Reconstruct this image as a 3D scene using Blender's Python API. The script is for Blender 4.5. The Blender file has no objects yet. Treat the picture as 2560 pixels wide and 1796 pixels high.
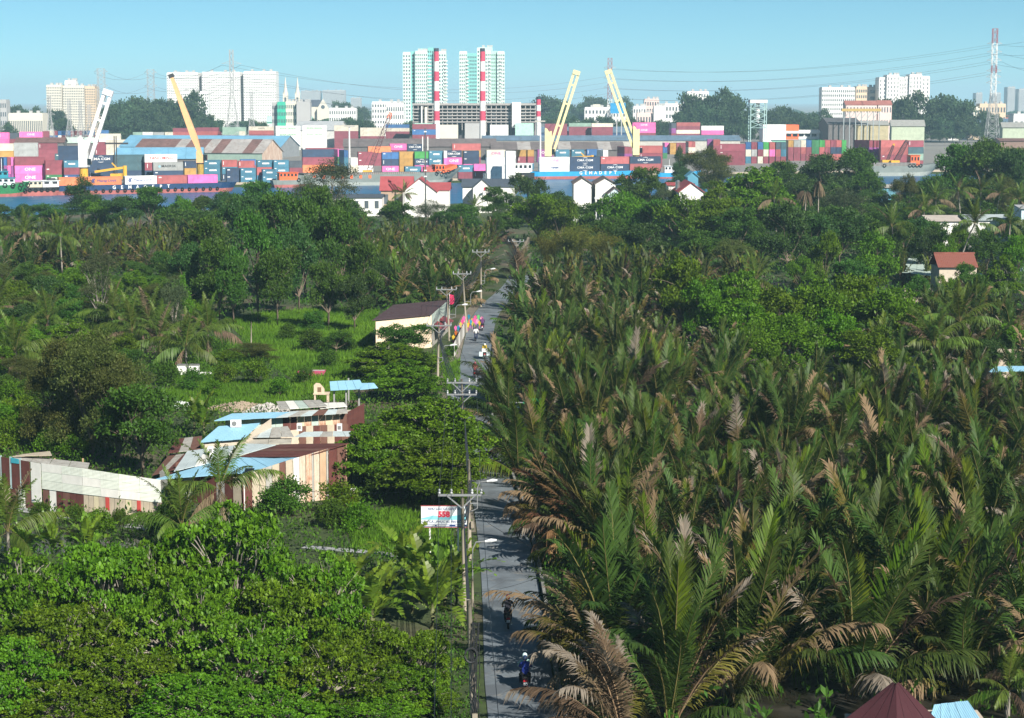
import bpy, bmesh, math, random
import numpy as np
from mathutils import Vector, Matrix
R = math.radians
random.seed(7); rng = np.random.default_rng(7)
scene = bpy.context.scene
C = scene.collection

# ------------------------------------------------------------------ camera
CAM_H, FPX, PITCH = 29.0, 4980.0, R(7.39)
cam = bpy.data.cameras.new('camera'); cam_o = bpy.data.objects.new('camera', cam); C.objects.link(cam_o)
cam.sensor_width = 36.0; cam.lens = FPX / 2560 * 36.0
cam.clip_start = 1.0; cam.clip_end = 60000.0
cam_o.location = (0, 0, CAM_H); cam_o.rotation_euler = (R(90) - PITCH, 0, 0)
scene.camera = cam_o
# ------------------------------------------------------------------ sky, sun, exposure
SUN_EL, SUN_AZ = R(34), R(149)      # azimuth: clockwise from +Y; the light comes from behind the camera on its right
w = bpy.data.worlds.new('World'); scene.world = w; w.use_nodes = True
nt = w.node_tree; nt.nodes.clear()
sky = nt.nodes.new('ShaderNodeTexSky'); sky.sky_type = 'NISHITA'; sky.sun_disc = False
sky.sun_elevation = SUN_EL; sky.sun_rotation = SUN_AZ
sky.altitude = 6000; sky.air_density = 1.0; sky.dust_density = 0.0; sky.ozone_density = 3.0
bgn = nt.nodes.new('ShaderNodeBackground'); bgn.inputs['Strength'].default_value = 0.056
wo = nt.nodes.new('ShaderNodeOutputWorld')
tint = nt.nodes.new('ShaderNodeMix'); tint.data_type = 'RGBA'; tint.blend_type = 'MULTIPLY'; tint.inputs[0].default_value = 1; tint.inputs[7].default_value = (.72, 1.08, .98, 1)
nt.links.new(sky.outputs[0], tint.inputs[6]); nt.links.new(tint.outputs[2], bgn.inputs[0]); nt.links.new(bgn.outputs[0], wo.inputs[0])
sl = bpy.data.lights.new('sun', 'SUN'); so = bpy.data.objects.new('sun', sl); C.objects.link(so)
sl.energy = 5.0; sl.angle = R(0.53); sl.color = (1.0, 0.94, 0.83)
sdir = Vector((math.sin(SUN_AZ) * math.cos(SUN_EL), math.cos(SUN_AZ) * math.cos(SUN_EL), math.sin(SUN_EL)))
so.rotation_euler = sdir.to_track_quat('Z', 'Y').to_euler(); so.location = sdir * 200
vs = scene.view_settings; vs.view_transform = 'Standard'; vs.look = 'None'; vs.exposure = 0.75; vs.gamma = 1.0; vs.use_curve_mapping = False
cy = scene.cycles; cy.use_denoising = True; cy.max_bounces = 6; cy.diffuse_bounces = 2; cy.glossy_bounces = 2
cy.transmission_bounces = 3; cy.transparent_max_bounces = 8; cy.volume_bounces = 1

# ------------------------------------------------------------------ pixel <-> place (pixels of the 2560 x 1796 photograph)
CP, SP = math.cos(PITCH), math.sin(PITCH)
def ray(x, y):
    a, b = (x - 1280) / FPX, (898 - y) / FPX
    return Vector((a, CP + b * SP, -SP + b * CP))
def G(x, y, z=0.0):
    d = ray(x, y); return Vector((0, 0, CAM_H)) + d * ((z - CAM_H) / d.z)
def P(x, y, Y):
    d = ray(x, y); return Vector((0, 0, CAM_H)) + d * (Y / d.y)
def proj(p):
    q = Vector(p) - Vector((0, 0, CAM_H)); f = q.y * CP - q.z * SP; u = q.y * SP + q.z * CP
    return 1280 + FPX * q.x / f, 898 - FPX * u / f
def ppm(Y): return FPX / Y

# ------------------------------------------------------------------ linking and tagging
def tag(o, label, cat, group=None):
    o['label'] = label; o['category'] = cat
    if group: o['group'] = group
    return o
def struct(o): o['kind'] = 'structure'; return o
def obj(name, me, parent=None, loc=None, rz=0.0, sc=None, mat=None):
    o = bpy.data.objects.new(name, me); C.objects.link(o)
    if parent is not None: o.parent = parent
    if loc is not None: o.location = loc
    if rz: o.rotation_euler = (0, 0, rz)
    if sc is not None: o.scale = (sc, sc, sc) if not hasattr(sc, '__len__') else sc
    if mat is not None and me is not None:
        if len(me.materials) == 0: me.materials.append(mat)
        elif me.materials[0] is not mat:
            o.material_slots[0].link = 'OBJECT'; o.material_slots[0].material = mat
    return o
def thing(name, label, cat, loc=(0, 0, 0), rz=0.0, group=None, sc=None):
    return tag(obj(name, None, None, loc, rz, sc), label, cat, group)

# ------------------------------------------------------------------ mesh building
class MB:
    def __init__(s): s.v = []; s.f = []; s.m = []
    def add(s, vs, fs, mi=0):
        n = len(s.v); s.v += [tuple(p) for p in vs]; s.f += [tuple(i + n for i in f) for f in fs]; s.m += [mi] * len(fs); return s
    def box(s, x0, x1, y0, y1, z0, z1, mi=0):
        return s.add([(x0,y0,z0),(x1,y0,z0),(x1,y1,z0),(x0,y1,z0),(x0,y0,z1),(x1,y0,z1),(x1,y1,z1),(x0,y1,z1)],
                     [(0,3,2,1),(4,5,6,7),(0,1,5,4),(1,2,6,5),(2,3,7,6),(3,0,4,7)], mi)
    def prism(s, pts, y0, y1, mi=0):           # closed outline in x,z swept along y
        n = len(pts)
        vs = [(x, y0, z) for x, z in pts] + [(x, y1, z) for x, z in pts]
        return s.add(vs, [tuple(range(n)), tuple(range(2*n-1, n-1, -1))] + [(i, n+i, n+(i+1) % n, (i+1) % n) for i in range(n)], mi)
    def tube(s, pts, r, n=6, mi=0, cap=True):
        pts = [Vector(p) for p in pts]; k = len(pts)
        rr = list(r) if hasattr(r, '__len__') else [r] * k
        rings = []
        for i, p in enumerate(pts):
            t = (pts[min(i+1, k-1)] - pts[max(i-1, 0)]).normalized()
            a = t.cross(Vector((0, 0, 1)));
            if a.length < .05: a = t.cross(Vector((1, 0, 0)))
            a.normalize(); b = a.cross(t)
            rings.append([p + a * (rr[i] * math.cos(2*math.pi*j/n)) + b * (rr[i] * math.sin(2*math.pi*j/n)) for j in range(n)])
        fs = [(i*n+j, i*n+(j+1) % n, (i+1)*n+(j+1) % n, (i+1)*n+j) for i in range(k-1) for j in range(n)]
        if cap: fs += [tuple(range(n)), tuple((k-1)*n + j for j in range(n-1, -1, -1))]
        return s.add([q for rg in rings for q in rg], fs, mi)
    def bar(s, a, b, w, h=None, mi=0):         # rectangular bar between two points
        a, b = Vector(a), Vector(b); h = h or w; t = (b - a).normalized()
        u = t.cross(Vector((0, 0, 1)));
        if u.length < .02: u = Vector((1, 0, 0))
        u.normalize(); v = u.cross(t)
        vs = [p + u * (i * w / 2) + v * (j * h / 2) for p in (a, b) for i, j in ((-1,-1),(1,-1),(1,1),(-1,1))]
        return s.add(vs, [(3,2,1,0),(4,5,6,7),(0,1,5,4),(1,2,6,5),(2,3,7,6),(3,0,4,7)], mi)
    def quad(s, a, b, c, d, mi=0): return s.add([a, b, c, d], [(0,1,2,3)], mi)
    def slab(s, a, b, c, d, th, mi=0):         # a sheet with thickness, a b c d seen from its upper side counter-clockwise
        n = (Vector(b) - Vector(a)).cross(Vector(d) - Vector(a)).normalized() * th
        q = [Vector(p) for p in (a, b, c, d)]
        return s.add(q + [p - n for p in q], [(0,1,2,3),(7,6,5,4),(0,4,5,1),(1,5,6,2),(2,6,7,3),(3,7,4,0)], mi)
    def cyl(s, x, y, z0, z1, r0, r1=None, n=10, mi=0):
        return s.tube([(x, y, z0), (x, y, z1)], [r0, r0 if r1 is None else r1], n, mi)
    def lathe(s, prof, x=0, y=0, n=12, mi=0):
        k = len(prof); vs = [(x + r*math.cos(2*math.pi*j/n), y + r*math.sin(2*math.pi*j/n), z) for r, z in prof for j in range(n)]
        fs = [(i*n+j, i*n+(j+1) % n, (i+1)*n+(j+1) % n, (i+1)*n+j) for i in range(k-1) for j in range(n)]
        return s.add(vs, fs + [tuple(range(n-1,-1,-1)), tuple((k-1)*n+j for j in range(n))], mi)
    def mesh(s, name, mats=(), smooth=False):
        me = bpy.data.meshes.new(name); me.from_pydata(s.v, [], s.f)
        for m in (mats if isinstance(mats, (list, tuple)) else [mats]): me.materials.append(m)
        if any(s.m): me.polygons.foreach_set('material_index', s.m)
        if smooth: me.polygons.foreach_set('use_smooth', [True] * len(s.f))
        me.update(); return me
    def build(s, name, mats, parent=None, loc=None, rz=0.0, smooth=False, sc=None):
        return obj(name, s.mesh(name, mats, smooth), parent, loc, rz, sc)
def np_mesh(name, V, F, mats=(), attr=None, smooth=True, fm=None):
    """V (n,3), F (k,3 or 4) arrays"""
    me = bpy.data.meshes.new(name); n, k, w_ = len(V), len(F), F.shape[1]
    me.vertices.add(n); me.vertices.foreach_set('co', np.asarray(V, np.float32).ravel())
    me.loops.add(k * w_); me.loops.foreach_set('vertex_index', np.asarray(F, np.int32).ravel())
    me.polygons.add(k); me.polygons.foreach_set('loop_start', np.arange(0, k * w_, w_, dtype=np.int32))
    if smooth: me.polygons.foreach_set('use_smooth', np.ones(k, bool))
    if fm is not None: me.polygons.foreach_set('material_index', np.asarray(fm, np.int32))
    for m in (mats if isinstance(mats, (list, tuple)) else [mats]): me.materials.append(m)
    if attr is not None:
        a = me.attributes.new('t', 'FLOAT', 'POINT'); a.data.foreach_set('value', np.asarray(attr, np.float32))
    me.update(calc_edges=True); return me
_txt = {}
TMP = bpy.data.scenes.new('workbench')
def evaluated(o):
    TMP.collection.objects.link(o); TMP.view_layers[0].update(); me = bpy.data.meshes.new_from_object(o.evaluated_get(TMP.view_layers[0].depsgraph)); bpy.data.objects.remove(o); return me
def text_mesh(s, size=1.0, bold=0.0, align='CENTER', ext=0.01, sx=1.0):
    k = (s, size, bold, align, ext, sx)
    if k not in _txt:
        cu = bpy.data.curves.new('lettering', 'FONT'); cu.body = s; cu.size = size; cu.offset = bold; cu.align_x = align; cu.align_y = 'CENTER'
        cu.extrude = ext; cu.resolution_u = 2
        me = evaluated(bpy.data.objects.new('lettering', cu)); bpy.data.curves.remove(cu)
        me.transform(Matrix.Rotation(R(90), 4, 'X') @ Matrix.Diagonal((sx, 1, 1, 1))); me.materials.clear(); _txt[k] = me
    return _txt[k].copy()
# ------------------------------------------------------------------ materials
MATS = {}
def lin(c):
    if isinstance(c, str):
        c = c.lstrip('#'); c = [int(c[i:i+2], 16) / 255 for i in (0, 2, 4)]
        return tuple((v / 12.92 if v <= .04045 else ((v + .055) / 1.055) ** 2.4) for v in c)
    return tuple(c)
def nodes(m):
    m.use_nodes = True; t = m.node_tree; return t, t.nodes['Principled BSDF'], t.nodes['Material Output']
def ramp(t, stops, fac):
    r = t.nodes.new('ShaderNodeValToRGB'); t.links.new(fac, r.inputs[0])
    while len(r.color_ramp.elements) < len(stops): r.color_ramp.elements.new(.5)
    for e, (p, c) in zip(r.color_ramp.elements, stops): e.position = p; e.color = (*lin(c), 1)
    return r.outputs[0]
def noise(t, scale, detail=4, rough=.6, co=None, kind='Object', vec=(1,1,1)):
    n = t.nodes.new('ShaderNodeTexNoise'); n.inputs['Scale'].default_value = scale; n.inputs['Detail'].default_value = detail; n.inputs['Roughness'].default_value = rough
    tc = t.nodes.new('ShaderNodeTexCoord'); src = tc.outputs[kind]
    if vec != (1,1,1):
        mp = t.nodes.new('ShaderNodeMapping'); mp.inputs['Scale'].default_value = vec; t.links.new(src, mp.inputs[0]); src = mp.outputs[0]
    t.links.new(src, n.inputs['Vector']); return n.outputs['Fac']
def mixc(t, fac, a, b, mode='MIX'):
    m = t.nodes.new('ShaderNodeMix'); m.data_type = 'RGBA'; m.blend_type = mode
    for s, v in ((m.inputs[0], fac), (m.inputs[6], a), (m.inputs[7], b)):
        if hasattr(v, 'is_linked') or hasattr(v, 'links'): t.links.new(v, s)
        else: s.default_value = v if isinstance(v, (int, float)) else (*lin(v), 1)
    return m.outputs[2]
def M(name, col, rough=.75, metal=0.0, var=.22, scale=.6, stain=None, stain_amt=.5, corr=None, spec=.3, vec=(1,1,1), bump=0.0, objvar=0.0):
    """painted / plain surface: base colour, tonal drift, optional shaped stains and corrugation relief"""
    if name in MATS: return MATS[name]
    m = bpy.data.materials.new(name); t, b, o = nodes(m); c = lin(col)
    base = noise(t, scale, 5, .65, vec=vec)
    colr = ramp(t, [(.25, tuple(v * (1 - var) for v in c)), (.75, tuple(min(1, v * (1 + var * .6)) for v in c))], base)
    if stain is not None:
        n2 = noise(t, scale * 2.7, 6, .7, vec=(vec[0], vec[1], vec[2] * .35))
        colr = mixc(t, ramp(t, [(1 - stain_amt - .08, (0,0,0)), (1 - stain_amt + .14, (1,1,1))], n2), colr, stain)
    if objvar:
        oi = t.nodes.new('ShaderNodeObjectInfo'); ma = t.nodes.new('ShaderNodeMath'); ma.operation = 'MULTIPLY_ADD'; ma.inputs[1].default_value = objvar * 2; ma.inputs[2].default_value = 1 - objvar; t.links.new(oi.outputs['Random'], ma.inputs[0])
        hs = t.nodes.new('ShaderNodeHueSaturation'); t.links.new(ma.outputs[0], hs.inputs['Value']); t.links.new(colr, hs.inputs['Color']); colr = hs.outputs[0]
    t.links.new(colr, b.inputs['Base Color'])
    b.inputs['Roughness'].default_value = rough; b.inputs['Metallic'].default_value = metal; b.inputs['Specular IOR Level'].default_value = spec
    if corr:
        wv = t.nodes.new('ShaderNodeTexWave'); wv.wave_type = 'BANDS'; wv.bands_direction = corr[0]; wv.inputs['Scale'].default_value = corr[1]
        tc = t.nodes.new('ShaderNodeTexCoord'); t.links.new(tc.outputs['Object'], wv.inputs[0])
        bp = t.nodes.new('ShaderNodeBump'); bp.inputs['Distance'].default_value = .016; bp.inputs['Strength'].default_value = .8
        t.links.new(wv.outputs['Fac'], bp.inputs['Height']); t.links.new(bp.outputs[0], b.inputs['Normal'])
    elif bump:
        bp = t.nodes.new('ShaderNodeBump'); bp.inputs['Distance'].default_value = bump; bp.inputs['Strength'].default_value = .6
        t.links.new(noise(t, scale * 6, 6, .7), bp.inputs['Height']); t.links.new(bp.outputs[0], b.inputs['Normal'])
    MATS[name] = m; return m
def leaf_mat(name, dark, light, tip=None, rough=.45, trans=.3, spec=.35, tip_from=.75, hue=.02, ns=.35):
    """foliage: noise between two greens, per-plant drift, some light passing through; 't' runs base to tip for dry tips"""
    if name in MATS: return MATS[name]
    m = bpy.data.materials.new(name); t, b, o = nodes(m)
    col = ramp(t, [(.3, dark), (.7, light)], noise(t, ns, 3, .7))
    gi = t.nodes.new('ShaderNodeNewGeometry')
    wn = t.nodes.new('ShaderNodeMath'); wn.operation = 'MULTIPLY_ADD'; wn.inputs[1].default_value = .7; wn.inputs[2].default_value = .65
    oi = t.nodes.new('ShaderNodeObjectInfo'); ob = t.nodes.new('ShaderNodeMath'); ob.operation = 'MULTIPLY_ADD'; ob.inputs[1].default_value = .55; t.links.new(oi.outputs['Random'], ob.inputs[0]); t.links.new(gi.outputs['Random Per Island'], ob.inputs[2])
    wn.inputs[1].default_value = .72; wn.inputs[2].default_value = .52; t.links.new(ob.outputs[0], wn.inputs[0])
    hs = t.nodes.new('ShaderNodeHueSaturation'); t.links.new(col, hs.inputs['Color']); t.links.new(wn.outputs[0], hs.inputs['Value'])
    hm = t.nodes.new('ShaderNodeMath'); hm.operation = 'MULTIPLY_ADD'; hm.inputs[1].default_value = hue * 2; hm.inputs[2].default_value = .5 - hue
    t.links.new(oi.outputs['Random'], hm.inputs[0]); t.links.new(hm.outputs[0], hs.inputs['Hue'])
    out = hs.outputs[0]
    if tip is not None:
        at = t.nodes.new('ShaderNodeAttribute'); at.attribute_name = 't'
        ad = t.nodes.new('ShaderNodeMath'); ad.operation = 'MULTIPLY_ADD'; ad.inputs[1].default_value = .5; t.links.new(oi.outputs['Random'], ad.inputs[0]); t.links.new(at.outputs['Fac'], ad.inputs[2])
        out = mixc(t, ramp(t, [(tip_from, (0,0,0)), (min(.99, tip_from + .45), (1,1,1))], ad.outputs[0]), out, tip)
    t.links.new(out, b.inputs['Base Color']); b.inputs['Roughness'].default_value = rough; b.inputs['Specular IOR Level'].default_value = spec
    tr = t.nodes.new('ShaderNodeBsdfTranslucent'); t.links.new(out, tr.inputs[0])
    mx = t.nodes.new('ShaderNodeMixShader'); mx.inputs[0].default_value = trans
    t.links.new(b.outputs[0], mx.inputs[1]); t.links.new(tr.outputs[0], mx.inputs[2]); t.links.new(mx.outputs[0], o.inputs['Surface'])
    MATS[name] = m; return m
# ------------------------------------------------------------------ ground, river, road
QUAY = [(-9000, -3000), (-260, 570), (-200, 622), (-151, 664), (-97, 704), (-53, 728), (-20, 741), (-6, 753), (12, 786), (60, 796), (140, 822), (320, 870), (9000, 2300)]
def quay_y(x):
    for (x0, y0), (x1, y1) in zip(QUAY, QUAY[1:]):
        if x <= x1: return y0 + (y1 - y0) * (x - x0) / (x1 - x0)
    return QUAY[-1][1]
RIVER_W = 165.0; WATER_Z, QUAY_Z = -1.2, 0.3
def make_ground():
    xs = [-9000, -4000, -1500, -600] + sorted(set(list(np.linspace(-260, 320, 30)) + [q[0] for q in QUAY[1:-1]])) + [700, 1500, 4000, 9000]
    rows = []
    for x in xs:
        q = quay_y(x) if -260 <= x <= 320 else (570 if x < 0 else 870)
        rows.append([(x, -300, 0), (x, 60, 0), (x, q - RIVER_W - 12, 0), (x, q - RIVER_W, -3.0), (x, q - .02, -3.0), (x, q, QUAY_Z), (x, q + 600, QUAY_Z), (x, 19000, QUAY_Z)])
    mb = MB(); n = len(rows[0]); vs_ = [p for r in rows for p in r]
    fs = [(i*n+j, (i+1)*n+j, (i+1)*n+j+1, i*n+j+1) for i in range(len(rows)-1) for j in range(n-1)]
    mb.add(vs_, fs)
    m = bpy.data.materials.new('earth'); t, b, o = nodes(m)
    big = noise(t, .035, 5, .6); fine = noise(t, 1.3, 6, .7)
    green = ramp(t, [(.3, (.020, .034, .010)), (.7, (.052, .085, .018))], fine)
    soil = ramp(t, [(.3, (.06, .045, .03)), (.7, (.17, .13, .09))], fine)
    near = mixc(t, ramp(t, [(.52, (0,0,0)), (.64, (1,1,1))], big), green, soil)
    yard = ramp(t, [(.3, (.16, .15, .14)), (.7, (.28, .27, .25))], fine)
    tc = t.nodes.new('ShaderNodeNewGeometry'); sx = t.nodes.new('ShaderNodeSeparateXYZ'); t.links.new(tc.outputs['Position'], sx.inputs[0])
    mt = t.nodes.new('ShaderNodeMath'); mt.operation = 'GREATER_THAN'; mt.inputs[1].default_value = .05; t.links.new(sx.outputs['Z'], mt.inputs[0])
    t.links.new(mixc(t, mt.outputs[0], near, yard), b.inputs['Base Color']); b.inputs['Roughness'].default_value = .95
    MATS['earth'] = m
    struct(mb.build('ground', m))
make_ground()
def make_water():
    m = bpy.data.materials.new('river_water'); t, b, o = nodes(m)
    b.inputs['Base Color'].default_value = (.012, .11, .24, 1); b.inputs['Roughness'].default_value = .3; b.inputs['IOR'].default_value = 1.33
    n = noise(t, .22, 5, .6, vec=(1, .6, 1)); bp = t.nodes.new('ShaderNodeBump'); bp.inputs['Distance'].default_value = 1.2; bp.inputs['Strength'].default_value = 1.0
    t.links.new(n, bp.inputs['Height']); t.links.new(bp.outputs[0], b.inputs['Normal']); MATS['water'] = m
    xs = sorted(set(list(np.linspace(-260, 320, 30)) + [q[0] for q in QUAY[1:-1]])); mb = MB()
    xs = [-9000] + xs + [9000]
    for a, c in zip(xs, xs[1:]):
        qa, qc = [quay_y(min(320, max(-260, v))) for v in (a, c)]
        mb.quad((a, qa - RIVER_W - 6, WATER_Z), (c, qc - RIVER_W - 6, WATER_Z), (c, qc - .01, WATER_Z), (a, qa - .01, WATER_Z))
    struct(mb.build('river', m))
make_water()
# road ------------------------------------------------------------
ROADPX = [(1322,1900),(1311,1796),(1297,1700),(1288,1600),(1282,1527),(1269,1407),(1256,1330),(1243,1265),(1222,1202),(1200,1120),(1180,1050),(1171,1000),(1173,960),(1183,920),(1190,890),(1200,833),(1209,800),(1232,765),(1262,738),(1285,715),(1300,690)]
def smooth_line(pts, k=6):
    out = []
    for i in range(len(pts) - 1):
        p0, p1, p2, p3 = pts[max(i-1, 0)], pts[i], pts[i+1], pts[min(i+2, len(pts)-1)]
        for j in range(k):
            u = j / k
            out.append(.5 * ((2*p1) + (p2-p0)*u + (2*p0-5*p1+4*p2-p3)*u*u + (3*p1-p0-3*p2+p3)*u**3))
    return out + [pts[-1]]
ROAD = smooth_line([G(*p) for p in ROADPX], 5)
def offset_line(line, d):
    out = []
    for i, p in enumerate(line):
        t = (line[min(i+1, len(line)-1)] - line[max(i-1, 0)]); t.z = 0; t.normalize()
        out.append(p + Vector((t.y, -t.x, 0)) * d)      # +d is to the right when walking away from the camera
    return out
def strip(mb, a, b, z0, z1=None, mi=0):
    z1 = z0 if z1 is None else z1
    for i in range(len(a) - 1):
        mb.quad((a[i].x, a[i].y, z0), (b[i].x, b[i].y, z1), (b[i+1].x, b[i+1].y, z1), (a[i+1].x, a[i+1].y, z0), mi)
RW = 1.72
def make_road():
    m = bpy.data.materials.new('concrete_road'); t, b, o = nodes(m)
    f = noise(t, 2.2, 8, .75); g = noise(t, .22, 5, .65)
    c = ramp(t, [(.3, (.130, .158, .185)), (.7, (.20, .230, .258))], f)
    c = mixc(t, ramp(t, [(.46, (0,0,0)), (.60, (.85,.85,.85))], g), c, (.095, .108, .122))
    c = mixc(t, ramp(t, [(.56, (0,0,0)), (.66, (.7,.7,.7))], noise(t, .55, 6, .7)), c, (.24, .225, .20))
    cr = t.nodes.new('ShaderNodeTexVoronoi'); cr.feature = 'DISTANCE_TO_EDGE'; cr.inputs['Scale'].default_value = .16
    tc = t.nodes.new('ShaderNodeTexCoord'); t.links.new(tc.outputs['Object'], cr.inputs['Vector'])
    c = mixc(t, ramp(t, [(0, (.6,.6,.6)), (.006, (0,0,0))], cr.outputs['Distance']), c, (.05, .05, .05))
    t.links.new(c, b.inputs['Base Color']); b.inputs['Roughness'].default_value = .62
    # slabs of concrete, each one a part of the road
    road = struct(obj('road', None)); e0, e1 = offset_line(ROAD, -RW), offset_line(ROAD, RW)
    seg = []; L = 0; last = 0
    for i in range(1, len(ROAD)):
        L += (ROAD[i] - ROAD[i-1]).length
        if L - last > 4.6 or i == len(ROAD) - 1: seg.append(i); last = L
    i0 = 0
    for i1 in seg:
        mb = MB(); a, b_ = e0[i0:i1+1], e1[i0:i1+1]
        tdir = (ROAD[i1] - ROAD[i0]).normalized() * .012
        a = [a[0] + tdir] + a[1:-1] + [a[-1] - tdir]; b_ = [b_[0] + tdir] + b_[1:-1] + [b_[-1] - tdir]
        strip(mb, a, b_, .05); strip(mb, b_, [p for p in b_], .05, -.05); strip(mb, a[::-1], a[::-1], .05, -.05)
        for p, q in ((a[0], b_[0]), (b_[-1], a[-1])): mb.quad((p.x, p.y, -.05), (q.x, q.y, -.05), (q.x, q.y, .05), (p.x, p.y, .05))
        mb.build('slab', m, road); i0 = i1
    # low kerb wall on the palm side, laid in lengths
    kerb = struct(obj('kerb', None)); km = M('kerb_concrete', (.26, .26, .25), .9, var=.4, scale=1.2, stain=(.05, .055, .04), stain_amt=.45)
    k0, k1 = offset_line(ROAD, RW + .12), offset_line(ROAD, RW + .30)
    for i in range(0, 74, 2):
        a, b_ = k0[i:i+3], k1[i:i+3]; mb = MB(); h = .34
        strip(mb, a, b_, h); strip(mb, a[::-1], a[::-1], h, 0); strip(mb, b_, b_, h, 0)
        for p, q in ((a[0], b_[0]), (b_[-1], a[-1])): mb.quad((p.x, p.y, 0), (q.x, q.y, 0), (q.x, q.y, h), (p.x, p.y, h))
        mb.build('kerb_stone', km, kerb)
    # pale concrete side path along the corrugated fence and the footpath left of the banana plants
    pm = M('path_concrete', (.33, .34, .35), .9, var=.3, scale=.8)
    for pts, wd in (([(-60,1262),(60,1276),(140,1291),(240,1304),(350,1320),(470,1338)], .55), ([(760,1368),(840,1375),(930,1382),(1010,1392),(1100,1402),(1150,1412)], .45)):
        ln = smooth_line([G(*p) for p in pts], 4); mb = MB(); strip(mb, offset_line(ln, -wd), offset_line(ln, wd), .03); struct(mb.build('path', pm))
    # verge of bare soil left of the road near the houses
    ln = offset_line(ROAD, -RW - .75)[30:86]; mb = MB(); strip(mb, offset_line(ln, -.7), offset_line(ln, .66), .012); struct(mb.build('path', M('verge_soil', (.19, .165, .135), .95, var=.4, scale=.9)))
make_road()
# still water: the canal below the fence, the lotus pond
def pond(pts, name='pond'):
    mb = MB(); p = [G(*q) for q in pts]; mb.add([(v.x, v.y, .006) for v in p], [tuple(range(len(p)))])
    m = MATS.get('pond_water')
    if not m:
        m = bpy.data.materials.new('pond_water'); t, b, o = nodes(m); b.inputs['Base Color'].default_value = (.010, .014, .012, 1); b.inputs['Roughness'].default_value = .08
        bp = t.nodes.new('ShaderNodeBump'); bp.inputs['Distance'].default_value = .02; t.links.new(noise(t, 2.5, 3), bp.inputs['Height']); t.links.new(bp.outputs[0], b.inputs['Normal']); MATS['pond_water'] = m
    struct(mb.build(name, m))
pond([(-80,1300),(120,1316),(320,1342),(420,1370),(300,1400),(-80,1370)])
pond([(360,905),(440,880),(560,868),(640,880),(560,915),(440,935),(370,930)])
pond([(-60,985),(70,975),(80,1000),(-60,1010)])
mud = MB().add([(x_, y_, .010) for x_, y_ in [(4.4, 76), (24, 76), (86, 312), (20, 327), (6, 312), (3, 262), (1.2, 225), (0.2, 180), (1.5, 150), (3.4, 110)]], [tuple(range(10))])
mm = bpy.data.materials.new('wet_mud'); t, b, o = nodes(mm); t.links.new(ramp(t, [(.35, (.010, .012, .009)), (.7, (.035, .030, .020))], noise(t, .5, 6, .7)), b.inputs['Base Color']); t.links.new(ramp(t, [(.4, (.1, .1, .1)), (.6, (.8, .8, .8))], noise(t, .3, 4)), b.inputs['Roughness'])
struct(mud.build('mud_flat', mm))
# haze ------------------------------------------------------------
hm = bpy.data.materials.new('haze_air'); hm.use_nodes = True; t = hm.node_tree; t.nodes.clear()
pv = t.nodes.new('ShaderNodeVolumePrincipled'); pv.inputs['Color'].default_value = (.52, .82, 1, 1); pv.inputs['Density'].default_value = .00014; pv.inputs['Anisotropy'].default_value = 0
ot = t.nodes.new('ShaderNodeOutputMaterial'); t.links.new(pv.outputs[0], ot.inputs['Volume'])
try: hm.cycles.homogeneous_volume = True
except Exception: pass
hz = MB().box(-9500, 9500, -400, 19500, -5, 150).build('haze', hm); hz['kind'] = 'stuff'
# ------------------------------------------------------------------ plants
LM = {
 'nipa': leaf_mat('nipa_green', (.025, .050, .011), (.068, .112, .019), tip=(.17, .12, .06), rough=.5, trans=.25, tip_from=1.25, hue=.025, spec=.2),
 'nipa_young': leaf_mat('nipa_young', (.050, .100, .006), (.125, .175, .012), tip=(.20, .15, .06), rough=.5, trans=.35, tip_from=1.4, spec=.2),
 'nipa_old': leaf_mat('nipa_yellowing', (.060, .064, .010), (.135, .115, .022), tip=(.24, .17, .10), rough=.6, trans=.25, tip_from=.85, spec=.15),
 'nipa_dry': leaf_mat('nipa_dry', (.065, .046, .028), (.145, .105, .066), tip=(.24, .205, .165), rough=.8, trans=.2, tip_from=.95, spec=.1),
 'nipa_rust': leaf_mat('nipa_rust', (.105, .052, .026), (.215, .118, .062), tip=(.27, .19, .13), rough=.8, trans=.2, tip_from=1.1, spec=.1),
 'almond': leaf_mat('almond_leaf', (.036, .098, .004), (.140, .255, .013), rough=.48, trans=.32, ns=.5, spec=.22),
 'broad': leaf_mat('broad_leaf', (.022, .060, .007), (.072, .148, .016), rough=.5, trans=.28, spec=.2),
 'bright': leaf_mat('bright_leaf', (.040, .100, .004), (.120, .225, .010), rough=.5, trans=.32, spec=.2),
 'olive': leaf_mat('olive_leaf', (.046, .064, .012), (.108, .128, .030), rough=.6, trans=.28, spec=.2),
 'grey': leaf_mat('grey_green_leaf', (.034, .052, .020), (.085, .108, .046), rough=.6, trans=.22, spec=.2),
 'dark': leaf_mat('dark_leaf', (.016, .046, .010), (.054, .108, .022), rough=.5, trans=.2, spec=.2),
 'bamboo': leaf_mat('bamboo_leaf', (.070, .086, .010), (.155, .165, .028), rough=.6, trans=.3, spec=.15),
 'coco': leaf_mat('coconut_leaf', (.042, .080, .012), (.110, .165, .024), tip=(.17, .14, .06), rough=.45, trans=.28, tip_from=1.25, spec=.25),
 'coco_dry': leaf_mat('coconut_dry', (.10, .072, .045), (.20, .15, .10), rough=.8, trans=.15, spec=.1),
 'banana': leaf_mat('banana_leaf', (.090, .170, .012), (.170, .260, .030), tip=(.20, .16, .07), rough=.4, trans=.38, tip_from=1.25, spec=.3),
 'grass': leaf_mat('grass_blade', (.058, .130, .009), (.125, .230, .018), rough=.6, trans=.32, ns=.12, spec=.1),
 'weed': leaf_mat('weed_leaf', (.030, .076, .007), (.080, .155, .016), rough=.55, trans=.28, ns=.1, spec=.15),
 'far': leaf_mat('far_leaf', (.026, .054, .024), (.064, .108, .044), rough=.6, trans=.18, spec=.1),
}
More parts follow.
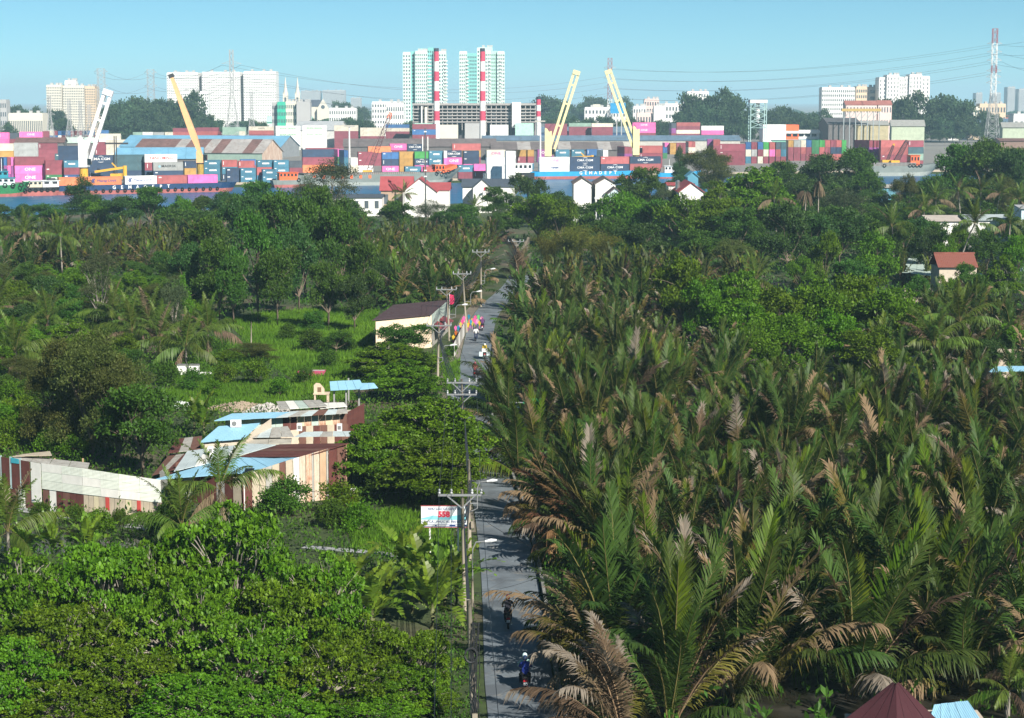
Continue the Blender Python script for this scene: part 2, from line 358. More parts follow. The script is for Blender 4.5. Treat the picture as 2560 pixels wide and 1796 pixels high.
BARK = M('bark', (.16, .125, .095), .95, var=.4, scale=2.5, bump=.03)
BARK_PALE = M('pale_bark', (.30, .27, .23), .95, var=.35, scale=2.5, bump=.02)
STALK = M('palm_stalk', (.17, .145, .05), .6, var=.3, scale=.8)
STALK_DRY = M('dry_stalk', (.26, .17, .10), .8, var=.3, scale=.8)

def frond_arrays(L, a0, a1, prof, ll, pairs, vee, droop, rnd, width=.065, s0=.14, beta=(62, 24), stalk=.035, power=1.6, segs=2):
    """one pinnate leaf in the x-z plane: rachis leaning from a0 to a1 (radians off vertical), leaflets both sides. Returns V, F(tri), t, face material"""
    N = 24; s = np.linspace(0, 1, N); a = a0 + (a1 - a0) * s ** power
    pts = np.zeros((N, 3)); pts[1:, 0] = np.cumsum(np.sin((a[1:]+a[:-1])/2)) * L/(N-1); pts[1:, 2] = np.cumsum(np.cos((a[1:]+a[:-1])/2)) * L/(N-1)
    V = []; F = []; T = []; FM = []
    # stalk: three sided taper
    k = 7
    for i in range(k):
        u = i / (k - 1); p = np.array([np.interp(u, s, pts[:, c]) for c in range(3)]); r = stalk * (1.5 - 1.3 * u) * L / 6
        for j in range(3):
            q = 2*math.pi*j/3; V.append(p + np.array([r*math.cos(q), r*math.sin(q), 0])); T.append(u * .6)
    for i in range(k - 1):
        for j in range(3):
            A, B, D, E = i*3+j, i*3+(j+1) % 3, (i+1)*3+(j+1) % 3, (i+1)*3+j
            F += [(A, B, D), (A, D, E)]; FM += [1, 1]
    for i in range(pairs):
        u = s0 + (1 - s0) * (i + .5) / pairs
        p = np.array([np.interp(u, s, pts[:, c]) for c in range(3)]); an = np.interp(u, s, a)
        tg = np.array([math.sin(an), 0, math.cos(an)]); up = np.array([-math.cos(an), 0, math.sin(an)])
        be = R(beta[0] + (beta[1] - beta[0]) * u ** 1.5)
        le = ll * prof(u)
        for sd in (-1, 1):
            l = le * rnd.uniform(.74, 1.12); b = be + R(rnd.normal(0, 5)); ve = vee + R(rnd.normal(0, 10))
            side = np.array([0, sd, 0]) * math.cos(ve) + up * math.sin(ve)
            d = tg * math.cos(b) + side * math.sin(b)
            wv = tg - d * tg.dot(d); wv /= np.linalg.norm(wv); wv *= width / 2 * rnd.uniform(.8, 1.15)
            dr = droop * rnd.uniform(.5, 1.5)
            m1 = p + d * l * .5 + np.array([0, 0, -dr * l * .12]); tip = p + d * l * .92 + np.array([0, 0, -dr * l * .55])
            n = len(V); V += [p - wv * .5, p + wv * .5, m1 - wv, m1 + wv, tip]; T += [u * .8, u * .8, u * .9 + .05, u * .9 + .05, u + .12]
            F += [(n, n+1, n+3), (n, n+3, n+2), (n+2, n+3, n+4)]; FM += [0, 0, 0]
    return np.array(V), np.array(F), np.array(T), np.array(FM)
def prof_nipa(u): return min(1, .55 + 1.6 * (u - .14)) * (1 - .55 * max(0, u - .55) / .45)
def prof_coco(u): return min(1, .35 + 3.2 * (u - .12)) * (1 - .75 * max(0, u - .5) / .5)
rl = np.random.default_rng(3)
NIPA_F = []      # (lean at the foot in degrees, arrays) from upright to sprawling
for a0, a1, L, ve, dr in ((2, 16, 7.4, 28, .05), (4, 26, 7.8, 24, .1), (7, 38, 7.8, 20, .2), (12, 50, 7.9, 14, .3), (17, 64, 7.6, 8, .5), (23, 78, 7.5, 0, .7), (30, 92, 7.2, -8, .9), (38, 104, 6.8, -16, 1.1), (48, 118, 6.2, -24, 1.3), (60, 130, 5.6, -30, 1.3)):
    NIPA_F.append(frond_arrays(L, R(a0), R(a1), prof_nipa, 1.5, 74, R(ve), dr, rl, width=.088, power=1.8))
NIPA_M = [np_mesh('nipa_frond', *f[:2], [LM['nipa'], STALK], attr=f[2], fm=f[3]) for f in NIPA_F]
COCO_F = [frond_arrays(L, R(a0), R(a1), prof_coco, .95, 46, R(ve), dr, rl, width=.085, beta=(70, 35), stalk=.03, power=1.2)
          for a0, a1, L, ve, dr in ((6, 30, 4.2, 18, .2), (16, 62, 4.6, 6, .7), (32, 92, 4.6, -10, 1.1), (52, 122, 4.6, -30, 1.5), (75, 150, 4.4, -45, 1.6), (110, 172, 3.6, -55, 1.3))]
COCO_M = [np_mesh('coconut_frond', *f[:2], [LM['coco'], STALK], attr=f[2], fm=f[3]) for f in COCO_F]
def rotz(V, a):
    c, s = math.cos(a), math.sin(a); M_ = np.array([[c, -s, 0], [s, c, 0], [0, 0, 1]]); return V @ M_.T
def merge(parts):
    Vs, Fs, Ts, Ms = [], [], [], []; n = 0
    for V, F, T, Mi in parts: Vs.append(V); Fs.append(F + n); Ts.append(T); Ms.append(Mi); n += len(V)
    return np.concatenate(Vs), np.concatenate(Fs), np.concatenate(Ts), np.concatenate(Ms)
def slot(o, i, m): o.material_slots[i].link = 'OBJECT'; o.material_slots[i].material = m
# which fronds a clump carries: index of shape, state
def nipa_plan(rnd, n=15, dry=.16):
    out = []
    for i in range(n):
        u = i / (n - 1); k = min(9, max(0, int(round(u ** 1.05 * 7.4 + rnd.uniform(-1.0, 1.0)))))
        st = 'nipa_young' if (u < .25 and rnd.random() < .3) else 'nipa'
        if u > .3 and rnd.random() < .26: st = 'nipa_old'
        if rnd.random() < dry * (1.5 if u > .5 else .45): st = 'nipa_dry'
        out.append((k, i * 2.39996 + rnd.uniform(-.35, .35), rnd.uniform(.78, 1.08), st))
    return out
def nipa(x, y, sc, rnd, label, group, n=15, dry=.16, lean=(0, 0)):
    t = thing('nipa_palm', label, 'palm', (x, y, -.1), rnd.uniform(0, 6.28), group, sc)
    q = Matrix.Rotation(t.rotation_euler[2], 3, 'Z')
    for k, az, s, st in nipa_plan(rnd, n, dry):
        o = obj('frond', NIPA_M[k], t, (math.cos(az) * .25, math.sin(az) * .25, 0), az, s * (.92 if st == 'nipa_dry' else 1))
        if st != 'nipa': slot(o, 0, LM[st])
        if st == 'nipa_dry': slot(o, 1, STALK_DRY)
        o.rotation_euler = (rnd.normal(0, .05), rnd.normal(0, .04), az)
    if lean != (0, 0): t.rotation_euler = (lean[0], lean[1], t.rotation_euler[2])
    return t
def lite(f, keep):       # a frond with fewer, broader leaflets, for plants far off
    V, F, T, Mi = f; st = 21; nl = (len(V) - st) // 5; idx = np.arange(0, nl, keep)
    v = [V[:st]]; t_ = [T[:st]]; fs = [F[:36]]; mi = [Mi[:36]]; n = st
    for i in idx:
        q = V[st+i*5: st+i*5+5].copy(); c = (q[2] + q[3]) / 2; q[2] = c + (q[2] - c) * keep * .95; q[3] = c + (q[3] - c) * keep * .95
        v.append(q); t_.append(T[st+i*5: st+i*5+5]); fs.append(np.array([(n, n+1, n+3), (n, n+3, n+2), (n+2, n+3, n+4)])); mi.append(np.zeros(3, int)); n += 5
    return np.concatenate(v), np.concatenate(fs), np.concatenate(t_), np.concatenate(mi)
NIPA_L2 = [lite(f, 3) for f in NIPA_F]; NIPA_L4 = [lite(f, 6) for f in NIPA_F]
MI_N = {'nipa': 0, 'nipa_young': 2, 'nipa_old': 3, 'nipa_dry': 4}; NIPA_MATS = [LM['nipa'], STALK, LM['nipa_young'], LM['nipa_old'], LM['nipa_dry']]
def nipa_arrays(src, rnd, n=14, dry=.14):
    ps = []
    for k, az, s, st in nipa_plan(rnd, n, dry):
        V, F, T, Mi = src[k]; m2 = np.where(Mi == 1, 1, MI_N[st]); ps.append((rotz(V * s, az), F, T, m2))
    return merge(ps)
NIPA_FULL = []
for i in range(7):
    a = nipa_arrays(NIPA_L2, rl, 14 + i % 3); NIPA_FULL.append(np_mesh('nipa_fronds', a[0], a[1], NIPA_MATS, attr=a[2], fm=a[3]))

# ---------------------------------------------------------------- broad-leaved trees
def leaf_cloud(centres, normals, per, leaf, spread, rnd, aspect=.5, up=.5, rosette=False):
    """leaves as folded four-cornered blades around given cluster centres"""
    n = len(centres) * per; c = np.repeat(centres, per, 0); nm = np.repeat(normals, per, 0)
    d = rnd.normal(size=(n, 3)); d += nm * .9; d[:, 2] += up * .4
    if rosette:
        d = rnd.normal(size=(n, 3)); d -= nm * (d * nm).sum(1, keepdims=True) * .75; d /= np.linalg.norm(d, axis=1, keepdims=True); d += nm * .45
    d /= np.linalg.norm(d, axis=1, keepdims=True)
    q = rnd.normal(size=(n, 3)) * .5 + nm * .6; q[:, 2] += up
    wv = np.cross(d, q); wv /= np.linalg.norm(wv, axis=1, keepdims=True) + 1e-9; nn = np.cross(wv, d)
    l = leaf * rnd.uniform(.65, 1.2, (n, 1)); base = c + (d * .04 if rosette else rnd.normal(size=(n, 3)) * spread)
    tip = base + d * l; mid = base + d * l * .62
    V = np.stack([base, mid - wv * l * aspect / 2 + nn * l * .06, tip, mid + wv * l * aspect / 2 + nn * l * .06], 1).reshape(-1, 3)
    F = np.arange(n * 4).reshape(-1, 4); return V, F
def lobes_crown(lobes, density, rnd, flat=1.0, fill=.45):
    """cluster centres in the outer shell of several uneven lobes"""
    cs, ns = [], []
    for (x, y, z, rx, ry, rz) in lobes:
        area = ((rx*ry)**1.6 + (rx*rz)**1.6 + (ry*rz)**1.6) ** .625 * 7.2; n = int(area * density)
        d = rnd.normal(size=(n, 3)); d /= np.linalg.norm(d, axis=1, keepdims=True); low = d[:, 2] < -.35; d[low, 2] *= -.6
        d /= np.linalg.norm(d, axis=1, keepdims=True)
        bump = 1 + .17 * np.sin(d[:, 0] * 5 + x * 3) * np.cos(d[:, 1] * 6 + z) + .12 * np.sin(d[:, 2] * 9 + y * 2)
        r = (1 - fill * rnd.random(n) ** 2.2) * bump
        cs.append(np.array([x, y, z]) + d * np.array([rx, ry, rz]) * r[:, None]); ns.append(d)
    return np.concatenate(cs), np.concatenate(ns)
def limb_mesh(lobes, name, mat, r0=.22, h0=1.6, rnd=None, lean=0.):
    mb = MB(); top = Vector((lean, 0, h0)); mb.tube([(0, 0, -.3), (lean * .3 + .1, .05, h0 * .5), top], [r0 * 1.25, r0, r0 * .85], 7)
    for (x, y, z, rx, ry, rz) in lobes:
        e = Vector((x, y, z)); m1 = top.lerp(e, .5) + Vector((rnd.normal(0, .25), rnd.normal(0, .25), rnd.normal(0, .2)))
        mb.tube([top - Vector((0, 0, .15)), m1, e], [r0 * .6, r0 * .38, r0 * .12], 5)
        for _ in range(3):
            f = m1.lerp(e, rnd.uniform(.1, .8)); g = e + Vector((rnd.normal(0, rx * .55), rnd.normal(0, ry * .55), abs(rnd.normal(0, rz * .5))))
            mb.tube([f, f.lerp(g, .5) + Vector((0, 0, .1)), g], [r0 * .22, r0 * .14, r0 * .05], 4, cap=False)
    return mb.mesh(name, mat, True)
TV = {}
def sub_lobes(lobes, n, rnd, k=.42, flat=.75):
    out = []
    for (x, y, z, rx, ry, rz) in lobes:
        for i in range(n):
            d = rnd.normal(size=3); d[2] = abs(d[2]) * 1.1 - .25; d /= np.linalg.norm(d); f = rnd.uniform(.62, 1.0); r = k * rnd.uniform(.75, 1.25)
            out.append((x + d[0] * rx * f, y + d[1] * ry * f, z + d[2] * rz * f, rx * r, ry * r, max(.25, rz * r * flat)))
    return out
def add_variant(kind, lobes, mat, density, per, leaf, spread, aspect=.5, up=.5, rosette=False, fill=.45, r0=.2, h0=1.8, bark=None, seed=0, lean=0., sub=0, subk=.42):
    rnd = np.random.default_rng(seed); c, n = lobes_crown(sub_lobes(lobes, sub, rnd, subk) if sub else lobes, density, rnd, fill=fill)
    V, F = leaf_cloud(c, n, per, leaf, spread, rnd, aspect, up, rosette)
    top = float(np.quantile(V[:, 2], .997)); wid = float(np.quantile(np.hypot(V[:, 0], V[:, 1]), .985))
    TV.setdefault(kind, []).append((np_mesh(kind + '_crown', V, F, mat, smooth=False), limb_mesh(lobes, kind + '_trunk', bark or BARK, r0, h0, rnd, lean), top, wid))
def rand_lobes(rnd, n, H, W, rmin, rmax, zlo=.35, squash=.8):
    out = [(0, 0, H * .72, W * .5, W * .5, H * .28)]
    for i in range(n):
        a = i * 2.4 + rnd.uniform(-.5, .5); d = W * rnd.uniform(.35, .72); r = rnd.uniform(rmin, rmax) * W
        z = H * rnd.uniform(zlo, .86); out.append((math.cos(a) * d, math.sin(a) * d, min(z, H - r * squash), r, r, r * squash))
    return out
rt = np.random.default_rng(11)
for i in range(4): add_variant('broad', rand_lobes(rt, 9, 10, 5, .3, .46), LM['broad'], 3.6, 6, .40, .22, .55, seed=20+i, h0=2.6, r0=.24, sub=8)
for i in range(4): add_variant('bright', rand_lobes(rt, 9, 8, 4.6, .28, .44, .25), LM['bright'], 3.9, 6, .40, .2, .5, seed=30+i, h0=1.8, sub=8)
for i in range(2): add_variant('olive', rand_lobes(rt, 14, 9, 4.4, .3, .45, .12), LM['olive'], 7, 7, .24, .2, .38, seed=40+i, h0=1.0, sub=8)
for i in range(2): add_variant('grey', rand_lobes(rt, 10, 9, 3.4, .26, .40, .25), LM['grey'], 7.5, 6, .24, .22, .4, seed=44+i, h0=1.6, bark=BARK_PALE)
for i in range(3): add_variant('dark', rand_lobes(rt, 9, 10, 5, .3, .46, .3), LM['dark'], 3.6, 6, .40, .22, .55, seed=50+i, h0=2.2, sub=8)
def tier_lobes(rnd, H, W, tiers):
    out = []
    for k in range(tiers):
        z = H * (.34 + .58 * k / (tiers - 1)); w_ = W * (1.0 - .62 * (k / (tiers - 1)) ** 1.6); m = 6 if k < tiers - 1 else 3
        for j in range(m):
            a = j * 6.283 / m + k * .6 + rnd.uniform(-.3, .3); d = w_ * rnd.uniform(.42, .68); r = w_ * rnd.uniform(.3, .44)
            out.append((math.cos(a) * d, math.sin(a) * d, z + rnd.uniform(-.35, .35), r, r, .34 * rnd.uniform(.8, 1.4)))
    return out
for i in range(3): add_variant('almond', tier_lobes(rt, 8.5, 5, 6), LM['almond'], 4.4, 9, .29, .1, .52, 1.0, True, .35, seed=60+i, h0=2.2, bark=BARK_PALE, sub=6, subk=.5)
def near_lobes(rnd):
    out = []
    for i in range(76):
        u = (i + .5) / 76; z = 1 - .93 * u; r = math.sqrt(1 - z * z); a = i * 2.39996; f = rnd.uniform(.62, 1.08); q = rnd.uniform(.5, 1.0)
        out.append((math.cos(a) * r * 5.0 * f, math.sin(a) * r * 5.0 * f, 1.6 + z * 4.6 * f + rnd.uniform(-.3, .3), q, q, .34 * rnd.uniform(.8, 1.4)))
    return out
for i in range(4): add_variant('near_almond', near_lobes(rt), LM['almond'], 5.2, 9, .29, .1, .56, 1.1, True, .4, seed=70+i, h0=1.8, bark=BARK_PALE)
for i in range(4): add_variant('far', rand_lobes(rt, 8, 9, 6.5, .3, .46, .2), LM['far'], 1.15, 6, .75, .42, .6, seed=80+i, h0=1.5, sub=6, subk=.5)
for i in range(3): add_variant('shrub', rand_lobes(rt, 6, 2.6, 1.7, .3, .5, .2), LM['weed'], 12, 6, .26, .16, .5, seed=90+i, h0=.4, r0=.06)
for i in range(2): add_variant('bright_shrub', rand_lobes(rt, 6, 2.6, 1.8, .3, .5, .2), LM['bright'], 11, 6, .24, .16, .5, seed=94+i, h0=.4, r0=.06)
def fan_lobes(rnd, H, W):
    return [(rnd.uniform(-.6, .6) * W * (1 - z / H), rnd.uniform(-.5, .5) * W * (1 - z / H), z, W * (1.05 - z / H) * .55 + .3, W * (1.05 - z / H) * .55 + .3, .4) for z in np.linspace(2.2, H - .5, 12)]
add_variant('fan', fan_lobes(rt, 9, 5.5), LM['dark'], 7, 6, .4, .2, .25, .2, False, .4, seed=97, h0=2.5)
# bamboo: arching culms with hanging sprays
def bamboo_variant(seed):
    rnd = np.random.default_rng(seed); mb = MB(); cs, ns = [], []
    for i in range(34):
        a = rnd.uniform(0, 6.283); b = rnd.uniform(0, .9); H = rnd.uniform(6, 9); out = rnd.uniform(1.2, 4.2)
        p = [Vector((math.cos(a) * (b + out * u ** 2.3), math.sin(a) * (b + out * u ** 2.3), H * (u - .22 * u ** 3.5))) for u in np.linspace(0, 1, 8)]
        mb.tube(p, [.05 * (1 - .8 * u) for u in np.linspace(0, 1, 8)], 4, cap=False)
        for q in range(26):
            u = rnd.uniform(.25, 1) ** .7; k = min(6, int(u * 7)); c = p[k].lerp(p[k+1], u * 7 - k if k < 6 else .9) + Vector(rnd.normal(0, .35, 3)); cs.append(c); ns.append((math.cos(a) * .4, math.sin(a) * .4, -.5))
    V, F = leaf_cloud(np.array([tuple(c) for c in cs]), np.array(ns), 9, .42, .25, rnd, .16, .1)
    TV.setdefault('bamboo', []).append((np_mesh('bamboo_crown', V, F, LM['bamboo'], smooth=False), mb.mesh('bamboo_culms', M('bamboo_culm', (.28, .24, .06), .5)), 8.4, 5))
bamboo_variant(5); bamboo_variant(6)
tree_n = [0]
def tree(kind, x, ytop, Y, label, cat='tree', group=None, wid=None, name=None, rz=None, at=None):
    """kind of tree with its top at pixel row ytop when it stands Y metres away; wid: crown width in metres"""
    vs_ = TV[kind]; tree_n[0] += 1; cm, tm, top, w0 = vs_[tree_n[0] % len(vs_)]
    p = P(x, ytop, Y); H = max(1.0, p.z - (QUAY_Z if Y > quay_y(p.x) else 0)); s = H / top; sx = s if wid is None else (wid / 2) / w0
    if kind == 'far': sx = max(sx, s * .72)
    t = thing(name or 'broadleaf_tree', label, cat, (p.x, p.y, QUAY_Z if Y > quay_y(p.x) else 0), random.uniform(0, 6.28) if rz is None else rz, group, (sx, sx, s))
    obj('trunk', tm, t); obj('crown', cm, t); return t
def coconut(x, yc, Y, label, group=None, lean=0.0, n=18, dry=.12, sc=1.0, dead=False, name='coconut_palm'):
    """crown heart at pixel (x, yc), Y metres away"""
    p = P(x, yc, Y); H = max(.7, p.z); rnd = np.random.default_rng(int(x * 7 + yc)); bx = p.x - lean
    t = thing(name, label, 'palm', (bx, Y, 0), 0, group)
    mb = MB(); pts = [(lean * u ** 1.7, 0, H * u) for u in np.linspace(-.02, 1, 7)]
    mb.tube(pts, [.20, .15, .13, .125, .12, .11, .13], 7); mb.build('trunk', BARK_PALE, t, smooth=True)
    for i in range(n):
        u = i / (n - 1); k = min(5, int(u * 5.2 + rnd.uniform(-.3, .5))); k = max(0, k); k = min(k, 5)
        if dead: k = 5 if rnd.random() < .8 else 4
        o = obj('frond', COCO_M[k], t, (lean, 0, H), 0, sc * rnd.uniform(.85, 1.08)); o.rotation_euler = (rnd.normal(0, .08), rnd.normal(0, .08), i * 2.39996 + rnd.uniform(-.3, .3))
        if dead: o.scale = (sc * .5, sc * .5, sc * 1.15)
        if dead or (k >= 4 and rnd.random() < .3) or rnd.random() < dry * .4: slot(o, 0, LM['coco_dry']); slot(o, 1, STALK_DRY)
    return t
# banana ----------------------------------------------------------
def banana_leaf(L, a0, a1, rnd):
    N = 14; V, F, T = [], [], []; p = np.zeros(3)
    for i in range(N):
        u = i / (N - 1); an = a0 + (a1 - a0) * u ** 1.6
        if i: p = p + np.array([math.sin(an), 0, math.cos(an)]) * L / (N - 1)
        hw = 0.03 if u < .12 else .36 * math.sin(math.pi * min(1, (u - .14) / .86) ** .75) + .02
        up = np.array([-math.cos(an), 0, math.sin(an)]); tg = np.array([math.sin(an), 0, math.cos(an)])
        for sd in (-1, 1):
            V.append(p.copy()); T.append(u)
            fold = .34 * hw; sag = rnd.uniform(-.05, .12)
            V.append(p + np.array([0, sd * hw, 0]) + up * (fold - sag) + tg * hw * .25); T.append(u + .1)
            V.append(p + np.array([0, sd * hw, 0]) * .98 + up * (fold - sag) + tg * (hw * .25 + L / (N - 1) * rnd.uniform(.72, 1.0))); T.append(u + .1)
            V.append(p + np.array([math.sin(an), 0, math.cos(an)]) * L / (N - 1)); T.append(u)
            n = len(V) - 4; F.append((n, n+1, n+2, n+3) if sd > 0 else (n+3, n+2, n+1, n))
    return np_mesh('banana_leaf', np.array(V), np.array(F), LM['banana'], attr=np.array(T), smooth=False)
BAN_M = [banana_leaf(L, R(a), R(b), rl) for L, a, b in ((2.4, 6, 30), (2.8, 16, 66), (2.9, 28, 96), (2.8, 40, 122), (2.6, 55, 150))]
BAN_ST = M('banana_stem', (.13, .14, .06), .6, var=.4, scale=3)
def banana(x, ybase, label, group='banana plants', H=1.9, n=9, sc=1.0, Yset=None):
    p = G(x, ybase); rnd = np.random.default_rng(int(x * 3 + ybase))
    t = thing('banana_plant', label, 'plant', (p.x, p.y, 0), 0, group, sc)
    MB().tube([(0, 0, -.1), (.05, 0, H * .5), (0, 0, H)], [.15, .12, .08], 8).build('stem', BAN_ST, t, smooth=True)
    for i in range(n):
        k = min(4, max(0, int(i / n * 4.4 + rnd.uniform(-.3, .9)))); o = obj('leaf', BAN_M[k], t, (0, 0, H - .12 - .04 * i), 0, rnd.uniform(.8, 1.1)); o.rotation_euler = (0, 0, i * 2.39996 + rnd.uniform(-.4, .4))
    return t
# ------------------------------------------------------------------ where plants stand
KEEP0 = [(*G(2230, 1800, 3).xy, 3.2), (*G(2410, 1790, 2.6).xy, 3.0), (15.5, 79, 3.4), (19, 79, 3.4)]
RD = np.array([(p.x, p.y) for p in ROAD])
def road_side(x, y):
    """signed distance to the road's centre line, + on its right"""
    d = RD - np.array([x, y]); i = int(np.argmin((d ** 2).sum(1))); j = min(i, len(RD) - 2)
    t = RD[j+1] - RD[j]; t = t / np.linalg.norm(t); r = np.array([x, y]) - RD[j]; return float(r[0] * t[1] - r[1] * t[0]), float(np.linalg.norm(d[i]))
KEEP = list(KEEP0)       # discs (x, y, r) that stay clear of scattered plants
def keep_px(x, y, r): p = G(x, y); KEEP.append((p.x, p.y, r))
for q in ((480,1290,6),(640,1270,6),(760,1255,6),(560,1200,7),(700,1190,8),(830,1220,5),(700,1100,8),(800,1090,6),(850,1040,5),(600,1130,6),(100,1235,5),(200,1250,5),(300,1270,5),(480,1150,5),(970,860,7),(1050,845,6),(1020,820,6),(690,1020,6),(800,1010,5),(880,1010,5),(470,930,3),(1060,905,3)): keep_px(*q)
def clear(x, y): return all((x - a) ** 2 + (y - b) ** 2 > r * r for a, b, r in KEEP)
def poly_px(pts): return [tuple(G(*p).xy) for p in pts]
def inside(x, y, poly):
    c = False; j = len(poly) - 1
    for i in range(len(poly)):
        (xi, yi), (xj, yj) = poly[i], poly[j]
        if (yi > y) != (yj > y) and x < (xj - xi) * (y - yi) / (yj - yi) + xi: c = not c
        j = i
    return c
def scatter(poly, gap, rnd, tries=30):
    xs = [p[0] for p in poly]; ys = [p[1] for p in poly]; out = []; cell = {}
    n = int((max(xs) - min(xs)) * (max(ys) - min(ys)) / gap ** 2 * 4)
    for _ in range(n):
        x, y = rnd.uniform(min(xs), max(xs)), rnd.uniform(min(ys), max(ys))
        if not inside(x, y, poly) or not clear(x, y): continue
        k = (int(x // gap), int(y // gap))
        if any((x-a)**2 + (y-b)**2 < gap*gap for i in (-1,0,1) for j in (-1,0,1) for a, b in cell.get((k[0]+i, k[1]+j), ())): continue
        cell.setdefault(k, []).append((x, y)); out.append((x, y))
    return out
# ---- nipa palms
# the grove of bright trees inside the palms, and other trees standing among them
GROVE = [('bright',1850,775,214,8),('bright',1950,742,222,8.5),('bright',2035,722,226,8.5),('bright',2125,712,230,9),('bright',2205,742,226,8.5),('bright',2275,800,216,7.5),('bright',2090,800,208,8),('bright',1975,808,206,8),('bright',1890,838,202,6.5),('bright',2190,838,203,7.5),
         ('bright',1705,655,242,8.5),('almond',1850,702,236,9),('bright',1770,720,236,6)]
GROVE = [(k, x, yt - 22, Y, w_) for k, x, yt, Y, w_ in GROVE]
for k, x, yt, Y, w_ in GROVE: p = P(x, yt, Y); KEEP.append((p.x, p.y, w_ * .5)); KEEP.append((p.x, p.y - 5, w_ * .3))
rn = np.random.default_rng(5)
right = [(2.0, 84), (24, 84), (84, 310), (20, 325), (4, 310), (-1, 262), (-2, 225), (-4, 180), (-1, 150), (1, 110)]
MOUNDS = [(2080,1720,5.5),(2300,1670,5),(2480,1700,5),(1960,1800,4.5),(1600,1700,7.5),(1800,1790,6),(1380,1760,4.5),(1450,1340,6.2),(1560,1230,6),(1330,1010,9),(1290,870,10),(1500,900,9),(1420,1120,6),(2050,1560,7.5),(2330,1560,7.5),(2540,1620,6),(1900,1350,7),(2180,1300,8),(2440,1330,8),(1720,1180,7.5),(1960,1120,8.5),(2230,1080,9),(2480,1100,9),(1700,1010,9),(1560,1040,7),(1880,960,9),(2100,940,9),(2330,930,9),(2540,930,9),(1640,1450,5),(1420,780,12),(1600,780,12),(1350,720,14),(1540,690,14),(1750,700,14),(1950,690,14),(2150,690,14),(2350,700,14),(2500,700,14),(1750,840,11),(2450,830,10),(1700,640,18),(2000,640,18),(2300,640,18),(1400,650,16)]
MW = [(*G(a_, b_).xy, c_) for a_, b_, c_ in MOUNDS]
def mound(x, y):
    best = (-1, 0, 0)
    for a_, b_, c_ in MW:
        h_ = 1 - ((x - a_) ** 2 + (y - b_) ** 2) / c_ ** 2
        if h_ > best[0]: best = (h_, (x - a_) / c_, (y - b_) / c_)
    return best
pts = [q for q in scatter([(2, 77), (22, 77), (32.5, 119), (1, 119)], 3.7, rn) + [q for q in scatter(right, 3.2, rn) if q[1] > 119] if road_side(*q)[0] > (RW + 1.5 if 125 < q[1] < 230 else RW + 2.3) and mound(*q)[0] > -.12]
leftA = poly_px([(885,668),(1010,640),(1200,640),(1185,752),(1130,775),(975,778),(930,720)])
leftB = poly_px([(-40,612),(200,606),(480,606),(520,640),(440,690),(250,700),(-40,720)])
leftC = poly_px([(860,610),(1240,606),(1230,645),(1000,640),(880,668)])
ptsL = [q for q in scatter(leftA, 3.0, rn) + scatter(leftB, 4.2, rn) + scatter(leftC, 4.6, rn) if abs(road_side(*q)[0]) > RW + 2.2 or road_side(*q)[1] > 6]
pts.sort(key=lambda q: q[1]); ptsL.sort(key=lambda q: q[1])
NLAB = 'nipa palm clump with long upright fronds in the dense thicket right of the road'
NG = 'nipa palms right of the road'
def nlab(x, y):
    if road_side(x, y)[0] < 7.5: return 'nipa palm clump at the road-side edge of the thicket, ' + ('near the two motorbikes' if y < 125 else 'near the billboard' if y < 165 else 'opposite the almond trees' if y < 215 else 'opposite the kite stall')
    if y < 120: return 'nipa palm clump in the lower right of the thicket'
    if y < 170: return 'nipa palm clump in the middle of the thicket right of the road'
    if y < 205: return 'nipa palm clump just in front of the bright grove'
    return 'nipa palm clump in the far band behind the bright grove'
for i, (x, y) in enumerate(pts[:125]):
    nipa(x, y, (.62 + .50 * max(0, mound(x, y)[0])) * rn.uniform(.88, 1.12) * (1.05 if y < 119 else .88), rn, nlab(x, y), NG, n=19 if y < 119 else 16, dry=.06 if (y < 115 or x < 8) else .14, lean=(-.28 * mound(x, y)[2] + rn.normal(0, .05), .28 * mound(x, y)[1] + rn.normal(0, .05) - (.16 if x > 9 else .02)))
for i, (x, y) in enumerate(pts[125:230]):
    t = thing('nipa_palm', nlab(x, y), 'palm', (x, y, -.1), rn.uniform(0, 6.28), NG, (.54 + .36 * max(0, mound(x, y)[0])) * rn.uniform(.9, 1.1)); obj('fronds', NIPA_FULL[i % 7], t); t.rotation_euler = (-.25 * mound(x, y)[2], .25 * mound(x, y)[1] - .06, t.rotation_euler[2])
for i, (x, y) in enumerate(ptsL[:70]):
    t = thing('nipa_palm', 'nipa palm clump left of the road behind the brown-roofed house', 'palm', (x, y, -.1), rn.uniform(0, 6.28), 'nipa palms left of the road', rn.uniform(.8, 1.05)); obj('fronds', NIPA_FULL[i % 7], t)
ps = []
far_nipa = pts[230:] + ptsL[70:]
for x, y in far_nipa:
    V, F, T, Mi = nipa_arrays(NIPA_L4, rn, 11); s = rn.uniform(.62, .85); ps.append((rotz(V * s, rn.uniform(0, 6.28)) + np.array([x, y, -.1]), F, T, Mi))
a = merge(ps); o = obj('nipa_thicket', np_mesh('nipa_thicket', a[0], a[1], NIPA_MATS, attr=a[2], fm=a[3])); o['kind'] = 'stuff'; tag(o, 'far mass of nipa palms closing the thickets on both sides', 'palms')
print('nipa', len(pts), len(ptsL), len(far_nipa), len(a[1]))
